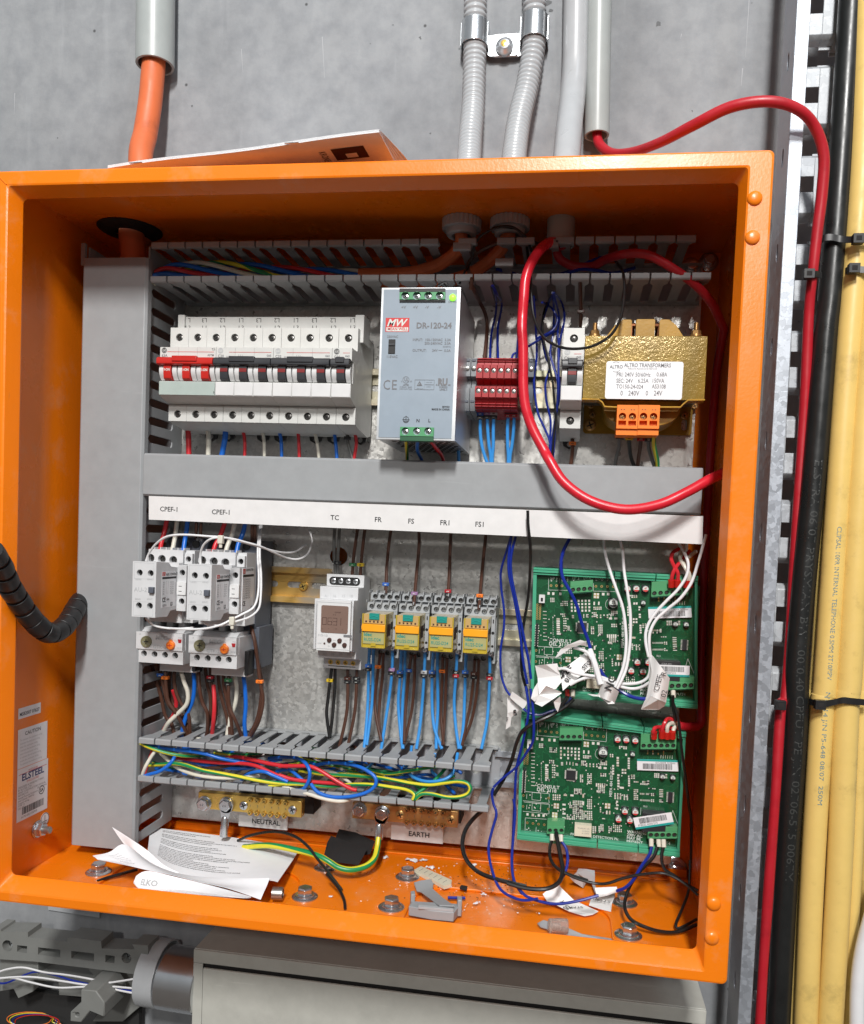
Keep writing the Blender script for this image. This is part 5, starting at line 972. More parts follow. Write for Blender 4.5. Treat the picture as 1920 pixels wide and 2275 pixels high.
# ================================================================== EARTH AND NEUTRAL BARS
def busb(word, c4, bolts, scr, rows, m, label):
    a, b = W('I', *c4[0], 137), W('I', *c4[1], 137); zt, zb_ = a.z, b.z
    th = thing('terminal_bar', label, 'terminal bar', ((a.x + b.x) / 2, 150, zb_), None); Y = 137
    mb = MB(m); mb.box(a.x, b.x, Y, Y + 9, zb_, zt); obj('bar', mb, th, bev=.5)
    mb = MB('blackm'); mb.box(a.x + 38, b.x + (9 if word == 'NEUTRAL' else 2), Y + 9.2, 170, zb_ + 1, zt + 1); obj('insulator', mb, th, bev=.4)
    for i, (x, y) in enumerate(bolts):
        o = W('I', x, y, Y - 4); mb = MB('steel'); mb.lathe((o.x, Y, o.z), (0, -1, 0), [(0, 7.4), (1, 7.4)], 22).lathe((o.x, Y - 1, o.z), (0, -1, 0), [(0, 6.3), (4.4, 6.3), (5.2, 5.4)], 6); mb.use('inkg').text('8.8', (o.x - 2, Y - 6.3, o.z - 1), 3); obj('hex_bolt', mb, th, bev=.3)
    for x, y in scr: o = W('I', x, y, Y); mb = MB(); screw(mb, (o.x, Y, o.z), 4.2, m='steel' if word == 'NEUTRAL' else 'brassd', h=1.6); obj('fixing_screw', mb, th)
    for (x0_, y0_), (x1_, y1_) in rows:
        for k in range(6):
            o = W('I', x0_ + (x1_ - x0_) * k / 5, y0_ + (y1_ - y0_) * k / 5, Y - 1); mb = MB(); screw(mb, (o.x, Y, o.z), 2.55, m='brass' if word == 'NEUTRAL' else 'brassd', h=2.2 + random.random() * 1.5, ang=random.random() * 3); obj('clamp_screw', mb, th)
    mb = MB('inkg'); (x0_, y0_), (x1_, y1_) = rows[0]
    for k in range(6): o = W('I', x0_ + (x1_ - x0_) * k / 5 - 3, y0_ + 30 + (y1_ - y0_) * k / 5, Y - .1); mb.text(str(k + 1), o, 3)
    obj('numbering', mb, th, smooth_=0)
busb('NEUTRAL', ((330, 368), (800, 486)), ((350, 425), (452, 430)), ((537, 430), (760, 450)), (((567, 405), (727, 420)), ((565, 463), (722, 478))), 'brass', 'brass neutral bar with two hex bolts, above the NEUTRAL plate')
busb('EARTH', ((1033, 415), (1510, 532)), ((1060, 455), (1165, 470)), ((1250, 472), (1482, 495)), (((1282, 450), (1445, 462)), ((1280, 507), (1443, 522))), 'brassd', 'coppery earth bar with two hex bolts, above the EARTH plate')
for s, q, tx, ty in (('NEUTRAL', ((515, 470), (735, 548)), 573, 508), ('EARTH', ((1210, 515), (1443, 610)), 1287, 566)):
    a, b = W('I', *q[0], 160), W('I', *q[1], 160); mb = MB('strip'); mb.box(a.x, b.x, 160, 161.6, b.z + 1, a.z + 4); ct(mb, 'I', s, tx, ty + 2, 159.85, 21, m='ink', bold=.02)
    obj('name_plate', mb, None, bev=.2, label='small white plate lettered %s below the %s bar' % (s, 'brass' if s == 'NEUTRAL' else 'coppery'), cat='name plate', group=None)
# ================================================================== CONDUITS AND CABLES ABOVE THE BOX
def pipe(pts, r, m, k=8, n=20, **kw): return MB(m).tube(smooth(pts, k), r, n, **kw)
a, b = W('T1', 636, -40, 186), W('T1', 633, 268, 186); zc_ = b.z
mb = MB('cond'); mb.lathe((b.x, 186, zc_), (a - b).normalized(), [(60, 16.2), (0, 16.2), (0, 18.6), (2, 18.8), (600, 18.8)], 36, cap=(0, 0))
obj('conduit', mb, None, label='thick grey conduit at the upper left with an orange cable coming out', cat='conduit', group=None)
P = [W('T1', 631, 120, 186), W('T1', 629, 235, 185), W('T1', 622, 330, 182), W('T1', 612, 430, 178), W('T1', 594, 545, 172), W('T1', 574, 655, 160), Vector((-424, 145, 292)), Vector((-423, 122, 280)), Vector((-421, 121, 262)), Vector((-420, 122, 230))]
obj('orange_cable', pipe(P, 11.4, 'corg', 8, 22), label='thick orange cable from the upper left conduit into the box top', cat='cable')
mb = MB('blackm'); mb.lathe((-423, 118, 283.5), (0, 0, -1), [(0, 13), (0, 29), (3, 29), (5, 26), (6, 13)], 32, cap=(0, 0)); obj('grommet', mb, None, label='black rubber ring round the thick orange cable, inside the box top', cat='grommet')
def flex(pts, r, label):
    P = ext(smooth([W(*p) for p in pts], 60), 240, 0.01)
    L = sum((P[i + 1] - P[i]).length for i in range(len(P) - 1)); n = int(L / .9); acc = 0; res = []; i = 0; tgt = 0
    cum = [0]
    for q in range(len(P) - 1): cum.append(cum[-1] + (P[q + 1] - P[q]).length)
    for k in range(n + 1):
        t = L * k / n
        while i < len(P) - 2 and cum[i + 1] < t: i += 1
        res.append(P[i].lerp(P[i + 1], (t - cum[i]) / max(1e-6, cum[i + 1] - cum[i])))
    mb = MB('cond2'); mb.tube(res, r, 20, rf=lambda l, t: 1 - .13 * (.5 + .5 * math.cos(2 * math.pi * l / 5.4)) ** 2)
    obj('flexible_conduit', mb, None, smooth_=60, label=label, cat='conduit', group='ribbed flexible conduits above the box')
flex([('T2', 271, -50, 188), ('T2', 269, 130, 190), ('T2', 267, 250, 190), ('T2', 262, 400, 180), ('T2', 252, 520, 160), ('T2', 246, 620, 138), ('T2', 240, 700, 112)], 11.2, 'left ribbed grey flexible conduit, nearly straight, above the box')
flex([('T2', 497, -50, 188), ('T2', 498, 110, 190), ('T2', 492, 200, 190), ('T2', 470, 330, 182), ('T2', 441, 450, 166), ('T2', 424, 560, 146), ('T2', 412, 680, 116)], 11.2, 'right ribbed grey flexible conduit, bending to the left, above the box')
for (x0_, x1_, y0_, y1_, nm_) in ((222, 316, 88, 178, 'bright metal pipe clip round the left ribbed conduit'), (452, 546, 66, 158, 'bright metal pipe clip round the right ribbed conduit')):
    c0, c1 = W('T2', (x0_ + x1_) / 2, y0_, 190), W('T2', (x0_ + x1_) / 2, y1_, 190); th = thing('pipe_clip', nm_, 'pipe clip', c1, 'metal pipe clips')
    mb = MB('steel'); n = 16; pr = []
    ring_ = lambda r: [(c0.x + r * math.cos(math.radians(-10 + 200 * k / n)), 190 - r * math.sin(math.radians(-10 + 200 * k / n))) for k in range(n + 1)]
    mb.prism(ring_(12.8) + ring_(11.8)[::-1], 'z', c1.z, c0.z); mb.box(c0.x - 13.4, c0.x - 12.4, 188, 204, c1.z, c0.z).box(c0.x + 12.4, c0.x + 13.4, 188, 204, c1.z, c0.z); obj('band', mb, th, bev=.3)
    ex_ = W('T2', 316 if x0_ < 300 else 452, 150, 196).x; e2 = W('T2', 440 if x0_ < 300 else 330, 150, 196).x; mb = MB('steel'); z0_, z1_ = W('T2', 380, 212, 196).z, W('T2', 380, 130, 196).z; off = 0 if x0_ < 300 else 1.6
    mb.prism(rrect(min(ex_, e2), max(ex_, e2), z0_, z1_ + off, 4), 'y', 197 + off, 198.4 + off); obj('foot', mb, th, bev=.2)
o = W('T2', 382, 172, 193); mb = MB('alu'); mb.lathe((o.x, 198, o.z), (0, -1, 0), [(0, 8.5), (3.4, 8.5), (4.2, 7), (6.5, 5.8), (7.5, 4)], 22); screw(mb, (o.x, 190.6, o.z), 3.2, m='brass', cross=False, h=.6, ang=.9); obj('wall_screw', mb, None, label='round headed wall screw between the two ribbed conduits', cat='screw')
P = [W('T2', 666, -620, 190), W('T2', 659, -60, 190), W('T2', 656, 150, 190), W('T2', 652, 280, 188), W('T2', 643, 380, 180), W('T2', 630, 490, 160), W('T2', 621, 600, 138), W('T2', 606, 760, 114)]
obj('conduit', pipe(P, 12.0, 'cond2', 8, 26), label='smooth pale grey conduit bent forward, between ribbed and open ended ones', cat='conduit')
a, b = W('T2', 747, -60, 190), W('T2', 737, 522, 190)
mb = MB('cond'); mb.lathe(b, (a - b).normalized(), [(70, 9.6), (0, 9.6), (0, 11.5), (1, 11.7), (620, 11.7)], 30, cap=(0, 0)); obj('conduit', mb, None, label='straight grey conduit with open lower end, red cable coming out', cat='conduit')
P = [W('T2', 738, 380, 190), W('T2', 738, 515, 189), W('T2', 752, 560, 184), W('T2', 800, 590, 172), W('T2', 880, 583, 150), W('T2', 985, 545, 122), W('T2', 1110, 480, 96), W('T2', 1250, 412, 82), W('T2', 1390, 390, 76), W('T2', 1500, 415, 80), W('T2', 1570, 480, 90), W('T2', 1608, 590, 98), W('T2', 1603, 730, 104), W('T2', 1585, 880, 108), W('T2', 1566, 1050, 112), W('Q', 1797, 700, 120), W('N', 598, 350, 126), W('N', 561, 900, 128), W('N', 528, 1450, 128), W('N', 486, 2060, 124), W('O', 687, 200, 120), W('O', 656, 700, 114), W('O', 616, 1250, 112), W('O', 582, 1750, 112), W('O', 560, 2150, 112), W('O', 530, 2700, 112)]
obj('red_cable', pipe(P, 4.3, 'cred', 8, 18, rf=lambda l, t: 1 + .05 * math.sin(l * .043)), label='red cable arching from the open grey conduit over into the cable tray', cat='cable')
# cable glands inside the box top
for x, y_, l in ((-107, 109, 'left pale gland nut hanging from the box top, orange cable below'), (-65, 110, 'right pale gland nut hanging from the box top, orange cable below')):
    th = thing('cable_gland', l, 'cable gland', (x, y_, 262), 'pale cable glands under the box top')
    mb = MB('cond2'); pr = []
    for k in range(72): r = 17.2 if k % 3 else 16.2; pr.append((x + r * math.cos(math.pi * k / 36), y_ + r * math.sin(math.pi * k / 36)))
    mb.prism(pr, 'z', 272.5, 281); obj('lock_nut', mb, th, bev=.4); mb = MB('cond2'); mb.lathe((x, y_, 273), (0, 0, -1), [(0, 10), (0, 13.4), (5, 13), (6, 12), (6, 8.6), (0, 8.6)], 28, cap=(0, 0)); obj('collar', mb, th)
mb = MB('cond'); mb.lathe((-21, 112, 283), (0, 0, -1), [(0, 12), (24, 12), (24, 10.2), (4, 10.2)], 28, cap=(0, 0)); obj('sleeve', mb, None, label='grey pipe sleeve under the box top where the red cables come in', cat='sleeve')
def cable(name, pts, r, m, label, cat='cable', group=None, n=10, k=7, xmax=1e9, **kw):
    Q_ = [Vector((min(v.x, xmax), v.y, v.z)) for v in smooth([W(*p) if isinstance(p[0], str) else Vector(p) for p in pts], k)]
    return obj(name, MB(m).tube(Q_, r, n, **kw), label=label, cat=cat, group=group)
cable('orange_cable', [(-107, 109, 280), (-107, 109, 268), ('P2', 320, 380, 112), ('P2', 270, 480, 118), ('P2', 150, 580, 126), ('P2', 0, 655, 132), ('P1', 1900, 400, 135), ('P1', 1570, 410, 135)], 5.6, 'corg', 'orange cable from the left gland, its end stripped into twisted cores', group='orange cables inside the box top')
cable('orange_cable', [(-65, 110, 280), (-65, 110, 268), ('P2', 810, 330, 112), ('P2', 760, 450, 118), ('P2', 620, 590, 124), ('P2', 430, 720, 132), ('P2', 200, 800, 138), ('P2', -60, 850, 146), ('P1', 1700, 475, 150)], 5.6, 'corg', 'orange cable from the right gland, going behind the power supply top', group='orange cables inside the box top')
# twisted cores
A_, B_ = [(1570, 415, 135), (1300, 410, 134), (1000, 395, 132), (700, 370, 130), (450, 365, 126), (250, 385, 118), (100, 455, 106)], None
P = smooth([W('P1', *p) for p in A_], 14); L = len(P)
for ph, m, l in ((0, 'wred', 'red'), (1.26, 'wblue', 'blue'), (2.51, 'wwhite', 'cream'), (3.77, 'gy', 'green and yellow'), (5.03, 'wblue', 'second blue')):
    Q_ = []
    for i, p in enumerate(P):
        t = i / (L - 1); T_ = (P[min(i + 1, L - 1)] - P[max(i - 1, 0)]).normalized(); u = T_.cross(Vector((0, 1, 0))).normalized(); v = T_.cross(u); a = ph + t * 9.5; rr = 3.9 + 1.3 * math.sin(math.pi * t)
        Q_.append(p + u * math.cos(a) * rr + v * math.sin(a) * rr)
    obj('core_wire', MB('wgreen' if m == 'gy' else m).tube(Q_, 2.0, 10, mats=['wgreen', 'wgreen', 'wyel', 'wyel'] if m == 'gy' else None, twist=.12 if m == 'gy' else 0), label=l + ' core of the twisted bundle in the top wire duct', cat='wire', group='twisted cores in the top wire duct')
# booklet on top of the box
th = thing('booklet', 'white stapled booklet with a dark logo, tilted on top of the box', 'booklet', (-260, 60, 284))
sA, sB = W('T1', 440, 686, 14), W('T1', 1548, 541, -14)
def bk(t, s, up=0.0, ext=0.0):
    p = sA.lerp(sB, t); back = Vector((p.x + 6, 148, 285.4)); q = p.lerp(back, s); q.z += math.sin(math.pi * s) * (2 + 4 * t) * .6 + up * s * t; q.x += ext * s * max(0, t - .8) * 5; q.z += .6 * math.sin(t * 9) * (1 - s); return q
def grid_sheet(fn, nu, nv, m, th_=.35):
    mb = MB(m); vs = [fn(i / nu, j / nv) for i in range(nu + 1) for j in range(nv + 1)]; n = len(vs); vs += [v + Vector((0, 0, th_)) for v in vs]; fs = []
    for i in range(nu):
        for j in range(nv): a = i * (nv + 1) + j; fs += [(a, a + 1, a + nv + 2, a + nv + 1), (a + n, a + n + nv + 1, a + n + nv + 2, a + n + 1)]
    for i in range(nu): a = i * (nv + 1); b = a + nv + 1; fs += [(a, b, b + n, a + n), (a + nv, a + nv + n, b + nv + n, b + nv)]
    for j in range(nv): a = j; fs.append((a, a + n, a + 1 + n, a + 1)); a = nu * (nv + 1) + j; fs.append((a, a + 1, a + 1 + n, a + n))
    return mb.add(vs, fs)
mb = grid_sheet(lambda t, s: bk(t, s), 20, 10, 'paper')
def onb(x, y): q = bk(1 - x, y); return q + Vector((0, -.1, -.25))
mb.use('krbrown').add([onb(.075, .10), onb(.075, .21), onb(.19, .21), onb(.19, .10)], [(0, 1, 2, 3)]); mb.use('paper').add([onb(.11, .155) - Vector((0, 0, .1)), onb(.11, .195) - Vector((0, 0, .1)), onb(.15, .195) - Vector((0, 0, .1)), onb(.15, .155) - Vector((0, 0, .1))], [(0, 1, 2, 3)])
mb.use('krbrown').text('KRONE', (0, 0, 0), 1, wrap=lambda x, y: onb(.235 - y * .035, .11 + x * .03))
obj('cover', mb, th, smooth_=50)
for k in range(5): obj('page', grid_sheet(lambda t, s, k=k: bk(t, s, 5.5 * (k + 1), 2.2 * k) + Vector((0, 0, .5 + k * .35)), 16, 8, 'paper', .2), th, smooth_=50)
for t in (.115, .70): p = bk(t, 0); mb = MB('steel'); mb.tube([p + Vector((-5.5, -.6, .3)), p + Vector((5.5, -.6, .7))], .45, 6); obj('staple', mb, th)
# ================================================================== CABLE TRAY, RIGHT
ty = thing('cable_tray', 'galvanised ladder cable tray with slotted rungs, right of the orange box', 'cable tray', (200, 120, -600))
def TL_(c, x, y): return W(c, x, y, 100)
t0, t1 = W('M', 556, -60, 100), W('O', 424, 2160, 100); t0r, t1r = W('M', 636, -60, 100), W('O', 522, 2160, 100); e_ = (t0 - t1).normalized() * 250; t0, t0r, t1 = t0 + e_, t0r + e_, t1 - e_
hole_side = []
d_ = t1 - t0; Lr = d_.length; sv = d_.normalized()
mb = MB('galvb'); wv = (t0r - t0); 
mb.obox(t0, d_, Vector(((t0r - t0).x * 1.02, 0, 0)), (0, 1.4, 0)); obj('rail_lip', mb, ty, bev=.5)
mb = MB('galvb'); hl = []; s = 62.0
while s < Lr - 20: hl.append([(s + 8 * math.cos(a), 19 + 3.4 * math.sin(a)) for a in [2 * math.pi * k / 14 for k in range(14)]]); s += 78
mb.plate([(0, 1.4), (Lr, 1.4), (Lr, 42), (0, 42)], hl, t0, sv, (0, 1, 0), (1.4, 0, 0)); obj('side_rail', mb, ty, bev=.2)
ys = [-580, -382, -184, 14, 213, 411, 607, 800, 991, 1179, 1366, 1552, 1735, 1917, 2098, 2280, 2460]
for y in ys:
    t = y / 2275; lx = 1772 - 127 * t + 30; c = W('Q', lx + 38, y, 140); x0 = W('Q', lx - 8, y, 140).x; x1 = x0 + 120; mb = MB('galvc'); z = c.z
    prof = [(148, z + 30), (148, z + 27), (141, z + 25), (138, z + 22), (138, z - 24), (141, z - 27), (147, z - 29), (147, z - 32), (148.5, z - 32), (148.5, z - 28.5), (142.4, z - 25.5), (139.6, z - 23), (139.6, z + 21), (142, z + 23.6), (149.5, z + 25.6), (149.5, z + 30)]
    mb.prism([p for p in prof], 'x', x0, x0 + 2)
    mb.prism([p for p in prof], 'x', x0 + 13, x0 + 24); mb.prism([(a_ + 9, b_) for a_, b_ in prof], 'x', x0 + 24, x1); hz = [(138, z - 6.5), (138, z - 24), (141, z - 27), (147, z - 29), (148.5, z - 28.5), (142.4, z - 25.5), (139.6, z - 23), (139.6, z - 6.5)]; mb.prism(hz, 'x', x0 + 2, x0 + 13); hz = [(138, z + 6.5), (139.6, z + 6.5), (139.6, z + 21), (142, z + 23.6), (149.5, z + 25.6), (148, z + 27), (141, z + 25), (138, z + 22)]; mb.prism(hz, 'x', x0 + 2, x0 + 13)
    obj('rung', mb, ty, bev=.4)
mb = MB('galvb'); a, b = W('M', 900, -60, 160) + e_, W('O', 800, 2160, 160) - e_; mb.obox(a + Vector((110, 0, 0)), b - a, (12, 0, 0), (0, 2, 0)); obj('far_rail', mb, ty)
def fitx(s, size, length): vs, _ = glyphs(s, 'LEFT', 0.0); return length / (max(v[0] for v in vs) * size)
def wrapT(path, r, s0, off=0.0):
    """text running down a cable and bent round its front"""
    cum = [0]; 
    for q in range(len(path) - 1): cum.append(cum[-1] + (path[q + 1] - path[q]).length)
    def f(x, y):
        s = s0 + x; i = 0
        while i < len(path) - 2 and cum[i + 1] < s: i += 1
        p = path[i].lerp(path[i + 1], (s - cum[i]) / (cum[i + 1] - cum[i])); T_ = (path[i + 1] - path[i]).normalized(); side = T_.cross(Vector((0, -1, 0))).normalized() * -1; a = (y + off) / r
        return p + (side * math.sin(a) + Vector((0, -1, 0)) * math.cos(a)) * (r + .12)
    return f
pth = smooth([W('Q', x, y, 122) for x, y in ((1893, -30), (1866, 383), (1845, 651), (1834, 750), (1809, 1056), (1774, 1439), (1769, 1611), (1747, 1945), (1728, 2310))], 8)
th = thing('black_cable', 'thick black power cable with faint embossed lettering in the cable tray', 'cable', pth[-1])
obj('sheath', MB('cblk').tube(ext(pth), 9.6, 26), th)
mb = MB('emb'); s = 0
mb.text('ELSTRA 06/07 PRYSMIAN BW 100/0.40 CPFUT PE J/N 02706-515 0067M', (0, 0, 0), 9.0, wrap=wrapT(pth, 9.6, 388, -3), sx=fitx('ELSTRA 06/07 PRYSMIAN BW 100/0.40 CPFUT PE J/N 02706-515 0067M', 9.0, 358)); obj('lettering', mb, th, smooth_=0)
ycs = [('pale yellow telephone cable with blue lettering, next to the black cable', [(1926, -30), (1914, 383), (1887, 750), (1860, 1133), (1834, 1515), (1827, 1574), (1805, 1945), (1789, 2310)], 9.6, 118),
 ('thick plain yellow cable, right of the lettered yellow one', [(1985, -30), (1960, 383), (1934, 750), (1907, 1133), (1886, 1500), (1880, 1574), (1864, 1945), (1842, 2310)], 10.4, 116),
 ('thin yellow cable squeezed between black and lettered yellow cable', [(1905, 383), (1862, 750), (1836, 1133), (1812, 1500), (1803, 1574), (1783, 1945), (1764, 2310)], 4.6, 128),
 ('thin yellow cable at the right edge, beside the thick plain one', [(1990, 383), (1965, 750), (1940, 1133), (1922, 1500), (1915, 1574), (1899, 1945), (1876, 2310)], 5.6, 122),
 ('yellow cable at the extreme right edge of the cable tray', [(2015, 383), (1995, 750), (1972, 1133), (1953, 1500), (1947, 1574), (1929, 1945), (1908, 2310)], 7.5, 136)]
for l, p, r, Y in ycs:
    pt = smooth([W('Q', x, y, Y) for x, y in p], 8); th = thing('yellow_cable', l, 'cable', pt[-1], 'yellow cables in the tray'); obj('sheath', MB('cyel').tube(ext(pt), r, 24), th)
    if r == 9.6:
        mb = MB('inkb'); mb.text('CLIPSAL 10PR INTERNAL TELEPHONE 0.5MM 2T10PIPV', (0, 0, 0), 5.2, wrap=wrapT(pt, r, 440, -1.8), sx=fitx('CLIPSAL 10PR INTERNAL TELEPHONE 0.5MM 2T10PIPV', 5.2, 128)); mb.text('N10514 J/N P5-648 08/07  250M', (0, 0, 0), 5.2, wrap=wrapT(pt, r, 578, -1.8), sx=fitx('N10514 J/N P5-648 08/07  250M', 5.2, 99)); obj('lettering', mb, th, smooth_=0)
pt = smooth([W('Q', x, y, 100) for x, y in ((1960, 1960), (1935, 2040), (1915, 2120), (1906, 2200), (1904, 2310))], 8); obj('white_cable', MB('wpw').tube(ext(pt, 1, 200), 6, 16), label='white cable bending in at the lower right corner', cat='cable')
def tie(head, pts, label, wd=2.6, hs=4.2):
    th = thing('cable_tie', label, 'cable tie', head, 'black cable ties at the tray'); P = smooth(pts, 6)
    obj('strap', MB('black').ribbon(P, Vector((0, 0, wd)), .9), th); h = Vector(head); mb = MB('black'); mb.box(h.x - hs, h.x + hs, h.y - 3, h.y + 3, h.z - hs * .9, h.z + hs * .9); mb.use('blackm').box(h.x - hs * .5, h.x + hs * .5, h.y - 3.2, h.y - 2.9, h.z - hs * .45, h.z + hs * .45); obj('head', mb, th, bev=.6)
tie(W('M', 905, 1388, 100), [W('M', 692, 1405, 118), W('M', 705, 1385, 111), W('M', 745, 1378, 109), W('M', 800, 1388, 109), W('M', 850, 1392, 106), W('M', 905, 1388, 101), W('M', 990, 1385, 102)], 'uppermost black tie, a long strap round black and yellow cables')
tie(W('M', 618, 1592, 104), [W('M', 592, 1600, 112), W('M', 620, 1592, 106), W('M', 660, 1592, 108), W('M', 690, 1600, 114)], 'black tie round the red cable, in the upper half of the tray')
tie(W('M', 880, 1560, 102), [W('M', 836, 1575, 114), W('M', 860, 1562, 106), W('M', 905, 1565, 106), W('M', 990, 1570, 104)], 'black tie with its head on the lettered yellow cable, upper half')
tie(W('O', 684, 178, 104), [W('O', 655, 165, 112), W('O', 684, 175, 106), W('O', 715, 180, 112)], 'black tie round the red cable, in the lower half of the tray')
tie(W('O', 922, 176, 102), [W('O', 862, 158, 116), W('O', 890, 165, 108), W('O', 935, 172, 106), W('O', 1015, 160, 106), W('O', 1060, 150, 104), W('O', 1110, 155, 104), W('O', 1210, 165, 106)], 'lowest black tie, strap across all the yellow cables')
# ================================================================== BELOW THE BOX
lc = thing('lower_cabinet', 'olive grey steel cabinet on the wall under the orange box', 'cabinet', (-100, 170, -560))
cz = -414.5; mb = MB('cablid'); mb.box(-352, 142, 146, 204, cz - 2, cz).box(-352, -350, 146, 204, -700, cz - 2).box(140, 142, 146, 204, -700, cz - 2); obj('housing', mb, lc, bev=.5)
mb = MB('cablid'); mb.box(-352, 142, 143.6, 145.8, cz - 13.5, cz - .4); obj('top_lip', mb, lc, bev=.6)
mb = MB('cablid'); mb.box(-340, 128, 140, 143, -700, cz - 16.5).box(-352, -342, 143.8, 145.6, -700, cz - 14).box(130, 142, 143.8, 145.6, -700, cz - 14); obj('door', mb, lc, bev=.6)
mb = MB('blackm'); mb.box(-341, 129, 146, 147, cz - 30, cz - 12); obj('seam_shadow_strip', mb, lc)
fr = thing('plastic_chassis', 'grey plastic mounting chassis with square cutouts at the lower left', 'chassis', (-450, 160, -560)); Y = 150
pl = lambda pts, Y=150: [(W('LL', x, y, Y).x, W('LL', x, y, Y).z) for x, y in pts]
out_ = pl([(-60, 318), (8, 325), (12, 345), (238, 350), (240, 392), (575, 430), (578, 390), (862, 428), (866, 488), (1150, 496), (1128, 452), (1262, 462), (1262, 575), (1300, 580), (1230, 720), (950, 680), (300, 600), (-60, 575)])
hls = [pl(q) for q in ([(325, 478), (516, 498), (514, 565), (324, 540)], [(608, 508), (802, 530), (802, 598), (608, 572)], [(898, 542), (978, 552), (976, 615), (898, 604)], [(148, 460), (232, 468), (230, 530), (146, 515)])]
for x, y, r in ((65, 465, 55), (1078, 570, 50), (1207, 650, 20)): c = W('LL', x, y, Y); hls.append(circ(c.x, c.z, pxmm('LL', r, Y), 18))
mb = MB('fgrey'); mb.plate(out_, hls, (0, Y, 0), (1, 0, 0), (0, 0, 1), (0, 22, 0)); mb.box(out_[0][0], out_[12][0], Y + 22.5, Y + 24, out_[16][1] - 2, out_[1][1] - 30); obj('face', mb, fr, bev=.8)
for x, y in ((80, 455), (1088, 560)): c = W('LL', x, y, Y + 8); mb = MB(); screw(mb, (c.x, Y + 14, c.z), 4.6, m='steel', h=5); obj('fixing_screw', mb, fr)
q = pl([(-60, 590), (270, 600), (270, 760), (700, 830), (700, 950), (450, 930), (445, 820), (230, 800), (230, 900), (100, 960), (60, 880), (-60, 900)]); mb = MB('fgrey'); mb.plate(q, [], (0, 160, 0), (1, 0, 0), (0, 0, 1), (0, 30, 0)); obj('side_bracket', mb, fr, bev=.8)
q = pl([(700, 830), (830, 840), (900, 940), (900, 1060), (780, 1010), (700, 1110), (608, 1100), (610, 1020), (700, 940)], 120); mb = MB('fgrey'); c = W('LL', 658, 1052, 118); mb.plate(q, [circ(c.x, c.z, 2.2, 12)], (0, 118, 0), (1, 0, 0), (0, 0, 1), (0, 40, 0)); obj('spacer_arm', mb, fr, bev=1)
q = pl([(720, 690), (1030, 700), (1160, 720), (1170, 1010), (1020, 1140), (760, 1140), (920, 900)], 170); mb = MB('fgrey'); mb.plate(q, [], (0, 176, 0), (1, 0, 0), (0, 0, 1), (0, 10, 0)); obj('rear_plate', mb, fr, bev=.8)
q = pl([(-60, 800), (760, 930), (900, 1000), (1180, 1000), (1180, 1250), (-60, 1250)], 185); mb = MB('fdark'); mb.plate(q, [], (0, 186, 0), (1, 0, 0), (0, 0, 1), (0, 6, 0)); obj('cavity_shade_sheet', mb, fr)  # flat near-black sheet, its colour stands in for the shade of the cavity
a, b = W('LL', 1330, 800, 140), W('LL', 1640, 850, 140)
dr = thing('metal_drum', 'shiny metal drum with a white plastic sleeve, left of the lower cabinet', 'drum', b)
ax = Vector((b.x - a.x, 0, b.z - a.z)); mb = MB('steel'); mb.lathe(Vector((a.x - 4, 168, a.z - 6)), ax, [(0, 31), (ax.length + 2, 31), (ax.length + 3, 30)], 48); obj('shell', mb, dr)
mb = MB('cond2'); P0 = Vector((a.x - 23, 168, a.z - 3)); mb.lathe(P0, ax, [(0, 30), (0, 33), (20, 33), (20, 31.5), (0, 31.5)], 48, cap=(0, 0)); obj('sleeve', mb, dr)
for k, (m, p, l) in enumerate((('wpw', [(-40, 700), (60, 665), (200, 650), (380, 690), (560, 712), (760, 745), (900, 778), (1030, 765), (1195, 738)], 'uppermost thin white wire across the grey frame at the lower left'), ('wpw', [(-40, 745), (150, 730), (330, 735), (560, 770), (760, 800), (1000, 815), (1165, 830)], 'middle thin white wire across the grey frame at the lower left'), ('wpw', [(-40, 740), (120, 740), (260, 775), (480, 820), (700, 815), (900, 810), (1000, 840), (1150, 870)], 'lowest thin white wire across the grey frame at the lower left'), ('wnavy', [(-40, 775), (60, 780), (280, 690), (450, 710), (620, 760), (800, 800), (1000, 835), (1160, 850)], 'thin violet blue wire across the grey frame at the lower left'))):
    cable('thin_wire', [('LL', x, y, 138 + k) for x, y in p], 1.0, m, l, 'wire', 'thin wires crossing the grey frame', n=6)
for k, (m, l) in enumerate((('cork', 'orange'), ('wyel', 'yellow'), ('wnavy', 'violet'), ('red', 'red'))):
    cable('thin_wire', [('LL', 250 + k * 22 + 190 * math.cos(t / 10 * 5.6 + k), 1090 + 60 * math.sin(t / 10 * 5.6 + k) + k * 8, 176 - k * 3) for t in range(11)] + [('LL', 560 + k * 30, 1160, 176)], .5, m, 'coiled %s wire in the dark cavity at the lower left' % l, 'wire', 'coiled thin wires in the dark cavity', n=6)
a, b = W('LL', 413, 60, 203), W('LL', 850, 225, 203); mb = MB('cond2'); mb.obox((a.x, 202.6, b.z + 14), (b.x - a.x, 0, -2), (0, 0, 9), (0, 2, 0)); mb.obox((a.x, 202.6, b.z + 2), (b.x - a.x, 0, -2), (0, 0, 10.5), (0, 2, 0)); obj('wall_label', mb, None, bev=.2, label='pale two line strip on the wall just below the box, left side', cat='label')
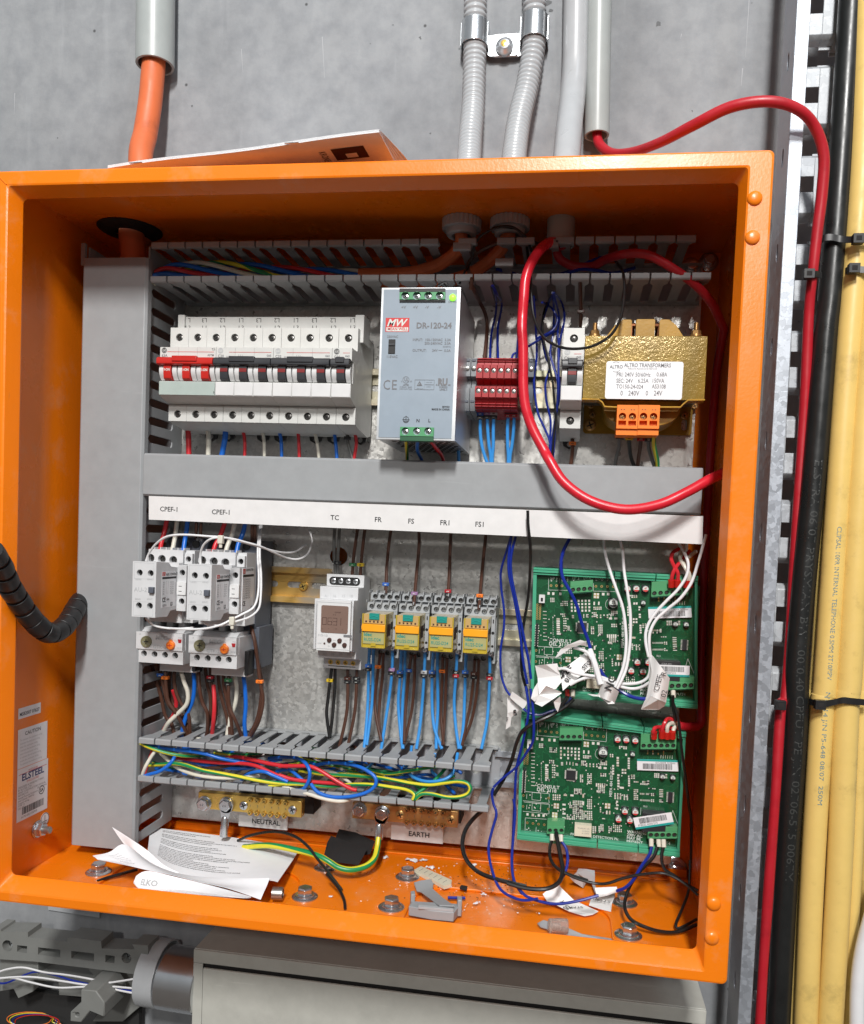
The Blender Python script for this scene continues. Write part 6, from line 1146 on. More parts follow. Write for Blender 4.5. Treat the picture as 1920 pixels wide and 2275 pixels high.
# loose black corrugated sleeve at the left
sl_pts = [(-120, 250), (0, 440), (110, 690), (240, 900), (400, 1130), (560, 1290), (680, 1330), (800, 1280), (900, 1170), (990, 1010), (1060, 900)]
P = smooth([W('CH', x, y, Y) for (x, y), Y in zip(sl_pts, (-45, -30, -12, 4, 18, 30, 42, 55, 70, 86, 100))], 10)
sw = thing('spiral_sleeve', 'black spiral wrapped wire bundle hanging in from the left over the box rim', 'cable sleeve', P[50])
obj('wire_bundle', MB('wbrown').tube(P, 7.2, 14), sw)
cumL = [0]
for i in range(len(P) - 1): cumL.append(cumL[-1] + (P[i + 1] - P[i]).length)
def at(s):
    i = 0
    while i < len(P) - 2 and cumL[i + 1] < s: i += 1
    return P[i].lerp(P[i + 1], min(1, (s - cumL[i]) / (cumL[i + 1] - cumL[i])))
mb = MB('blackm'); s = 0.0; gap = 5.5; Ln = cumL[-1]; mb.use('black')
turns = 0
while s < Ln - 8:
    ln_ = 12.2; seg = [at(min(Ln, s + ln_ * k / 4)) for k in range(5)]; mb.tube(seg, 9.2, 18, rf=lambda l, t: 1.0 - .03 * abs(2 * t - 1)); s += ln_ + (3.4 if s < Ln * .36 else .7)
obj('spiral_wrap', mb, sw, smooth_=40, bev=.4)
# ================================================================== WIRES
def wire(c, pts, Y, r, m, label, group=None, marks=(), n=8, k=6):
    """pts in crop pixels, Y one depth, (start, end) or a depth per point; marks: (x, y, text, (materials top to bottom), height)"""
    L = len(pts)
    if not isinstance(Y, (tuple, list)): Y = [Y] * L
    elif len(Y) == 2 and L != 2: Y = [Y[0] + (Y[1] - Y[0]) * i / (L - 1) for i in range(L)]
    P = smooth([W(c, p[0], p[1], y) for p, y in zip(pts, Y)], k); mb = MB('wgreen' if m == 'gy' else m); G2 = {'gy': ['wgreen', 'wyel', 'wgreen', 'wyel']}
    mb.tube(P, r, n if m != 'gy' else 12, mats=G2.get(m), twist=.022 if m == 'gy' else 0)
    if not marks: return obj('wire', mb, label=label, cat='wire', group=group)
    th = thing('wire', label, 'wire', P[-1], group); obj('insulation', mb, th)
    for (mx, my, txt, ms) in marks:
        q = W(c, mx, my, 0); best = min(range(len(P)), key=lambda i: abs(ray(c, mx, my)[1] * (S0 + P[i].y) - P[i].z) + .3 * abs(ray(c, mx, my)[0] * (S0 + P[i].y) - P[i].x)); p = P[best]
        n_ = len(ms); hgt = 3.3; R_ = r + 1.1
        for i, mm_ in enumerate(ms):
            z = p.z + (n_ / 2 - i - 1) * hgt; b = MB(mm_); b.box(p.x - R_ * 1.15, p.x + R_ * 1.15, p.y - R_, p.y + R_ * .6, z + .1, z + hgt - .1)
            if i < len(txt): b.use('inkw' if mm_ not in ('mky', 'mkw', 'cork') else 'ink').text(txt[i], (p.x + .9, p.y - R_ - .08, z + .75), 2.9, U=(0, 0, 1), V=(-1, 0, 0), bold=.03, sx=.9)
            obj('number_ring', b, th, bev=.35)
    return th
def wz(lst, c, Y, r, grp, **kw):
    for m, pts, label, *mk in lst: wire(c, pts, Y, r if not isinstance(m, tuple) else m[1], m if not isinstance(m, tuple) else m[0], label, grp, mk[0] if mk else (), **kw)
# below the breakers
wz([(('wred', 2.5), [(378, 845), (388, 940), (392, 1090)], 'thick red wire below the first pole of the red handled switch'),
 (('wwhite', 2.4), [(515, 850), (535, 950), (532, 1095)], 'thick cream wire below the second pole of the red handled switch'),
 (('wblue', 2.6), [(655, 855), (655, 950), (628, 1100)], 'thick blue wire below the third pole of the red handled switch')], 'A', 140, 2.5, 'thick wires below the red handled switch', n=14)
wz([('wred', [(765, 865), (790, 930), (798, 1000), (796, 1105)], 'red wire below the left pole of the C20 breaker'),
 ('wwhite', [(912, 870), (930, 930), (938, 1000), (940, 1105)], 'cream wire below the middle pole of the C20 breaker'),
 ('wblue', [(1032, 870), (1055, 940), (1063, 1010), (1066, 1110)], 'blue wire below the right pole of the C20 breaker'),
 ('wred', [(1175, 875), (1186, 940), (1190, 1000), (1194, 1115)], 'red wire below the left pole of the C32 breaker'),
 ('wwhite', [(1300, 880), (1312, 940), (1325, 1010), (1338, 1120)], 'cream wire below the middle pole of the C32 breaker'),
 ('wblue', [(1445, 885), (1450, 940), (1458, 1010), (1468, 1125)], 'blue wire below the right pole of the C32 breaker'),
 ('wgrey', [(1545, 885), (1543, 950), (1550, 1010), (1580, 1110)], 'dark grey wire below the C16 breaker', [(1547, 955, '', ('mkk',))]),
 ('wred', [(1580, 890), (1600, 940), (1607, 1000), (1588, 1125)], 'red wire below the C16 breaker')], 'A', 142, 1.6, 'wires below the circuit breakers', n=12)
wire('C', [(296, 1235), (302, 1330), (300, 1450), (283, 1600)], (140, 138), 1.7, 'wbrown', 'brown wire below the lone C6 breaker with an orange ring', None, [(301, 1365, '3', ('cork',))])
wire('U', [(573, 470), (575, 560), (577, 640), (580, 740), (573, 850)], (100, 140), 1.7, 'wbrown', 'brown wire from the top duct into the top of the C6 breaker', None, [(578, 722, '2', ('mkn',))])
wz([('wgrey', [(745, 1180), (742, 1290), (738, 1400), (712, 1500), (700, 1600)], 'grey wire below the leftmost orange transformer terminal', [(745, 1310, '', ('mkk',))]),
 ('wblack', [(832, 1180), (830, 1300), (835, 1400), (850, 1500), (893, 1610)], 'black wire with yellow ring N below the transformer', [(833, 1324, 'N', ('mky',))]),
 ('wbrown', [(945, 1180), (942, 1290), (935, 1400), (920, 1500), (908, 1610)], 'brown wire with dark red ring 2 below the transformer', [(942, 1322, '2', ('mkr',))]),
 ('wgrey', [(1020, 1230), (1014, 1320), (1015, 1400), (1040, 1500), (1080, 1610)], 'dark wire with black ring 0 below the transformer', [(1013, 1328, '0', ('mkk',))])], 'C', (98, 132), 1.7, 'wires below the orange transformer terminals')
wire('C', [(1060, 1180), (1062, 1290), (1062, 1380), (1078, 1460), (1094, 1530), (1098, 1610)], (92, 130), 1.9, 'gy', 'green and yellow wire below the rightmost orange transformer terminal')
wz([('gy', [(345, 1490), (352, 1600), (358, 1720)], 'green and yellow wire below the power supply'), ('wblue', [(455, 1500), (450, 1590), (480, 1660), (515, 1740)], 'blue wire below the power supply'), ('wred', [(565, 1490), (620, 1570), (680, 1650), (705, 1740)], 'red wire below the power supply')], 'B', (70, 120), 1.6, 'wires below the power supply')
wire('B', [(640, 70), (668, 52), (700, 38), (722, 55), (725, 75)], 72, 1.4, 'wblack', 'short black wire stub on top of the power supply')
# red rail terminals
wz([('wlb', [(1035, 1120), (1040, 1230), (1038, 1380), (1045, 1500), (1068, 1610), (1112, 1740)], 'light blue wire below the red terminals, ring 15', [(1038, 1270, '51', ('mkb', 'mkk'))]),
 ('wlb', [(1100, 1120), (1103, 1250), (1108, 1400), (1120, 1550), (1135, 1640), (1138, 1740)], 'light blue wire below the red terminals, ring 17', [(1101, 1270, '71', ('mkp', 'mkk'))]),
 ('wlb', [(1163, 1120), (1166, 1250), (1160, 1400), (1160, 1550), (1152, 1640), (1150, 1740)], 'light blue wire below the red terminals, ring 18', [(1164, 1265, '81', ('mkw', 'mkk'))]),
 ('wlb', [(1296, 1120), (1298, 1260), (1292, 1400), (1294, 1550), (1300, 1640), (1298, 1740)], 'light blue wire below the red terminals, ring 20', [(1298, 1270, '02', ('mkk', 'mkr'))]),
 ('wlb', [(1356, 1120), (1355, 1260), (1350, 1400), (1335, 1550), (1318, 1640), (1312, 1740)], 'light blue wire below the red terminals, ring 21', [(1354, 1270, '12', ('mkk', 'mkr'))]),
 ('wlb', [(836, 1130), (838, 1260), (838, 1400), (834, 1560), (840, 1740)], 'light blue wire half behind the right edge of the power supply', [(838, 1268, '81', ('mkb', 'mkk'))])], 'B', (132, 136), 1.55, 'light blue wires below the red terminals')
wire('B', [(945, 30), (985, 120), (1030, 210), (1080, 310), (1102, 420), (1095, 560), (1075, 760)], (96, 104, 140, 148, 148, 140, 130), 1.7, 'wbrown', 'dark brown wire from the top duct down to the first red terminal')
for q, l in (([(1150, 60), (1178, 140), (1188, 230), (1180, 340), (1148, 480), (1134, 600), (1130, 760)], 'left navy wire of the pair entering the red terminals from above'), ([(1155, 60), (1200, 150), (1238, 220), (1228, 320), (1204, 440), (1200, 580), (1205, 760)], 'right navy wire of the pair entering the red terminals from above')):
    wire('B', q, (96, 110, 145, 150, 148, 140, 130), 1.05, 'wnavy', l, 'navy wires into the red terminals')
for q, l in (([(1764, 480), (1690, 510), (1600, 560), (1500, 620), (1420, 668), (1345, 705), (1328, 775)], 'navy wire sweeping left into the fifth red terminal'), ([(1560, 190), (1480, 215), (1420, 330), (1395, 500), (1385, 640), (1372, 770)], 'navy wire dropping behind the red cable into the sixth red terminal')):
    wire('B', q, (140, 130), 1.05, 'wnavy', l, 'navy wires into the red terminals')
# bundle left of the C6 breaker
bun = [('wnavy', [(118, -40), (62, 110), (18, 250), (22, 400), (55, 560), (92, 650), (52, 800), (58, 960), (98, 1150), (92, 1350), (84, 1620)]),
 ('wnavy', [(122, -40), (130, 180), (120, 350), (95, 520), (130, 660), (165, 800), (160, 1000), (125, 1250), (98, 1400), (100, 1620)]),
 ('wnavy', [(126, -40), (178, 180), (165, 330), (178, 500), (172, 700), (186, 900), (150, 1100), (128, 1400), (112, 1620)]),
 ('wnavy', [(130, -40), (205, 60), (228, 200), (200, 340), (172, 470), (172, 640), (166, 950), (135, 1200), (112, 1400), (122, 1620)]),
 ('wnavy', [(20, 50), (60, 68), (118, 115), (160, 200), (140, 280), (80, 335), (-30, 385)]),
 ('wblack', [(114, -40), (48, 100), (22, 230), (30, 380), (66, 540), (95, 680), (118, 800), (132, 960), (148, 1110), (128, 1300), (106, 1620)]),
 ('wnavy', [(-60, -10), (-30, 500), (-55, 740), (-48, 900), (-20, 1080), (40, 1220), (88, 1340), (92, 1480), (78, 1620)])]
nm = ('leftward bulging navy wire', 'navy wire crossing the middle', 'navy wire on the right flank', 'outermost right navy wire', 'short navy wire branching to the left', 'black wire', 'outermost left navy wire')
for (m, p), l in zip(bun, nm): wire('C', p, [104, 142] + [134 - 2 * nm.index(l)] * (len(p) - 3) + [128], 1.0, m, l + ' of the bundle left of the C6 breaker', 'thin wire bundle left of the C6 breaker')
wire('U', [(820, 315), (860, 365), (900, 440), (908, 560), (895, 700), (860, 815), (785, 915), (650, 985), (500, 1000), (380, 970), (285, 895), (225, 760), (207, 620), (195, 470), (190, 400), (165, 200), (120, 110), (0, 80), (-80, 90)], [140, 120, 92, 88, 82, 78, 76, 76, 76, 78, 80, 86, 90, 94, 100, 112, 104, 92, 100], 1.2, 'wblack', 'thin black wire hanging in a wide loop over the transformer')
for q, l, g in (([(385, 465), (480, 430), (590, 370), (720, 315), (820, 305)], 'upper navy wire lying in the dark top duct', 128), ([(400, 470), (560, 405), (700, 410), (800, 430), (900, 415), (990, 388)], 'lower navy wire lying in the dark top duct', 120), ([(-60, 400), (60, 430), (200, 462), (330, 462), (450, 430), (600, 375)], 'navy wire running left in the dark top duct', 132)): wire('U', q, g, 1.4, 'wnavy', l, 'navy wires in the top duct')
wire('P2', [(420, 900), (430, 780), (390, 660), (430, 560), (560, 460), (760, 380), (900, 365), (1100, 385), (1200, 420)], [96, 94, 110, 112, 104, 98, 98, 108, 120], 1.6, 'wbrown', 'brown wire arching over the orange cables in the top duct')
wire('P2', [(300, 830), (370, 680), (440, 540), (460, 420), (540, 310), (700, 225), (850, 212), (960, 270), (1040, 360), (1080, 480)], [96, 104, 106, 100, 96, 88, 88, 92, 96, 110], 1.1, 'wblack', 'thin black wire crossing in front of the gland nuts')
# red fire cable
cable('red_cable', [(-24, 112, 276), (-24, 108, 262), ('P2', 1285, 385, 96), ('P2', 1190, 450, 84), ('P2', 1085, 600, 74), ('P2', 1020, 780, 70), ('P2', 1000, 980, 68), ('P2', 985, 1180, 68), ('B', 1428, 470, 66), ('B', 1438, 640, 66), ('B', 1440, 820, 66), ('B', 1440, 1000, 66), ('B', 1462, 1200, 66), ('B', 1530, 1400, 66), ('B', 1635, 1600, 64), ('D', 1122, 940, 60), ('D', 1152, 985, 56), ('D', 1205, 1022, 52), ('D', 1275, 1040, 52), ('D', 1345, 1030, 56), ('D', 1405, 1003, 60), ('D', 1450, 978, 66), ('D', 1492, 960, 80)], 4.1, 'cred2' if 'cred2' in G else 'cred', 'bright red cable hanging in a big loop in front of the gear', 'cable', None, n=18, k=8, xmax=121.5)
cable('red_cable', [(-17, 114, 276), (-17, 114, 262), ('U', 400, 240, 120), ('U', 420, 320, 122), ('U', 520, 375, 126), ('U', 660, 380, 124), ('U', 760, 330, 112), ('U', 850, 300, 100), ('U', 950, 283, 92), ('U', 1080, 292, 90), ('U', 1200, 350, 92), ('U', 1330, 435, 96), ('U', 1450, 525, 102), ('U', 1560, 650, 112), ('U', 1630, 790, 124), ('U', 1690, 960, 140), ('D', 1482, 780, 158), ('D', 1478, 950, 164), ('D', 1458, 1120, 164), ('D', 1446, 1250, 160), ('D', 1450, 1380, 150), ('H', 1560, 140, 134), ('H', 1470, 185, 126), ('H', 1385, 178, 118)], 3.7, 'cred', 'red cable from the top duct down the right wall to the lower board', 'cable', None, n=16, k=8, xmax=121.8)
# contactor supply wires
for s, (dx, dy) in (('left', (0, 0)), ('right', (445, 25))):
    for m, nm_, p in (('wred', 'red', [(395, 250), (372, 360), (350, 440), (338, 510)]), ('wwhite', 'cream', [(474, 250), (462, 360), (448, 440), (432, 515)]), ('wblue', 'blue', [(556, 250), (546, 350), (532, 430), (520, 520)])):
        if s == 'right' : p = [(p[0][0] + 10, p[0][1]), (p[1][0] - 6, p[1][1]), (p[2][0] - 25, p[2][1]), (p[3][0] - 30, p[3][1])]
        wire('E', [(x + dx, y + dy) for x, y in p], [112, 112, 108, 104], 2.1, m, nm_ + ' supply wire entering the top of the %s contactor' % s, 'supply wires above the contactors', n=12)
for q, l, mk in (([(660, 280), (655, 400), (645, 540)], 'brown wire with white ring 8, behind the white wires above the contactors', [(655, 428, '8', ('mkw',))]), ([(625, 280), (618, 400), (610, 500)], 'brown wire above the left contactor, left of the white ring', ()), ([(1060, 290), (1058, 420), (1052, 560)], 'brown wire above the right contactor with black ring 1', [(1050, 465, '1', ('mkk',))]), ([(1085, 290), (1082, 420), (1080, 560)], 'brown wire at the right edge above the right contactor', ())):
    wire('E', q, 132, 1.5, 'wbrown', l, 'brown wires above the contactors', mk)
# thin white wires over the contactors
for q, Y, l in (([(228, 585), (250, 530), (300, 460), (370, 405), (450, 384), (560, 382), (700, 392), (830, 402), (950, 430), (1100, 470), (1220, 506), (1320, 522), (1400, 512), (1480, 460)], [56, 54, 50, 46, 44, 44, 46, 48, 56, 70, 90, 110, 125, 135], 'long thin white wire arching over both contactors'),
 ([(655, 610), (655, 530), (680, 460), (735, 415), (810, 403), (900, 412), (1010, 440), (1130, 475), (1240, 525), (1330, 562), (1420, 572), (1490, 535), (1528, 450), (1520, 380), (1495, 330)], [56, 54, 50, 46, 46, 52, 60, 72, 92, 112, 122, 130, 134, 136, 138], 'thin white wire curling back at the bare plate, right of the contactors'),
 ([(1122, 300), (1108, 430), (1104, 560), (1112, 700), (1105, 850), (1070, 950), (980, 1005), (900, 1045), (820, 1085), (720, 1112), (600, 1122), (480, 1118), (350, 1110)], [128, 108, 98, 88, 78, 70, 64, 60, 56, 54, 54, 56, 60], 'thin white wire looping down right of the right contactor'),
 ([(1135, 300), (1122, 430), (1120, 560), (1130, 700), (1128, 850), (1110, 960), (1040, 1025), (930, 1062), (840, 1090), (760, 1092), (700, 1080), (665, 1060)], [128, 106, 96, 86, 76, 70, 66, 62, 60, 62, 66, 72], 'outer thin white wire looping down right of the right contactor'),
 ([(228, 1035), (255, 1065), (300, 1095), (380, 1112), (480, 1118), (600, 1110)], [66, 64, 60, 58, 58, 60], 'short thin white wire between left contactor and its overload relay')):
    wire('E', q, Y, .95, 'wpw', l, 'thin white wires over the contactors', k=8)
for x, y, l in ((815, 425, 'translucent white cable tie on the thin white wires, above the contactors'), (905, 1062, 'translucent white cable tie on the thin white wires, below the right contactor')):
    o = W('E', x, y, 46 if y < 800 else 60); mb = MB('wwhite'); mb.box(o.x - 2.3, o.x + 2.3, o.y - 2.5, o.y + 2.2, o.z - 3, o.z + 4.2).box(o.x - 1.2, o.x + 1.6, o.y - 1.5, o.y + .2, o.z - 6.5, o.z - 3); obj('cable_tie', mb, None, bev=.6, label=l, cat='cable tie')
# wires below the overload relays
ov = [('wbrown', [(262, 1370), (300, 1500), (345, 1650), (380, 1800), (430, 1865), (450, 1960)], 'leftmost brown wire below the left overload relay', ()),
 ('wbrown', [(322, 1370), (350, 1500), (378, 1620), (410, 1720), (490, 1810), (540, 1960)], 'brown wire with blue ring 6 below the left overload relay', [(342, 1470, '6', ('mkb',))]),
 ('wbrown', [(385, 1370), (382, 1500), (388, 1600), (405, 1690), (470, 1790), (560, 1960)], 'brown wire with orange ring 3 below the left overload relay', [(380, 1498, '3', ('cork',))]),
 ('wbrown', [(425, 1370), (412, 1520), (412, 1620), (440, 1710), (510, 1800), (585, 1960)], 'fourth brown wire below the left overload relay', ()),
 ('wbrown', [(458, 1370), (448, 1500), (460, 1600), (500, 1700), (560, 1790), (575, 1960)], 'brown wire with pale ring 9 below the left overload relay', [(458, 1412, '9', ('mkw',))]),
 ('wwhite', [(500, 1440), (525, 1530), (555, 1620), (545, 1710), (470, 1790), (400, 1860), (350, 1960)], 'cream wire below the left overload relay, sweeping left into the duct', ()),
 ('wred', [(440, 1600), (465, 1700), (440, 1800), (385, 1880), (335, 1975)], 'red wire below the left overload relay, going into the duct', ()),
 ('wblue', [(600, 1440), (606, 1580), (590, 1690), (548, 1790), (520, 1880), (503, 1975)], 'blue wire below the left overload relay', ()),
 ('wbrown', [(640, 1400), (645, 1560), (668, 1690), (710, 1790), (708, 1960)], 'brown wire with black ring 10 below the right overload relay', [(642, 1432, '01', ('mkk', 'mkk'))]),
 ('wbrown', [(690, 1400), (708, 1550), (732, 1650), (732, 1800), (700, 1960)], 'second brown wire below the right overload relay', ()),
 ('wbrown', [(735, 1400), (738, 1530), (768, 1640), (775, 1790), (735, 1960)], 'brown wire with red and black ring 12 below the right overload relay', [(737, 1512, '21', ('mkr', 'mkk'))]),
 ('wred', [(758, 1560), (764, 1700), (758, 1830), (745, 1960)], 'red wire below the right overload relay, behind the brown ones', ()),
 ('wbrown', [(792, 1400), (800, 1550), (826, 1680), (862, 1810), (885, 1960)], 'brown wire with orange ring below the right overload relay', [(792, 1434, '', ('cork',))]),
 ('wbrown', [(840, 1400), (838, 1550), (866, 1690), (895, 1830), (905, 1960)], 'fifth brown wire below the right overload relay', ()),
 ('wbrown', [(886, 1400), (876, 1560), (880, 1720), (930, 1840), (985, 1975)], 'brown wire with green and black ring 15 below the right overload relay', [(878, 1545, '51', ('mkg', 'mkk'))]),
 ('wwhite', [(920, 1470), (938, 1580), (928, 1700), (885, 1830), (862, 1960)], 'cream wire below the right overload relay', ()),
 ('wblue', [(990, 1470), (1003, 1580), (1010, 1720), (1000, 1860), (1012, 1975)], 'blue wire below the right overload relay', ()),
 ('wbrown', [(1045, 1080), (1075, 1190), (1098, 1340), (1122, 1530), (1145, 1680), (1112, 1840), (1050, 1960)], 'outer brown wire of the pair joined by an orange ring, right of the overload relays', [(1126, 1530, '3', ('cork',))]),
 ('wbrown', [(1050, 1078), (1112, 1200), (1112, 1380), (1132, 1520), (1130, 1660), (1098, 1830), (1035, 1960)], 'inner brown wire of the pair joined by an orange ring, right of the overload relays', ())]
for i, (m, p, l, mk) in enumerate(ov): wire('E', p, [128] * 1 + [134 - (i % 3) * 6] * (len(p) - 2) + [132], 1.75 if m == 'wbrown' else 2.0, m, l, 'wires from the overload relays down into the lower duct', mk, n=10)
# timer wires
wz([('wgrey', [(226, 235), (220, 350), (222, 480), (232, 635)], 'left grey wire of the pair above the time switch'), ('wgrey', [(264, 235), (258, 350), (250, 480), (250, 635)], 'right grey wire above the time switch, black ring 1', [(252, 542, '1', ('mkk',))]),
 ('wbrown', [(408, 235), (388, 380), (372, 500), (362, 640)], 'brown wire above the time switch, green ring 5', [(368, 545, '5', ('mkg',))]), ('wbrown', [(466, 235), (448, 380), (435, 500), (425, 640)], 'brown wire above the time switch, yellow ring 4', [(430, 550, '4', ('mky',))])], 'F', (146, 146), 1.6, 'wires above the time switch')
wz([('wblack', [(203, 1340), (190, 1450), (172, 1600), (162, 1720), (185, 1900)], 'left black wire below the time switch, yellow ring N', [(188, 1447, 'N', ('mky',))]), ('wblack', [(228, 1340), (226, 1500), (215, 1650), (205, 1760), (185, 1900)], 'right black wire below the time switch'),
 ('wbrown', [(328, 1350), (328, 1500), (322, 1680), (295, 1830), (262, 1970)], 'brown wire below the time switch, ring 11', [(330, 1440, '11', ('mkn', 'mkk'))]), ('wbrown', [(400, 1350), (396, 1500), (385, 1680), (360, 1820), (330, 1960)], 'brown wire below the time switch, black ring 10', [(394, 1440, '01', ('mkk', 'mkk'))])], 'F', (148, 136), 1.6, 'wires below the time switch')
for k, (p, l, t, ms) in enumerate((([(668, 260), (648, 400), (634, 560), (625, 770)], 'FR', '6', ('mkb',)), ([(885, 270), (886, 400), (868, 600), (845, 860)], 'FS', '7', ('mkp',)), ([(1137, 280), (1130, 420), (1124, 600), (1112, 800)], 'FR1', '21', ('mkr', 'mkk')), ([(1412, 290), (1396, 440), (1378, 620), (1355, 900)], 'FS1', '31', ('cork', 'mkk')))):
    wire('F', p, [146, 146, 138, 120 if k % 2 else 132], 1.55, 'wbrown', 'brown wire from under the %s lettering down to its relay socket' % l, 'brown wires above the relay sockets', [(0, (672, 705, 702, 708)[k], t, ms)])
rw = [('wlb', [(500, 1180), (492, 1350), (486, 1600), (475, 1780), (455, 1990)], 'outer left light blue wire of the leftmost relay, ring 16', [(492, 1352, '61', ('mkb', 'mkk'))]), ('wlb', [(530, 1180), (526, 1350), (520, 1600), (500, 1780), (475, 1960)], 'inner left light blue wire of the leftmost relay', ()),
 ('wbrown', [(582, 1240), (562, 1400), (541, 1600), (552, 1750), (590, 1930)], 'left brown wire of the leftmost relay, orange ring 3', [(566, 1342, '3', ('cork',))]), ('wbrown', [(606, 1240), (600, 1420), (580, 1600), (572, 1780), (590, 1930)], 'right brown wire of the leftmost relay', ()), ('wlb', [(680, 1180), (674, 1380), (655, 1560), (625, 1760), (590, 1990)], 'right light blue wire of the leftmost relay, ring 17', [(675, 1372, '71', ('mkp', 'mkk'))]),
 ('wlb', [(750, 1190), (740, 1400), (724, 1620), (738, 1830), (758, 1990)], 'outer left light blue wire of the second relay, ring 16', [(741, 1388, '61', ('mkb', 'mkk'))]), ('wlb', [(775, 1190), (774, 1400), (758, 1620), (755, 1830), (760, 1990)], 'inner left light blue wire of the second relay', ()),
 ('wbrown', [(826, 1250), (806, 1400), (790, 1580), (776, 1740), (770, 1930)], 'left brown wire of the second relay, blue ring 6', [(809, 1370, '6', ('mkb',))]), ('wbrown', [(855, 1250), (848, 1480), (830, 1680), (800, 1820), (768, 1950)], 'right brown wire of the second relay', ()), ('wlb', [(935, 1195), (926, 1400), (912, 1620), (895, 1800), (865, 1990)], 'right light blue wire of the second relay, ring 18', [(926, 1392, '81', ('mkw', 'mkk'))]),
 ('wlb', [(1000, 1210), (990, 1400), (988, 1620), (1005, 1820), (1066, 1990)], 'outer left light blue wire of the third relay, ring 16', [(994, 1396, '61', ('mkb', 'mkk'))]), ('wlb', [(1030, 1210), (1032, 1450), (1034, 1680), (1022, 1850), (1020, 1990)], 'inner left light blue wire of the third relay', ()),
 ('wbrown', [(1072, 1270), (1068, 1440), (1058, 1680), (1066, 1830), (1080, 1960)], 'left brown wire of the third relay, orange ring', [(1070, 1384, '3', ('cork',))]), ('wbrown', [(1106, 1280), (1098, 1480), (1090, 1680), (1080, 1850), (1070, 1960)], 'right brown wire of the third relay', ()), ('wlb', [(1185, 1210), (1176, 1400), (1162, 1620), (1175, 1820), (1200, 1990)], 'right light blue wire of the third relay, ring 20', [(1180, 1412, '02', ('mkk', 'mkr'))]),
 ('wlb', [(1257, 1220), (1250, 1400), (1243, 1600), (1234, 1800), (1210, 1990)], 'left light blue wire of the rightmost relay, ring 16', [(1250, 1404, '61', ('mkb', 'mkk'))]), ('wbrown', [(1322, 1290), (1314, 1440), (1285, 1660), (1250, 1820), (1225, 1960)], 'left brown wire of the rightmost relay, ring 12', [(1314, 1404, '21', ('mkn', 'mkk'))]), ('wbrown', [(1356, 1290), (1345, 1500), (1305, 1740), (1245, 1900), (1225, 1960)], 'right brown wire of the rightmost relay', ()), ('wlb', [(1440, 1230), (1440, 1420), (1430, 1640), (1415, 1800), (1375, 1990)], 'right light blue wire of the rightmost relay, ring 21', [(1440, 1404, '12', ('mkk', 'mkr'))])]
for m, p, l, mk in rw: wire('F', p, [128, 136, 140, 134, 124], 1.5 if m == 'wlb' else 1.45, m, l, 'wires from the relay sockets down into the lower duct', mk)
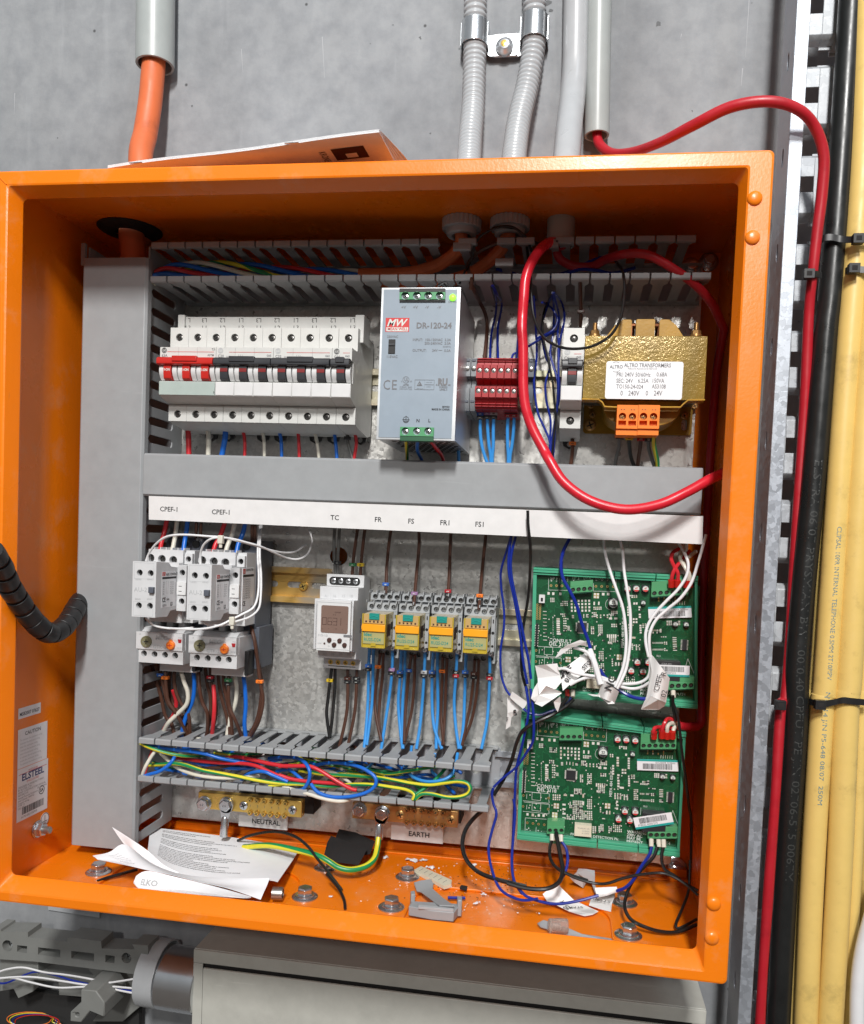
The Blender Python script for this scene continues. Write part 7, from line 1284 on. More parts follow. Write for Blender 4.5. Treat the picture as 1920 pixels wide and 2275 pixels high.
# loose wires inside the lower duct
dw = [('P3', 'gy', [(60, 230), (200, 300), (380, 360), (560, 395), (700, 402), (840, 392)], [104, 98, 100, 104, 112, 124], 1.9, 'green and yellow wire leaving the tall duct, top left of the lower duct'),
 ('P3', 'wblue', [(80, 205), (250, 285), (450, 325), (650, 345), (850, 380), (1000, 425), (1150, 455), (1300, 475), (1500, 480), (1700, 440)], [112, 108, 104, 102, 102, 104, 108, 112, 118, 122], 2.0, 'long blue wire along the top of the lower duct'),
 ('P3', 'wwhite', [(320, 240), (285, 330), (220, 430), (165, 530), (125, 640)], [130, 104, 100, 98, 100], 2.0, 'cream wire crossing the left end of the lower duct'),
 ('P3', 'wred', [(300, 200), (245, 340), (200, 470), (160, 600)], [136, 114, 112, 112], 1.7, 'red wire behind the cream one, left end of the lower duct'),
 ('P3', 'wwhite', [(300, 340), (400, 430), (520, 530), (700, 605), (900, 640), (1100, 650), (1300, 640), (1440, 625)], [114, 112, 106, 100, 98, 98, 102, 110], 2.0, 'long cream wire low in the lower duct'),
 ('P3', 'wblue', [(540, 300), (500, 400), (440, 490), (330, 570), (220, 605), (120, 640)], [132, 104, 98, 96, 96, 98], 2.0, 'blue wire curving down to the left edge of the lower duct'),
 ('P3', 'gy', [(130, 510), (300, 500), (480, 485), (620, 505), (800, 560), (1000, 595), (1200, 630), (1400, 670), (1600, 700), (1764, 715)], [116, 110, 100, 97, 96, 96, 96, 96, 97, 98], 2.1, 'long green and yellow wire slanting across the lower duct'),
 ('P3', 'wred', [(500, 415), (650, 440), (850, 465), (1050, 480), (1250, 485), (1400, 510), (1540, 570), (1700, 640), (1800, 660)], [124, 118, 114, 110, 108, 104, 102, 100, 100], 2.1, 'long red wire through the middle of the lower duct'),
 ('P3', 'wblue', [(600, 440), (800, 490), (1000, 520), (1200, 540), (1400, 530)], [126, 120, 118, 118, 122], 2.2, 'dull blue wire behind the red ones in the lower duct'),
 ('P3', 'wblue', [(280, 540), (450, 560), (620, 600), (800, 640)], [128, 126, 126, 132], 1.9, 'blue wire deep at the lower left of the duct'),
 ('P3', 'wred', [(1080, 395), (1250, 420), (1400, 450), (1550, 485), (1700, 512), (1764, 520)], [124, 112, 106, 104, 102, 102], 2.2, 'upper red wire beginning in the middle of the lower duct'),
 ('P4', 'wred', [(0, 360), (120, 358), (240, 362), (330, 400), (410, 450), (500, 505), (570, 540), (610, 548)], [102, 100, 98, 97, 96, 95, 94, 94], 2.1, 'bright red wire ending in the middle of the lower duct'),
 ('P4', 'wred', [(0, 430), (100, 462), (220, 480), (350, 490), (460, 498), (560, 528)], [100, 100, 100, 100, 99, 98], 2.1, 'second red wire converging on the bright red end'),
 ('P4', 'wblue', [(-80, 300), (60, 290), (150, 300), (210, 340), (240, 400), (235, 470), (200, 530), (150, 550), (60, 530), (-20, 480)], [120, 112, 106, 98, 94, 94, 96, 100, 106, 112], 2.0, 'blue wire in a tight loop at the centre of the lower duct'),
 ('P4', 'wblue', [(250, 500), (300, 560), (380, 595), (480, 605), (600, 592), (700, 560), (755, 510), (755, 450), (690, 395), (600, 355), (500, 338), (400, 335), (310, 350), (200, 400)], [96, 93, 92, 92, 92, 93, 94, 95, 97, 100, 104, 108, 114, 122], 2.0, 'big blue wire loop hanging over the lower rim of the duct'),
 ('P4', 'wwhite', [(30, 520), (110, 545), (220, 575), (330, 610), (430, 632), (500, 635), (560, 620)], [100, 97, 94, 92, 91, 92, 98], 2.0, 'cream wire sagging over the lower rim of the duct'),
 ('P4', 'wwhite', [(250, 390), (380, 400), (450, 420), (530, 470), (565, 500)], [126, 122, 118, 112, 106], 1.8, 'short cream wire behind the bright red end'),
 ('P4', 'gy', [(-80, 515), (80, 500), (250, 508), (400, 520), (560, 505), (720, 505), (880, 525), (1000, 545), (1060, 580), (1050, 625)], [98, 99, 101, 102, 102, 101, 99, 97, 94, 93], 2.0, 'green and yellow wire ending at the lower rim, right half of the duct'),
 ('P4', 'gy', [(160, 395), (350, 425), (560, 435), (760, 448), (900, 470), (1040, 495), (1180, 508), (1300, 492), (1400, 480), (1470, 492), (1500, 530), (1480, 575), (1420, 600), (1320, 605), (1200, 580), (1120, 580), (1070, 620)], [120, 114, 108, 104, 102, 100, 98, 96, 95, 94, 93, 93, 93, 93, 94, 94, 94], 2.0, 'green and yellow wire making a long hairpin at the right end of the duct'),
 ('P4', 'gy', [(560, 340), (700, 390), (850, 420), (1000, 400), (1150, 375), (1280, 358)], [124, 118, 112, 108, 106, 112], 1.9, 'green and yellow wire under the upper fingers, right half of the duct'),
 ('P4', 'wgreen', [(1310, 370), (1260, 430), (1200, 490), (1120, 550), (1060, 590)], [120, 112, 106, 100, 96], 1.9, 'green wire slanting down near the right end of the duct'),
 ('P4', 'gy', [(160, 300), (340, 290), (500, 298), (640, 330)], [134, 130, 130, 134], 1.8, 'green and yellow wire deep under the upper fingers'),
 ('P4', 'gy', [(80, 345), (250, 328), (420, 355), (600, 390)], [128, 124, 124, 128], 1.8, 'green and yellow wire deep beside the blue loop'),
 ('P4', 'wlb', [(1040, 200), (1025, 320), (980, 380), (900, 420), (800, 450)], [124, 124, 124, 128, 132], 1.6, 'light blue wire turning left inside the duct'),
 ('P4', 'wlb', [(1225, 260), (1205, 340), (1200, 400), (1240, 440)], [122, 118, 114, 118], 1.6, 'light blue wire dropping inside the duct, right part'),
 ('P4', 'wlb', [(1400, 260), (1380, 370), (1340, 440), (1260, 475), (1150, 480), (1060, 450), (1000, 390), (980, 360)], [122, 110, 104, 102, 104, 110, 118, 126], 1.8, 'light blue wire curving in a U inside the duct'),
 ('P4', 'wlb', [(760, 300), (700, 370), (600, 420), (450, 420)], [128, 126, 128, 134], 1.6, 'light blue wire slanting left inside the duct'),
 ('P4', 'wlb', [(610, 290), (560, 340), (500, 390), (430, 415)], [128, 128, 130, 136], 1.6, 'light blue wire deep behind the big blue loop'),
 ('P4', 'wblue', [(-20, 400), (80, 390), (150, 440), (220, 500)], [112, 108, 104, 102], 1.9, 'blue wire running into the tight loop'),
 ('P3', 'wblue', [(1210, 720), (1290, 620), (1400, 580), (1500, 578), (1600, 620), (1764, 690)], [128, 108, 100, 98, 98, 98], 2.0, 'bright blue wire rising from a slot at the centre left of the duct'),
 ('P3', 'gy', [(90, 400), (250, 470), (400, 520), (560, 570)], [130, 128, 130, 134], 1.7, 'green and yellow wire deep at the left end of the duct')]
for c, m, p, Y, r, l in dw: wire(c, p, Y, r * .84, m, l, 'loose wires lying in the lower duct', n=12)
rq = random.Random(21)
for k in range(16):
    m, nm_ = (('wblue', 'blue'), ('gy', 'green and yellow'), ('wbrown', 'brown'), ('wblue', 'blue'), ('wwhite', 'cream'), ('wgreen', 'green'))[k % 6]
    xa = rq.uniform(-385, -240); xb = xa + rq.uniform(110, 190); xb = min(xb, -85); za, zb2 = rq.uniform(-226, -203), rq.uniform(-226, -203); P_ = []
    for i in range(8): t = i / 7; P_.append(Vector((xa + (xb - xa) * t, rq.uniform(118, 156), za + (zb2 - za) * t + rq.uniform(-5, 5))))
    mb = MB('wgreen' if m == 'gy' else m); mb.tube(smooth(P_, 6), 1.5, 8, mats=['wgreen', 'wyel', 'wgreen', 'wyel'] if m == 'gy' else None, twist=.035 if m == 'gy' else 0)
    obj('wire', mb, label='%s wire buried deep in the tangle of the lower duct' % nm_, cat='wire', group='%s wires buried deep in the lower duct' % nm_)
# bar lugs and earth cable
th = thing('earth_cable', 'thick yellow green earth cable bolted by a lug to the coppery bar', 'cable', (-190, 120, -300))
P = smooth([W('R', x, y, Y) for x, y, Y in ((542, 300, 134), (530, 400, 128), (505, 490, 118), (430, 555, 108), (310, 585, 100), (200, 565, 98), (110, 510, 98), (20, 465, 100))] + [W('K', 1480, 215, 106), W('K', 1280, 178, 118), W('K', 1100, 190, 130)], 8)
obj('insulation', MB('wgreen').tube(P, 2.8, 16, mats=['wgreen', 'wyel', 'wgreen', 'wyel'], twist=.012), th)
def lug(c, top, mid, end, Y, par, m='steel'):
    a, b, d = W(c, *top, Y), W(c, *mid, Y), W(c, *end, Y); mb = MB(m); mb.lathe((a.x, Y, a.z), (0, 1, 0), [(0, 7.2), (1.6, 7.2)], 22); mb.prism([(a.x - 6.5, a.z), (a.x + 6.5, a.z), (b.x + 3.6, b.z), (b.x - 3.6, b.z)], 'y', Y, Y + 1.6); mb.lathe((b.x, Y + 1.5, b.z + 2), Vector((d.x - b.x, 0, d.z - b.z)), [(0, 2.6), (2, 3.6), (abs(d.z - b.z) + 2, 4.0)], 16); obj('cable_lug', mb, par)
lug('R', (568, 130), (545, 215), (540, 325), 133.5, th)
th = thing('neutral_lug', 'grey crimp lug hanging from the brass neutral bar', 'cable lug', (-330, 135, -300)); lug('I', (455, 432), (450, 490), (443, 572), 133.5, th)
# ================================================================== THIN FIELD WIRES OVER THE BOARDS
wire('F', [(1608, 320), (1575, 430), (1530, 590), (1530, 720), (1552, 900), (1550, 1050), (1525, 1220), (1530, 1400), (1562, 1510), (1600, 1570)], [100, 110, 120, 124, 122, 118, 114, 112, 108, 106], 1.05, 'wnavy', 'leftmost thin blue wire, ending in the white wrapped tag', 'thin blue wires hanging beside the boards')
wire('P6', [(275, 858), (340, 900), (440, 918), (540, 885), (650, 850), (725, 795), (748, 740)], [104, 104, 104, 106, 108, 112, 114], 1.2, 'wnavy', 'blue wire from the white wrap to the upper board terminal')
wire('F', [(1610, 320), (1590, 470), (1592, 620), (1640, 850), (1680, 1100), (1702, 1300), (1735, 1480)] , (100, 104), 1.2, 'wnavy', 'thin blue wire in front of the upper board left edge', 'thin blue wires hanging beside the boards')
wire('F', [(1645, 320), (1608, 480), (1612, 640), (1660, 880), (1705, 1100), (1745, 1300), (1764, 1440)], (100, 102), 1.2, 'wnavy', 'second thin blue wire over the upper board left edge', 'thin blue wires hanging beside the boards')
wire('H', [(232, -120), (252, 20), (245, 130), (205, 320), (162, 500), (150, 700), (138, 950), (128, 1200), (140, 1360)], [104, 100, 100, 104, 108, 108, 106, 100, 96], 1.2, 'wnavy', 'thin blue wire running down the lower board left edge to the floor')
wire('H', [(268, -100), (285, 30), (293, 180), (284, 300), (235, 385), (165, 485), (60, 572), (-10, 640)], [104, 98, 96, 98, 102, 106, 108, 108], 1.2, 'wnavy', 'thin blue wire crossing the lower board corner to the left')
wire('R', [(1520, -115), (1508, -60), (1520, 20), (1546, 110), (1512, 240), (1480, 380), (1492, 520), (1540, 680), (1600, 770), (1700, 825), (1790, 845), (1900, 830)], [108, 108, 106, 102, 98, 92, 84, 76, 70, 66, 64, 62], 1.2, 'wnavy', 'thin blue wire curving along the floor to the left white tag')
wire('R', [(1692, -20), (1705, 100), (1690, 300), (1676, 520), (1698, 680), (1764, 790)], [102, 100, 94, 86, 78, 70], 1.2, 'wnavy', 'thin blue wire falling right of the black loop to the floor')
wire('L', [(820, 205), (860, 250), (930, 276), (1000, 284), (1080, 272), (1170, 248)], [72, 68, 64, 62, 62, 64], 1.25, 'wnavy', 'blue wire on the floor between the two white tags')
wire('F', [(1738, 120), (1742, 240), (1758, 400), (1757, 580), (1742, 800), (1702, 1040), (1688, 1240), (1695, 1400), (1735, 1540)], [78, 79, 84, 98, 108, 112, 112, 112, 114], 1.3, 'wblack', 'thin black wire in front of the white strip, down beside the upper board')
wire('H', [(590, -20), (520, 40), (420, 100), (320, 145), (215, 210), (165, 300), (125, 440), (70, 570), (-10, 700)], [112, 106, 100, 98, 98, 104, 110, 112, 110], 1.7, 'wblack', 'black wire crossing the top left corner of the lower board')
wire('R', [(1450, 60), (1350, 150), (1280, 250), (1256, 370), (1285, 490), (1360, 580), (1450, 632), (1570, 672), (1700, 705), (1800, 728)], [112, 112, 108, 102, 94, 88, 82, 76, 72, 70], 1.9, 'wblack', 'thick black wire looping from the duct end down to the floor')
wire('L', [(780, 195), (860, 217), (945, 220), (1000, 192), (1017, 140), (1005, 70), (992, 0), (990, -20)], [70, 68, 68, 74, 84, 96, 108, 112], 1.9, 'wblack', 'thick black wire rising from the floor to the lower board terminal')
wire('H', [(430, 1035), (413, 1100), (418, 1180), (465, 1250), (560, 1300), (700, 1345)], [112, 108, 100, 92, 86, 82], 1.4, 'wblack', 'left thin black wire below the lower board terminal')
wire('S', [(370, 190), (500, 252), (640, 291), (740, 291), (860, 252), (980, 226), (1150, 210), (1250, 236), (1360, 305), (1450, 385)], [84, 80, 78, 80, 84, 88, 92, 90, 86, 80], 1.3, 'wblack', 'thin black wire running right over the floor to the right wall')
wire('H', [(500, 1045), (538, 1110), (547, 1200), (525, 1290), (478, 1360)], [112, 108, 100, 92, 84], 1.3, 'wnavy', 'blue wire from the lower board terminal down to the left tag')
wire('S', [(1087, -10), (1072, 60), (1005, 160), (945, 260), (880, 325), (815, 350)], [112, 108, 98, 86, 74, 66], 1.4, 'wnavy', 'blue wire from the lower right terminal down to the right tag')
wire('S', [(1136, -10), (1100, 85), (1010, 180), (925, 295), (880, 420), (880, 500), (925, 575), (1020, 628), (1150, 668), (1290, 672), (1440, 615)], [112, 106, 98, 88, 78, 70, 64, 60, 60, 64, 72], 1.5, 'wblack', 'black wire making the big loop on the right of the floor')
wire('S', [(1182, -10), (1164, 95), (1190, 180), (1260, 228), (1345, 292), (1450, 350)], [112, 108, 104, 98, 92, 86], 1.4, 'wblack', 'rightmost black wire below the lower board')
wire('H', [(1342, 0), (1380, 120), (1396, 250), (1412, 400), (1440, 600), (1462, 780), (1480, 900), (1476, 1200), (1465, 1400)], [110, 106, 104, 106, 112, 120, 124, 124, 116], 1.2, 'wblack', 'thin black wire along the right edge of the lower board')
wire('S', [(1388, 110), (1384, 230), (1374, 360), (1322, 500), (1280, 600), (1288, 645), (1350, 622), (1440, 572)], [118, 110, 100, 86, 74, 70, 72, 80], 1.2, 'wblack', 'thin black wire ending in a sharp hook near the right wall')
wire('G', [(1340, 1170), (1343, 1260), (1365, 1360)], [108, 110, 110], 1.4, 'wblack', 'black wire below the white ferrule of the upper board')
for c, x, y0, y1, m, l in (('G', 1342, 1135, 1190, 'wwhite', 'white ferrule below the right terminal of the upper board'), ('H', 430, 995, 1045, 'wwhite', 'left ferrule below the lower board terminal'), ('H', 464, 995, 1042, 'wwhite', 'middle ferrule below the lower board terminal'), ('H', 497, 1000, 1052, 'wwhite', 'right ferrule below the lower board terminal'),
  ('H', 1178, 1030, 1088, 'wwhite', 'left ferrule below the lower right terminal'), ('H', 1232, 1035, 1092, 'wwhite', 'middle ferrule below the lower right terminal'), ('H', 1270, 1035, 1095, 'wwhite', 'right ferrule below the lower right terminal'), ('G', 545, 1130, 1180, 'red', 'red ferrule below the left terminal of the upper board'), ('G', 587, 1132, 1182, 'wwhite', 'white ferrule beside the red one, left terminal of the upper board')):
    a, b = W(c, x, y0, 114), W(c, x + (3 if x > 1200 else 0), y1, 111); obj('ferrule', MB(m).tube([a, b], 2.0, 10), label=l, cat='ferrule', group='wire ferrules at the board terminals')
wire('G', [(546, 1178), (520, 1220), (470, 1290), (400, 1320), (320, 1357)], [110, 108, 106, 106, 108], 1.5, 'wblack', 'black wire leaving the red ferrule to the lower left')
# red and cream conductors at the board top right terminals
for c, rows in (('G', (('wred', [(1400, 60), (1345, 90), (1328, 140), (1350, 200), (1378, 250), (1376, 330)], 'right'), ('wred', [(1470, 80), (1400, 160), (1360, 210), (1335, 270), (1328, 330)], 'left'), ('wwhite', [(1400, 60), (1395, 140), (1430, 200), (1455, 260), (1438, 330)], 'left'), ('wwhite', [(1515, 85), (1450, 140), (1440, 200), (1465, 260), (1468, 330)], 'right'))),
                ('H', (('wred', [(1388, 150), (1310, 125), (1282, 150), (1262, 200), (1258, 245)], 'right'), ('wred', [(1385, 195), (1250, 188), (1205, 195), (1195, 225), (1198, 250)], 'left'), ('wwhite', [(1385, 160), (1330, 158), (1300, 185), (1297, 250)], 'left'), ('wwhite', [(1385, 175), (1350, 195), (1338, 250)], 'right')))):
    for m, p, s in rows:
        wire(c, p, [118, 112] + [106] * (len(p) - 3) + [109], 1.7, m, '%s %s conductor at the top right terminal of the %s board' % (s, {'wred': 'red', 'wwhite': 'cream'}[m], 'upper' if c == 'G' else 'lower'), 'conductors at the board top right terminals')
        e = p[-1]; a, b = W(c, e[0], e[1] - 30, 108), W(c, e[0], e[1] + 22, 110); obj('sleeve', MB('red').tube([a, b], 2.7, 12), label='red end sleeve on the %s %s conductor of the %s board' % (s, {'wred': 'red', 'wwhite': 'cream'}[m], 'upper' if c == 'G' else 'lower'), cat='end sleeve', group='red end sleeves at the board top right terminals')
# white wires over the upper board
wl = [('G', [(818, -10), (828, 90), (868, 235), (918, 380), (960, 500), (982, 640), (988, 800), (965, 960), (905, 1110)], [112, 108, 104, 100, 98, 96, 92, 88, 84], 'left one of the two long thin white wires over the upper board'),
 ('G', [(940, -10), (962, 90), (974, 240), (1000, 400), (1020, 560), (1018, 760), (995, 940), (960, 1040), (920, 1120)], [112, 108, 104, 100, 98, 96, 92, 88, 86], 'right one of the two long thin white wires over the upper board'),
 ('G', [(1370, 0), (1425, 90), (1456, 180), (1440, 275), (1375, 375), (1290, 460), (1200, 560), (1145, 660), (1135, 760), (1158, 880)], [112, 106, 102, 100, 98, 96, 94, 92, 90, 88], 'left white wire curving down to the tall handwritten tag'),
 ('G', [(1590, -40), (1565, 50), (1530, 170), (1482, 315), (1400, 435), (1300, 520), (1215, 600), (1170, 690), (1162, 780), (1172, 880)], [104, 100, 98, 96, 94, 94, 92, 90, 88, 88], 'right white wire curving down to the tall handwritten tag'),
 ('P6', [(640, 465), (700, 470), (790, 510), (920, 532), (1050, 552), (1180, 602), (1300, 615), (1420, 600), (1500, 545), (1522, 440), (1512, 330)], [92, 90, 88, 88, 90, 92, 94, 94, 92, 90, 88], 'upper white wire running between the tags, low over the board'),
 ('P6', [(735, 625), (830, 575), (940, 550), (1080, 580), (1200, 632), (1330, 662), (1430, 648), (1515, 600)], [88, 88, 90, 90, 92, 94, 92, 88], 'lower white wire running between the tags, low over the board')]
for c, p, Y, l in wl: wire(c, p, Y, 1.3, 'wpw', l, 'thin white wires over the upper board', n=10)
wire('P6', [(930, 280), (955, 350), (985, 440), (1008, 520), (1035, 620)], [96, 92, 88, 86, 84], 2.4, 'wpw', 'thicker white sheath below the blue wire on the upper board')
wire('P6', [(770, 258), (850, 278), (920, 325), (965, 410), (990, 520), (1020, 630)], [92, 92, 92, 90, 88, 86], 1.5, 'wpw', 'white wire bowing from the curled tag down the upper board')
wire('G', [(572, -30), (520, 70), (498, 170), (510, 280), (565, 385), (615, 490), (655, 630), (700, 750), (722, 832)], [112, 106, 102, 100, 98, 98, 98, 98, 96], 1.5, 'wnavy', 'blue wire hanging in front of the upper board, top left part')
wire('G', [(790, 975), (830, 1035), (915, 1110), (1000, 1168), (1080, 1193), (1145, 1197)], [98, 98, 98, 96, 92, 90], 1.6, 'wnavy', 'blue wire under the handwritten tags, bottom of the upper board')
# ================================================================== WHITE TAGS
def tag(parts, label, texts=(), name='cable_tag', c='P6', m='tape'):
    th = thing(name, label, 'tag', W(c, parts[0][0][0], parts[0][0][1], parts[0][0][2])); 
    for k, pts in enumerate(parts):
        P = [W(c, x, y, Y) for x, y, Y in pts]; mb = MB(m); tr = tessellate_polygon([[Vector((p.x, p.z, 0)) for p in P]]); n = len(P)
        mb.add(P + [p + Vector((0, .35, 0)) for p in P], [tuple(t) for t in tr] + [tuple(i + n for i in reversed(t)) for t in tr] + [(i, (i + 1) % n, (i + 1) % n + n, i + n) for i in range(n)])
        if k == 0:
            for s, x, y, Y, h, ang, b in texts:
                a = math.radians(ang); mb.use('ink').text(s, W(c, x, y, Y), pxmm(c, h, Y) / .72, U=(math.cos(a), 0, math.sin(a)), V=(-math.sin(a), 0, math.cos(a)), bold=b, sx=.9)
        obj('flap', mb, th, smooth_=0)
    return th
tag([[(120, 730, 112), (185, 780, 112), (243, 868, 112), (160, 945, 116), (150, 1030, 118), (104, 1062, 118), (122, 900, 114)], [(148, 742, 106), (165, 688, 104), (312, 790, 102), (308, 820, 102), (275, 860, 104), (160, 762, 106)]], 'white tag marked 5, wrapped on the leftmost blue wire between the boards', [('5', 205, 868, 111, 55, 200, .05), ('ools', 118, 985, 113, 22, 75, .02)])
tag([[(392, 436, 88), (500, 424, 84), (610, 414, 88), (638, 530, 90), (655, 590, 90), (600, 660, 84), (430, 720, 88), (418, 560, 92)], [(430, 722, 88), (500, 632, 80), (640, 690, 88), (655, 705, 90), (560, 770, 84), (460, 838, 86), (388, 806, 90)], [(418, 600, 94), (440, 722, 93), (390, 790, 95), (352, 758, 95), (375, 670, 95)], [(575, 790, 90), (640, 735, 88), (645, 800, 92), (615, 890, 94), (590, 850, 92)], [(612, 445, 87), (640, 455, 86), (642, 480, 86), (620, 480, 87)]], 'big crumpled blank white tag over the left of the upper board')
tag([[(640, 492, 96), (760, 400, 98), (880, 312, 100), (945, 345, 98), (972, 428, 98), (860, 520, 96), (745, 610, 94), (665, 682, 92), (650, 590, 94)]], 'white tag lettered CPEF 01 STOP, slanting across the upper board', [('CPEF', 625, 575, 93, 62, 38, .045), ('01', 715, 605, 92.5, 50, 60, .02), ('STOP', 875, 482, 94.5, 44, 48, .02)])
tag([[(590, 358, 92), (640, 278, 90), (720, 230, 86), (835, 183, 84), (890, 200, 84), (902, 245, 88), (830, 235, 86), (740, 262, 88), (680, 310, 90), (610, 355, 92)]], 'small curled white tag over the board lettering, like a hook')
# cylinder shaped tag
def curl(c, top, bot, Y0, bulge, m, n=12):
    mb = MB(m); vs = []
    for i in range(n + 1):
        t = i / n; a = W(c, *[top[0][k] * (1 - t) + top[1][k] * t for k in (0, 1)], Y0 - bulge * math.sin(math.pi * t)); b = W(c, *[bot[0][k] * (1 - t) + bot[1][k] * t for k in (0, 1)], Y0 - bulge * math.sin(math.pi * t) * .9); vs += [a, b]
    m_ = len(vs); vs += [v + Vector((0, .35, 0)) for v in vs]
    return mb.add(vs, [(2 * i, 2 * i + 1, 2 * i + 3, 2 * i + 2) for i in range(n)] + [(m_ + 2 * i, m_ + 2 * i + 2, m_ + 2 * i + 3, m_ + 2 * i + 1) for i in range(n)])
th = thing('cable_tag', 'rolled white tag marked N, at the bottom centre of the upper board', 'tag', W('P6', 1100, 800, 80))
mb = curl('P6', ((1050, 572), (1215, 690)), ((1010, 735), (1170, 808)), 88, 14, 'tape'); a = math.radians(72); mb.use('ink').text('NC', W('P6', 1135, 690, 73), 8.5, U=(math.cos(a), 0, math.sin(a)), V=(-math.sin(a), 0, math.cos(a)), bold=.03); obj('flap', mb, th)
mb = MB('tape'); P = [W('P6', *p) for p in ((900, 712, 92), (960, 735, 88), (1015, 738, 84), (1110, 812, 78), (1175, 806, 80), (1030, 690, 90), (1000, 720, 92))]; mb.add(P, [(0, 1, 2, 6), (2, 3, 4, 5), (2, 5, 6)]); obj('flap', mb, th)
th = thing('cable_tag', 'tall white handwritten tag lettered CPEF 02, right part of the upper board', 'tag', W('P6', 1500, 870, 80))
mb = curl('P6', ((1548, 340), (1712, 560)), ((1490, 720), (1675, 800)), 88, 9, 'tape'); a = math.radians(80)
for s, x, y, h in (('CPEF', 1605, 690, 44), ('02', 1672, 752, 44), ('R', 1672, 545, 44)): mb.use('ink').text(s, W('P6', x, y, 77.5), pxmm('P6', h, 78) / .6, U=(math.cos(a), 0, math.sin(a)), V=(-math.sin(a), 0, math.cos(a)), bold=.0)
obj('flap', mb, th)
mb = MB('tape'); P = [W('P6', *p) for p in ((1490, 718, 88), (1530, 735, 82), (1600, 770, 78), (1676, 800, 86), (1660, 835, 90), (1600, 870, 90), (1430, 866, 92))]; mb.add(P + [p + Vector((0, .35, 0)) for p in P], [(0, 1, 6), (1, 2, 5, 6), (2, 3, 4, 5), (13, 8, 7), (13, 12, 9, 8), (12, 11, 10, 9)]); obj('flap', mb, th, smooth_=0)
mb = MB('tape'); P = [W('P6', *p) for p in ((1505, 325, 90), (1545, 338, 86), (1535, 500, 84), (1490, 720, 86), (1475, 780, 88), (1505, 600, 90), (1520, 450, 90))]; mb.add(P, [(0, 1, 2, 6), (6, 2, 3, 5), (5, 3, 4)]); obj('flap', mb, th, smooth_=0)
def fz(c, x, y, h=0.0): return WZ(c, x, y, BZ0 + 2.4 + h)
def ftag(parts, label, texts, c='S', m='tape'):
    th = thing('cable_tag', label, 'tag', fz(c, parts[0][0][0], parts[0][0][1]))
    for k, pts in enumerate(parts):
        P = [fz(c, x, y, h) for x, y, h in pts]; n = len(P); tr = tessellate_polygon([[Vector((p.x, p.y, 0)) for p in P]]); mb = MB(m)
        mb.add(P + [p + Vector((0, 0, -.3)) for p in P], [tuple(t) for t in tr] + [tuple(i + n for i in reversed(t)) for t in tr] + [(i, (i + 1) % n, (i + 1) % n + n, i + n) for i in range(n)])
        if k == 0:
            for s, x, y, h, sz, ux, uy in texts: mb.use('ink').text(s, fz(c, x, y, h), sz, U=(ux, uy, .0), V=(-uy, ux, .05), bold=.0)
        obj('flap', mb, th, smooth_=0)
ftag([[(330, 455, 3), (400, 415, 5), (475, 420, 4), (570, 465, 2), (670, 510, .8), (625, 535, .8), (560, 546, .6), (440, 510, 1)], [(233, 375, 9), (290, 325, 14), (352, 275, 18), (372, 320, 14), (420, 370, 8), (475, 420, 5), (400, 440, 4), (330, 455, 3), (268, 432, 5)]], 'white tag lettered 02 START lying on the orange floor', [('02', 425, 500, 3.4, 8, .55, .83), ('K', 412, 440, 6, 7, -.4, .9), ('START', 545, 470, 3.4, 5.5, -.95, -.3)])
ftag([[(595, 462, 1), (615, 400, 3), (660, 395, 4), (800, 368, 4), (795, 400, 3), (775, 450, 2), (768, 512, 1), (680, 490, 1)], [(640, 325, 14), (812, 317, 15), (822, 355, 12), (740, 385, 9), (662, 402, 8), (650, 360, 11)]], 'white tag lettered STOP standing next to a floor nut, right of the START tag', [('STOP', 770, 430, 5.2, 6.5, -.97, .2)])
ftag([[(498, 205, 16), (512, 175, 20), (572, 178, 20), (640, 190, 18), (642, 235, 14), (640, 300, 6), (596, 290, 5), (545, 260, 8)], [(445, 245, 12), (498, 205, 16), (545, 262, 9), (570, 290, 4), (550, 326, 1), (520, 300, 3), (480, 280, 6)], [(620, 300, 6), (642, 300, 6), (668, 380, 5), (650, 385, 4)]], 'grey translucent crumpled tag under the lower board, at the back of the floor', [], m='cond2')
# ================================================================== PAPERS
th = thing('paper_sheets', 'crumpled printed instruction sheets lying at the lower left of the box', 'papers', (-330, 80, -305))
def bez(pts, t):
    n = len(pts) - 1; f = t * n; i = min(int(f), n - 1); u = f - i; Q_ = [pts[max(i - 1, 0)], pts[i], pts[i + 1], pts[min(i + 2, n)]]; a, b, c, d = [Vector(q) for q in Q_]
    return .5 * ((2 * b) + (c - a) * u + (2 * a - 5 * b + 4 * c - d) * u * u + (3 * b - a - 3 * c + d) * u ** 3)
def sheet(back, front, sag, nu=24, nv=12, wave=0.0):
    B_ = [W('K', *p) for p in back]; F2 = [W('K', *p) for p in front]
    def fn(u, v): p = bez(B_, u).lerp(bez(F2, u), v); p.z += -sag * math.sin(math.pi * v) + wave * math.sin(u * 11 + v * 4) * math.sin(math.pi * v); return p
    return fn
fnA = sheet([(470, 55, 150), (780, 92, 150), (1130, 140, 150), (1475, 205, 146)], [(450, 217, 84), (610, 345, 62), (880, 408, 52), (1240, 412, 50), (1330, 425, 50)], 1.0, wave=.5)
mb = grid_sheet(lambda u, v: fnA(u, v), 28, 14, 'paper', .25)
rr = random.Random(4); words = 'The appliance must be installed in accordance with wiring rules and switched off before any work the neutral conductor has to be connected to terminal of the relay output'.split()
for i in range(22):
    v0 = .07 + i * .037; s = ' '.join(rr.choice(words) for _ in range(rr.choice((9, 14, 17, 17)))); u0 = .12
    if i in (2, 6, 11): continue
    mb.use('ink'); vs, fs = glyphs(s, 'LEFT', .02); k_ = .0105; mb.add([fnA(min(.97, u0 + x * k_), max(0, v0 - y * .027)) + Vector((0, -.15, .42)) for x, y in vs], fs)
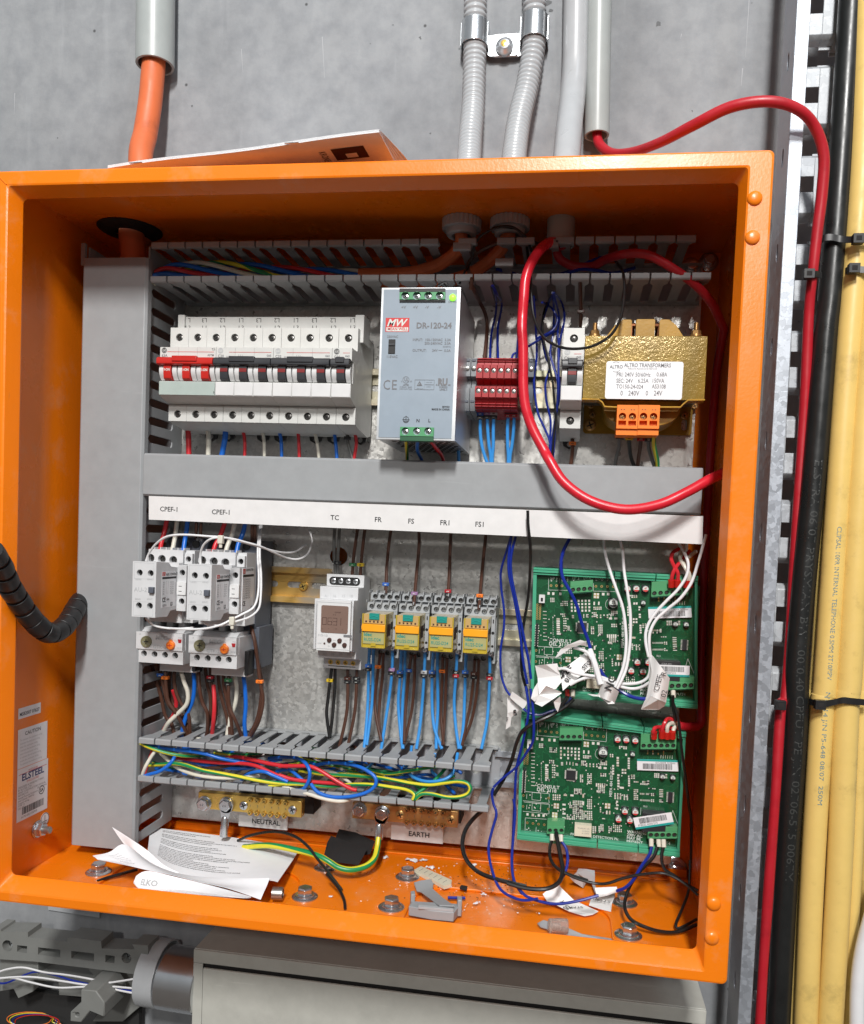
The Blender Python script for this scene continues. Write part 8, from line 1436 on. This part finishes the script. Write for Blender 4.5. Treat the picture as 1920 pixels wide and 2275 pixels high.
obj('top_sheet', mb, th, smooth_=60)
fnB = sheet([(212, 55, 70), (330, 130, 74), (455, 217, 80), (560, 310, 66), (660, 362, 58)], [(290, 168, 74), (330, 190, 76), (430, 270, 72), (540, 335, 64), (640, 365, 58)], .3)
obj('folded_flap', grid_sheet(fnB, 16, 6, 'paper', .25), th, smooth_=60)
fnC = sheet([(80, 248, 50), (190, 225, 58), (300, 172, 68), (480, 300, 66), (700, 372, 60), (1000, 400, 54), (1275, 400, 46)], [(120, 275, 44), (300, 310, 40), (450, 345, 36), (620, 380, 34), (800, 425, 32), (1000, 470, 28), (1215, 545, 20)], .8, wave=.8)
mb = grid_sheet(fnC, 26, 10, 'paper', .25); mb.use('inkg')
for i in range(7):
    s = ' '.join(rr.choice(words) for _ in range(4)); vs, fs = glyphs(s, 'LEFT', 0); mb.add([fnC(min(.5, .13 + i * .012 + x * .0105), max(0, .26 + i * .09 - y * .05)) + Vector((0, -.15, .45)) for x, y in vs], fs)
obj('middle_sheet', mb, th, smooth_=60)
for k in range(4):
    o_ = k * 7; fnD = sheet([(372, 385 + o_, 34), (450, 352 + o_, 36), (640, 392 + o_, 34), (900, 455 + o_, 30), (1150, 525 + o_ * .3, 22)], [(356, 425 + o_ * .4, 26), (420, 468 + o_ * .5, 24), (640, 478 + o_ * .8, 22), (880, 505 + o_ * .6, 18), (1110, 535, 14)], .2)
    mb = grid_sheet(fnD, 18, 4, 'paper', .25)
    if k == 0:
        vs, fs = glyphs('ELKO', 'LEFT', .03); mb.use('inkf').add([fnD(.2 + x * .07, .8 - y * .5) + Vector((0, -.5, .1)) for x, y in vs], fs)
    obj('booklet_leaf', mb, th, smooth_=60)
# ================================================================== DEBRIS ON THE FLOOR
wire('K', [(1060, 145), (1150, 108), (1290, 84), (1420, 105), (1520, 170), (1600, 270), (1680, 370), (1764, 480)], [140, 132, 120, 110, 104, 96, 86, 78], 1.3, 'wblack', 'thin black wire arching from behind the papers over a floor nut')
wire('R', [(100, 620), (180, 715), (222, 780), (250, 850), (256, 915)], [78, 68, 60, 52, 44], 1.3, 'wblack', 'thin black wire end pointing to the front edge of the floor')
def fbox(c, q, h, m, name, label, cat, h0=0.2, bev=.4):
    P = [fz(c, x, y, h0) for x, y in q]; n = len(P); mb = MB(m); vs = P + [p + Vector((0, 0, h)) for p in P]; tr = tessellate_polygon([[Vector((p.x, p.y, 0)) for p in P]])
    mb.add(vs, [tuple(t) for t in tr] + [tuple(i + n for i in reversed(t)) for t in tr] + [(i, (i + 1) % n, (i + 1) % n + n, i + n) for i in range(n)])
    if label is None: return mb, P
    return obj(name, mb, None, bev=bev, label=label, cat=cat)
mb, P = fbox('R', [(845, 612), (902, 580), (1165, 700), (1160, 735), (1100, 752)], 3.2, 'ivory', '', None, '')
A_, B_ = (P[0] + P[1]) / 2 + Vector((0, 0, 3.25)), (P[2] + P[4]) / 2 + Vector((0, 0, 3.25)); D_ = (P[1] - P[0])
for k in range(6): q = A_.lerp(B_, .12 + k * .155); mb.use('inkg').obox(q - D_ * .3, D_ * .6, (B_ - A_).normalized() * .5, (0, 0, .05))
obj('marker_strip', mb, None, bev=.4, label='ivory marker strip with dark ticks lying on the floor by a nut', cat='marker strip')
th = thing('terminal_cover', 'grey plastic terminal cover with small ears on the floor by the front lip', 'cover', fz('R', 980, 1000))
mb, P = fbox('R', [(795, 975), (820, 930), (1235, 955), (1215, 985), (1180, 1030), (990, 1012)], 8, 'duct', '', None, ''); obj('box', mb, th, bev=.6)
for q in ([(808, 900), (845, 895), (850, 930), (815, 935)], [(1205, 945), (1248, 945), (1248, 985), (1210, 985)]): mb, _ = fbox('R', q, 14, 'duct', '', None, ''); obj('ear', mb, th, bev=.8)
mb, _ = fbox('R', [(880, 900), (1180, 930), (1180, 945), (880, 918)], 2, 'cond2', '', None, '', h0=8.3); obj('ridge', mb, th, bev=.3)
mb = MB('duct'); P = [fz('R', *p) for p in ((842, 690, 6), (905, 672, 9), (990, 662, 9), (1010, 700, 8), (1003, 742, 8), (1090, 820, 9), (1190, 890, 12), (1060, 885, 11), (960, 810, 7), (905, 768, 5), (868, 762, 4))]; n = len(P); tr = tessellate_polygon([[Vector((p.x, p.y, 0)) for p in P]]); mb.add(P + [p + Vector((0, 0, -1.4)) for p in P], [tuple(t) for t in tr] + [tuple(i + n for i in reversed(t)) for t in tr] + [(i, (i + 1) % n, (i + 1) % n + n, i + n) for i in range(n)])
obj('plastic_lever', mb, None, bev=.4, label='flat grey plastic lever lying across the terminal cover', cat='lever')
mb = MB('duct'); P = [fz('S', *p) for p in ((190, 602, 1), (240, 575, 5), (330, 605, 5), (430, 638, 4), (540, 685, 3), (770, 722, 1), (790, 752, .5), (600, 742, 1), (440, 700, 1.2), (300, 655, 1.2), (215, 628, 1))]; n = len(P); tr = tessellate_polygon([[Vector((p.x, p.y, 0)) for p in P]]); mb.add(P + [p + Vector((0, 0, -1.1)) for p in P], [tuple(t) for t in tr] + [tuple(i + n for i in reversed(t)) for t in tr] + [(i, (i + 1) % n, (i + 1) % n + n, i + n) for i in range(n)])
obj('duct_offcut', mb, None, bev=.3, label='long broken grey duct finger lying behind the front lip', cat='offcut')
o = fz('S', 350, 690); mb = MB('glass'); mb.lathe((o.x - 8, o.y, o.z + 6.2), (1, .12, 0), [(0, 4.4), (1, 5.6), (6, 5.8), (6.1, 6.1), (15, 6.1), (16, 5.2), (16, 4.2), (3, 4.2)], 24); mb.use('cond2').lathe((o.x - 4, o.y, o.z + 6), (1, .12, 0), [(0, 2.6), (1, 3), (2, 2.6), (3, 3), (4, 2.6), (5, 3), (6, 2.6)], 12); obj('clear_cap', mb, None, label='clear ribbed plastic cap lying on the broken duct finger', cat='cap')
a, b = fz('R', 1132, 822, 1.3), fz('R', 1280, 824, 1.3); obj('wire_offcut', MB('wnavy').tube([a, b], 1.3, 10), label='short straight piece of cut blue wire on the floor', cat='wire offcut')
fbox('R', [(1232, 752), (1245, 735), (1298, 745), (1292, 770)], 2.6, 'blackm', 'foam_crumb', 'small black foam crumb near the cut blue wire', 'crumb')
a, b = fz('K', 1295, 500, 5.5), fz('K', 1365, 503, 5.5); mb = MB('steeld'); mb.lathe(a, b - a, [(2, 3.9), (0, 3.9), (0, 5.4), ((b - a).length, 5.4), ((b - a).length, 4), ((b - a).length - 8, 4)], 20, cap=(0, 1)); obj('grey_tube', mb, None, label='short dull grey tube peeping out from under the papers', cat='tube')
th = thing('black_insert', 'black folded foam insert behind the earth cable', 'insert', fz('R', 250, 520))
P = [W('R', *p) for p in ((78, 455, 128), (105, 350, 134), (418, 460, 118), (370, 545, 104), (180, 520, 108))]; mb = MB('blackm'); n = 5; mb.add(P + [p + Vector((0, 12, 2)) for p in P], [(0, 1, 2, 3, 4), (9, 8, 7, 6, 5)] + [(i, (i + 1) % n, (i + 1) % n + n, i + n) for i in range(n)]); obj('front_leaf', mb, th)
P = [W('R', *p) for p in ((160, 355, 150), (190, 272, 162), (330, 300, 160), (498, 378, 152), (470, 450, 136), (420, 460, 132))]; mb = MB('blackm'); n = 6; mb.add(P + [p + Vector((0, 6, 2)) for p in P], [(0, 1, 2, 3, 4, 5), (11, 10, 9, 8, 7, 6)] + [(i, (i + 1) % n, (i + 1) % n + n, i + n) for i in range(n)]); obj('rear_leaf', mb, th)
wire('K', [(110, 420), (180, 395), (280, 368), (380, 340)], [50, 58, 66, 76], 1.5, 'wblack', 'short black wire on the floor at the lower left, beside a nut')
# white plastic flakes, crumbs and swarf
rr = random.Random(8)
def flake(mb, x, y, s, h0=0.0):
    o = Vector((x, y, BZ0 + 2.45 + h0)); n = rr.randint(4, 6); a0 = rr.random() * 6; t = [o + Vector((math.cos(a0 + 6.283 * k / n) * s * rr.uniform(.5, 1.2), math.sin(a0 + 6.283 * k / n) * s * rr.uniform(.5, 1.2), rr.uniform(0, s * .8))) for k in range(n)]; top = o + Vector((0, 0, s * rr.uniform(.4, 1.1)))
    mb.add(t + [top], [(k, (k + 1) % n, n) for k in range(n)])
for (x, y), s, l in (((600, 488), 3.4, 'lone white plastic shred beside the black insert'), ((845, 515), 4.6, 'largest white plastic shred, behind the ivory marker strip'), ((922, 505), 3.4, 'white plastic shred right of the largest one'), ((985, 575), 3.6, 'white plastic shred touching the ivory marker strip'), ((140, 825), 2.2, 'white plastic shred left of the front nut'), ((1435, 800), 2.6, 'white plastic shred right of the cut blue wire'), ((1385, 880), 2.6, 'white plastic shred right of the terminal cover'), ((1350, 555), 3.2, 'pale plastic shred under the thick black wire')):
    o = fz('R', x, y); mb = MB('wpw')
    for _ in range(7): flake(mb, o.x + rr.gauss(0, s * .5), o.y + rr.gauss(0, s * .4), s * .6, rr.uniform(0, 1))
    obj('plastic_shred', mb, None, smooth_=0, label=l, cat='shred', group='white plastic shreds on the box floor')
mb = MB('wpw')
for _ in range(150): o = fz('L', rr.gauss(620, 220), rr.uniform(110, 330)); flake(mb, min(115, o.x), max(25, min(172, o.y)), rr.uniform(.3, 1.1)) if o.y < 175 else None
mb.use('blackm')
for _ in range(170): o = fz('L', rr.gauss(700, 180), rr.gauss(190, 55)); flake(mb, min(115, o.x), max(25, min(172, o.y)), rr.uniform(.25, .9)) if o.y < 175 else None
mb.use('copper')
for _ in range(40): o = fz('L', rr.gauss(600, 260), rr.gauss(210, 60)); flake(mb, min(115, o.x), max(25, min(172, o.y)), rr.uniform(.25, .6)) if o.y < 175 else None
obj('crumbs', mb, None, smooth_=0, kind='stuff', label='fine plastic crumbs and cut wire bits scattered on the orange floor', cat='crumbs')
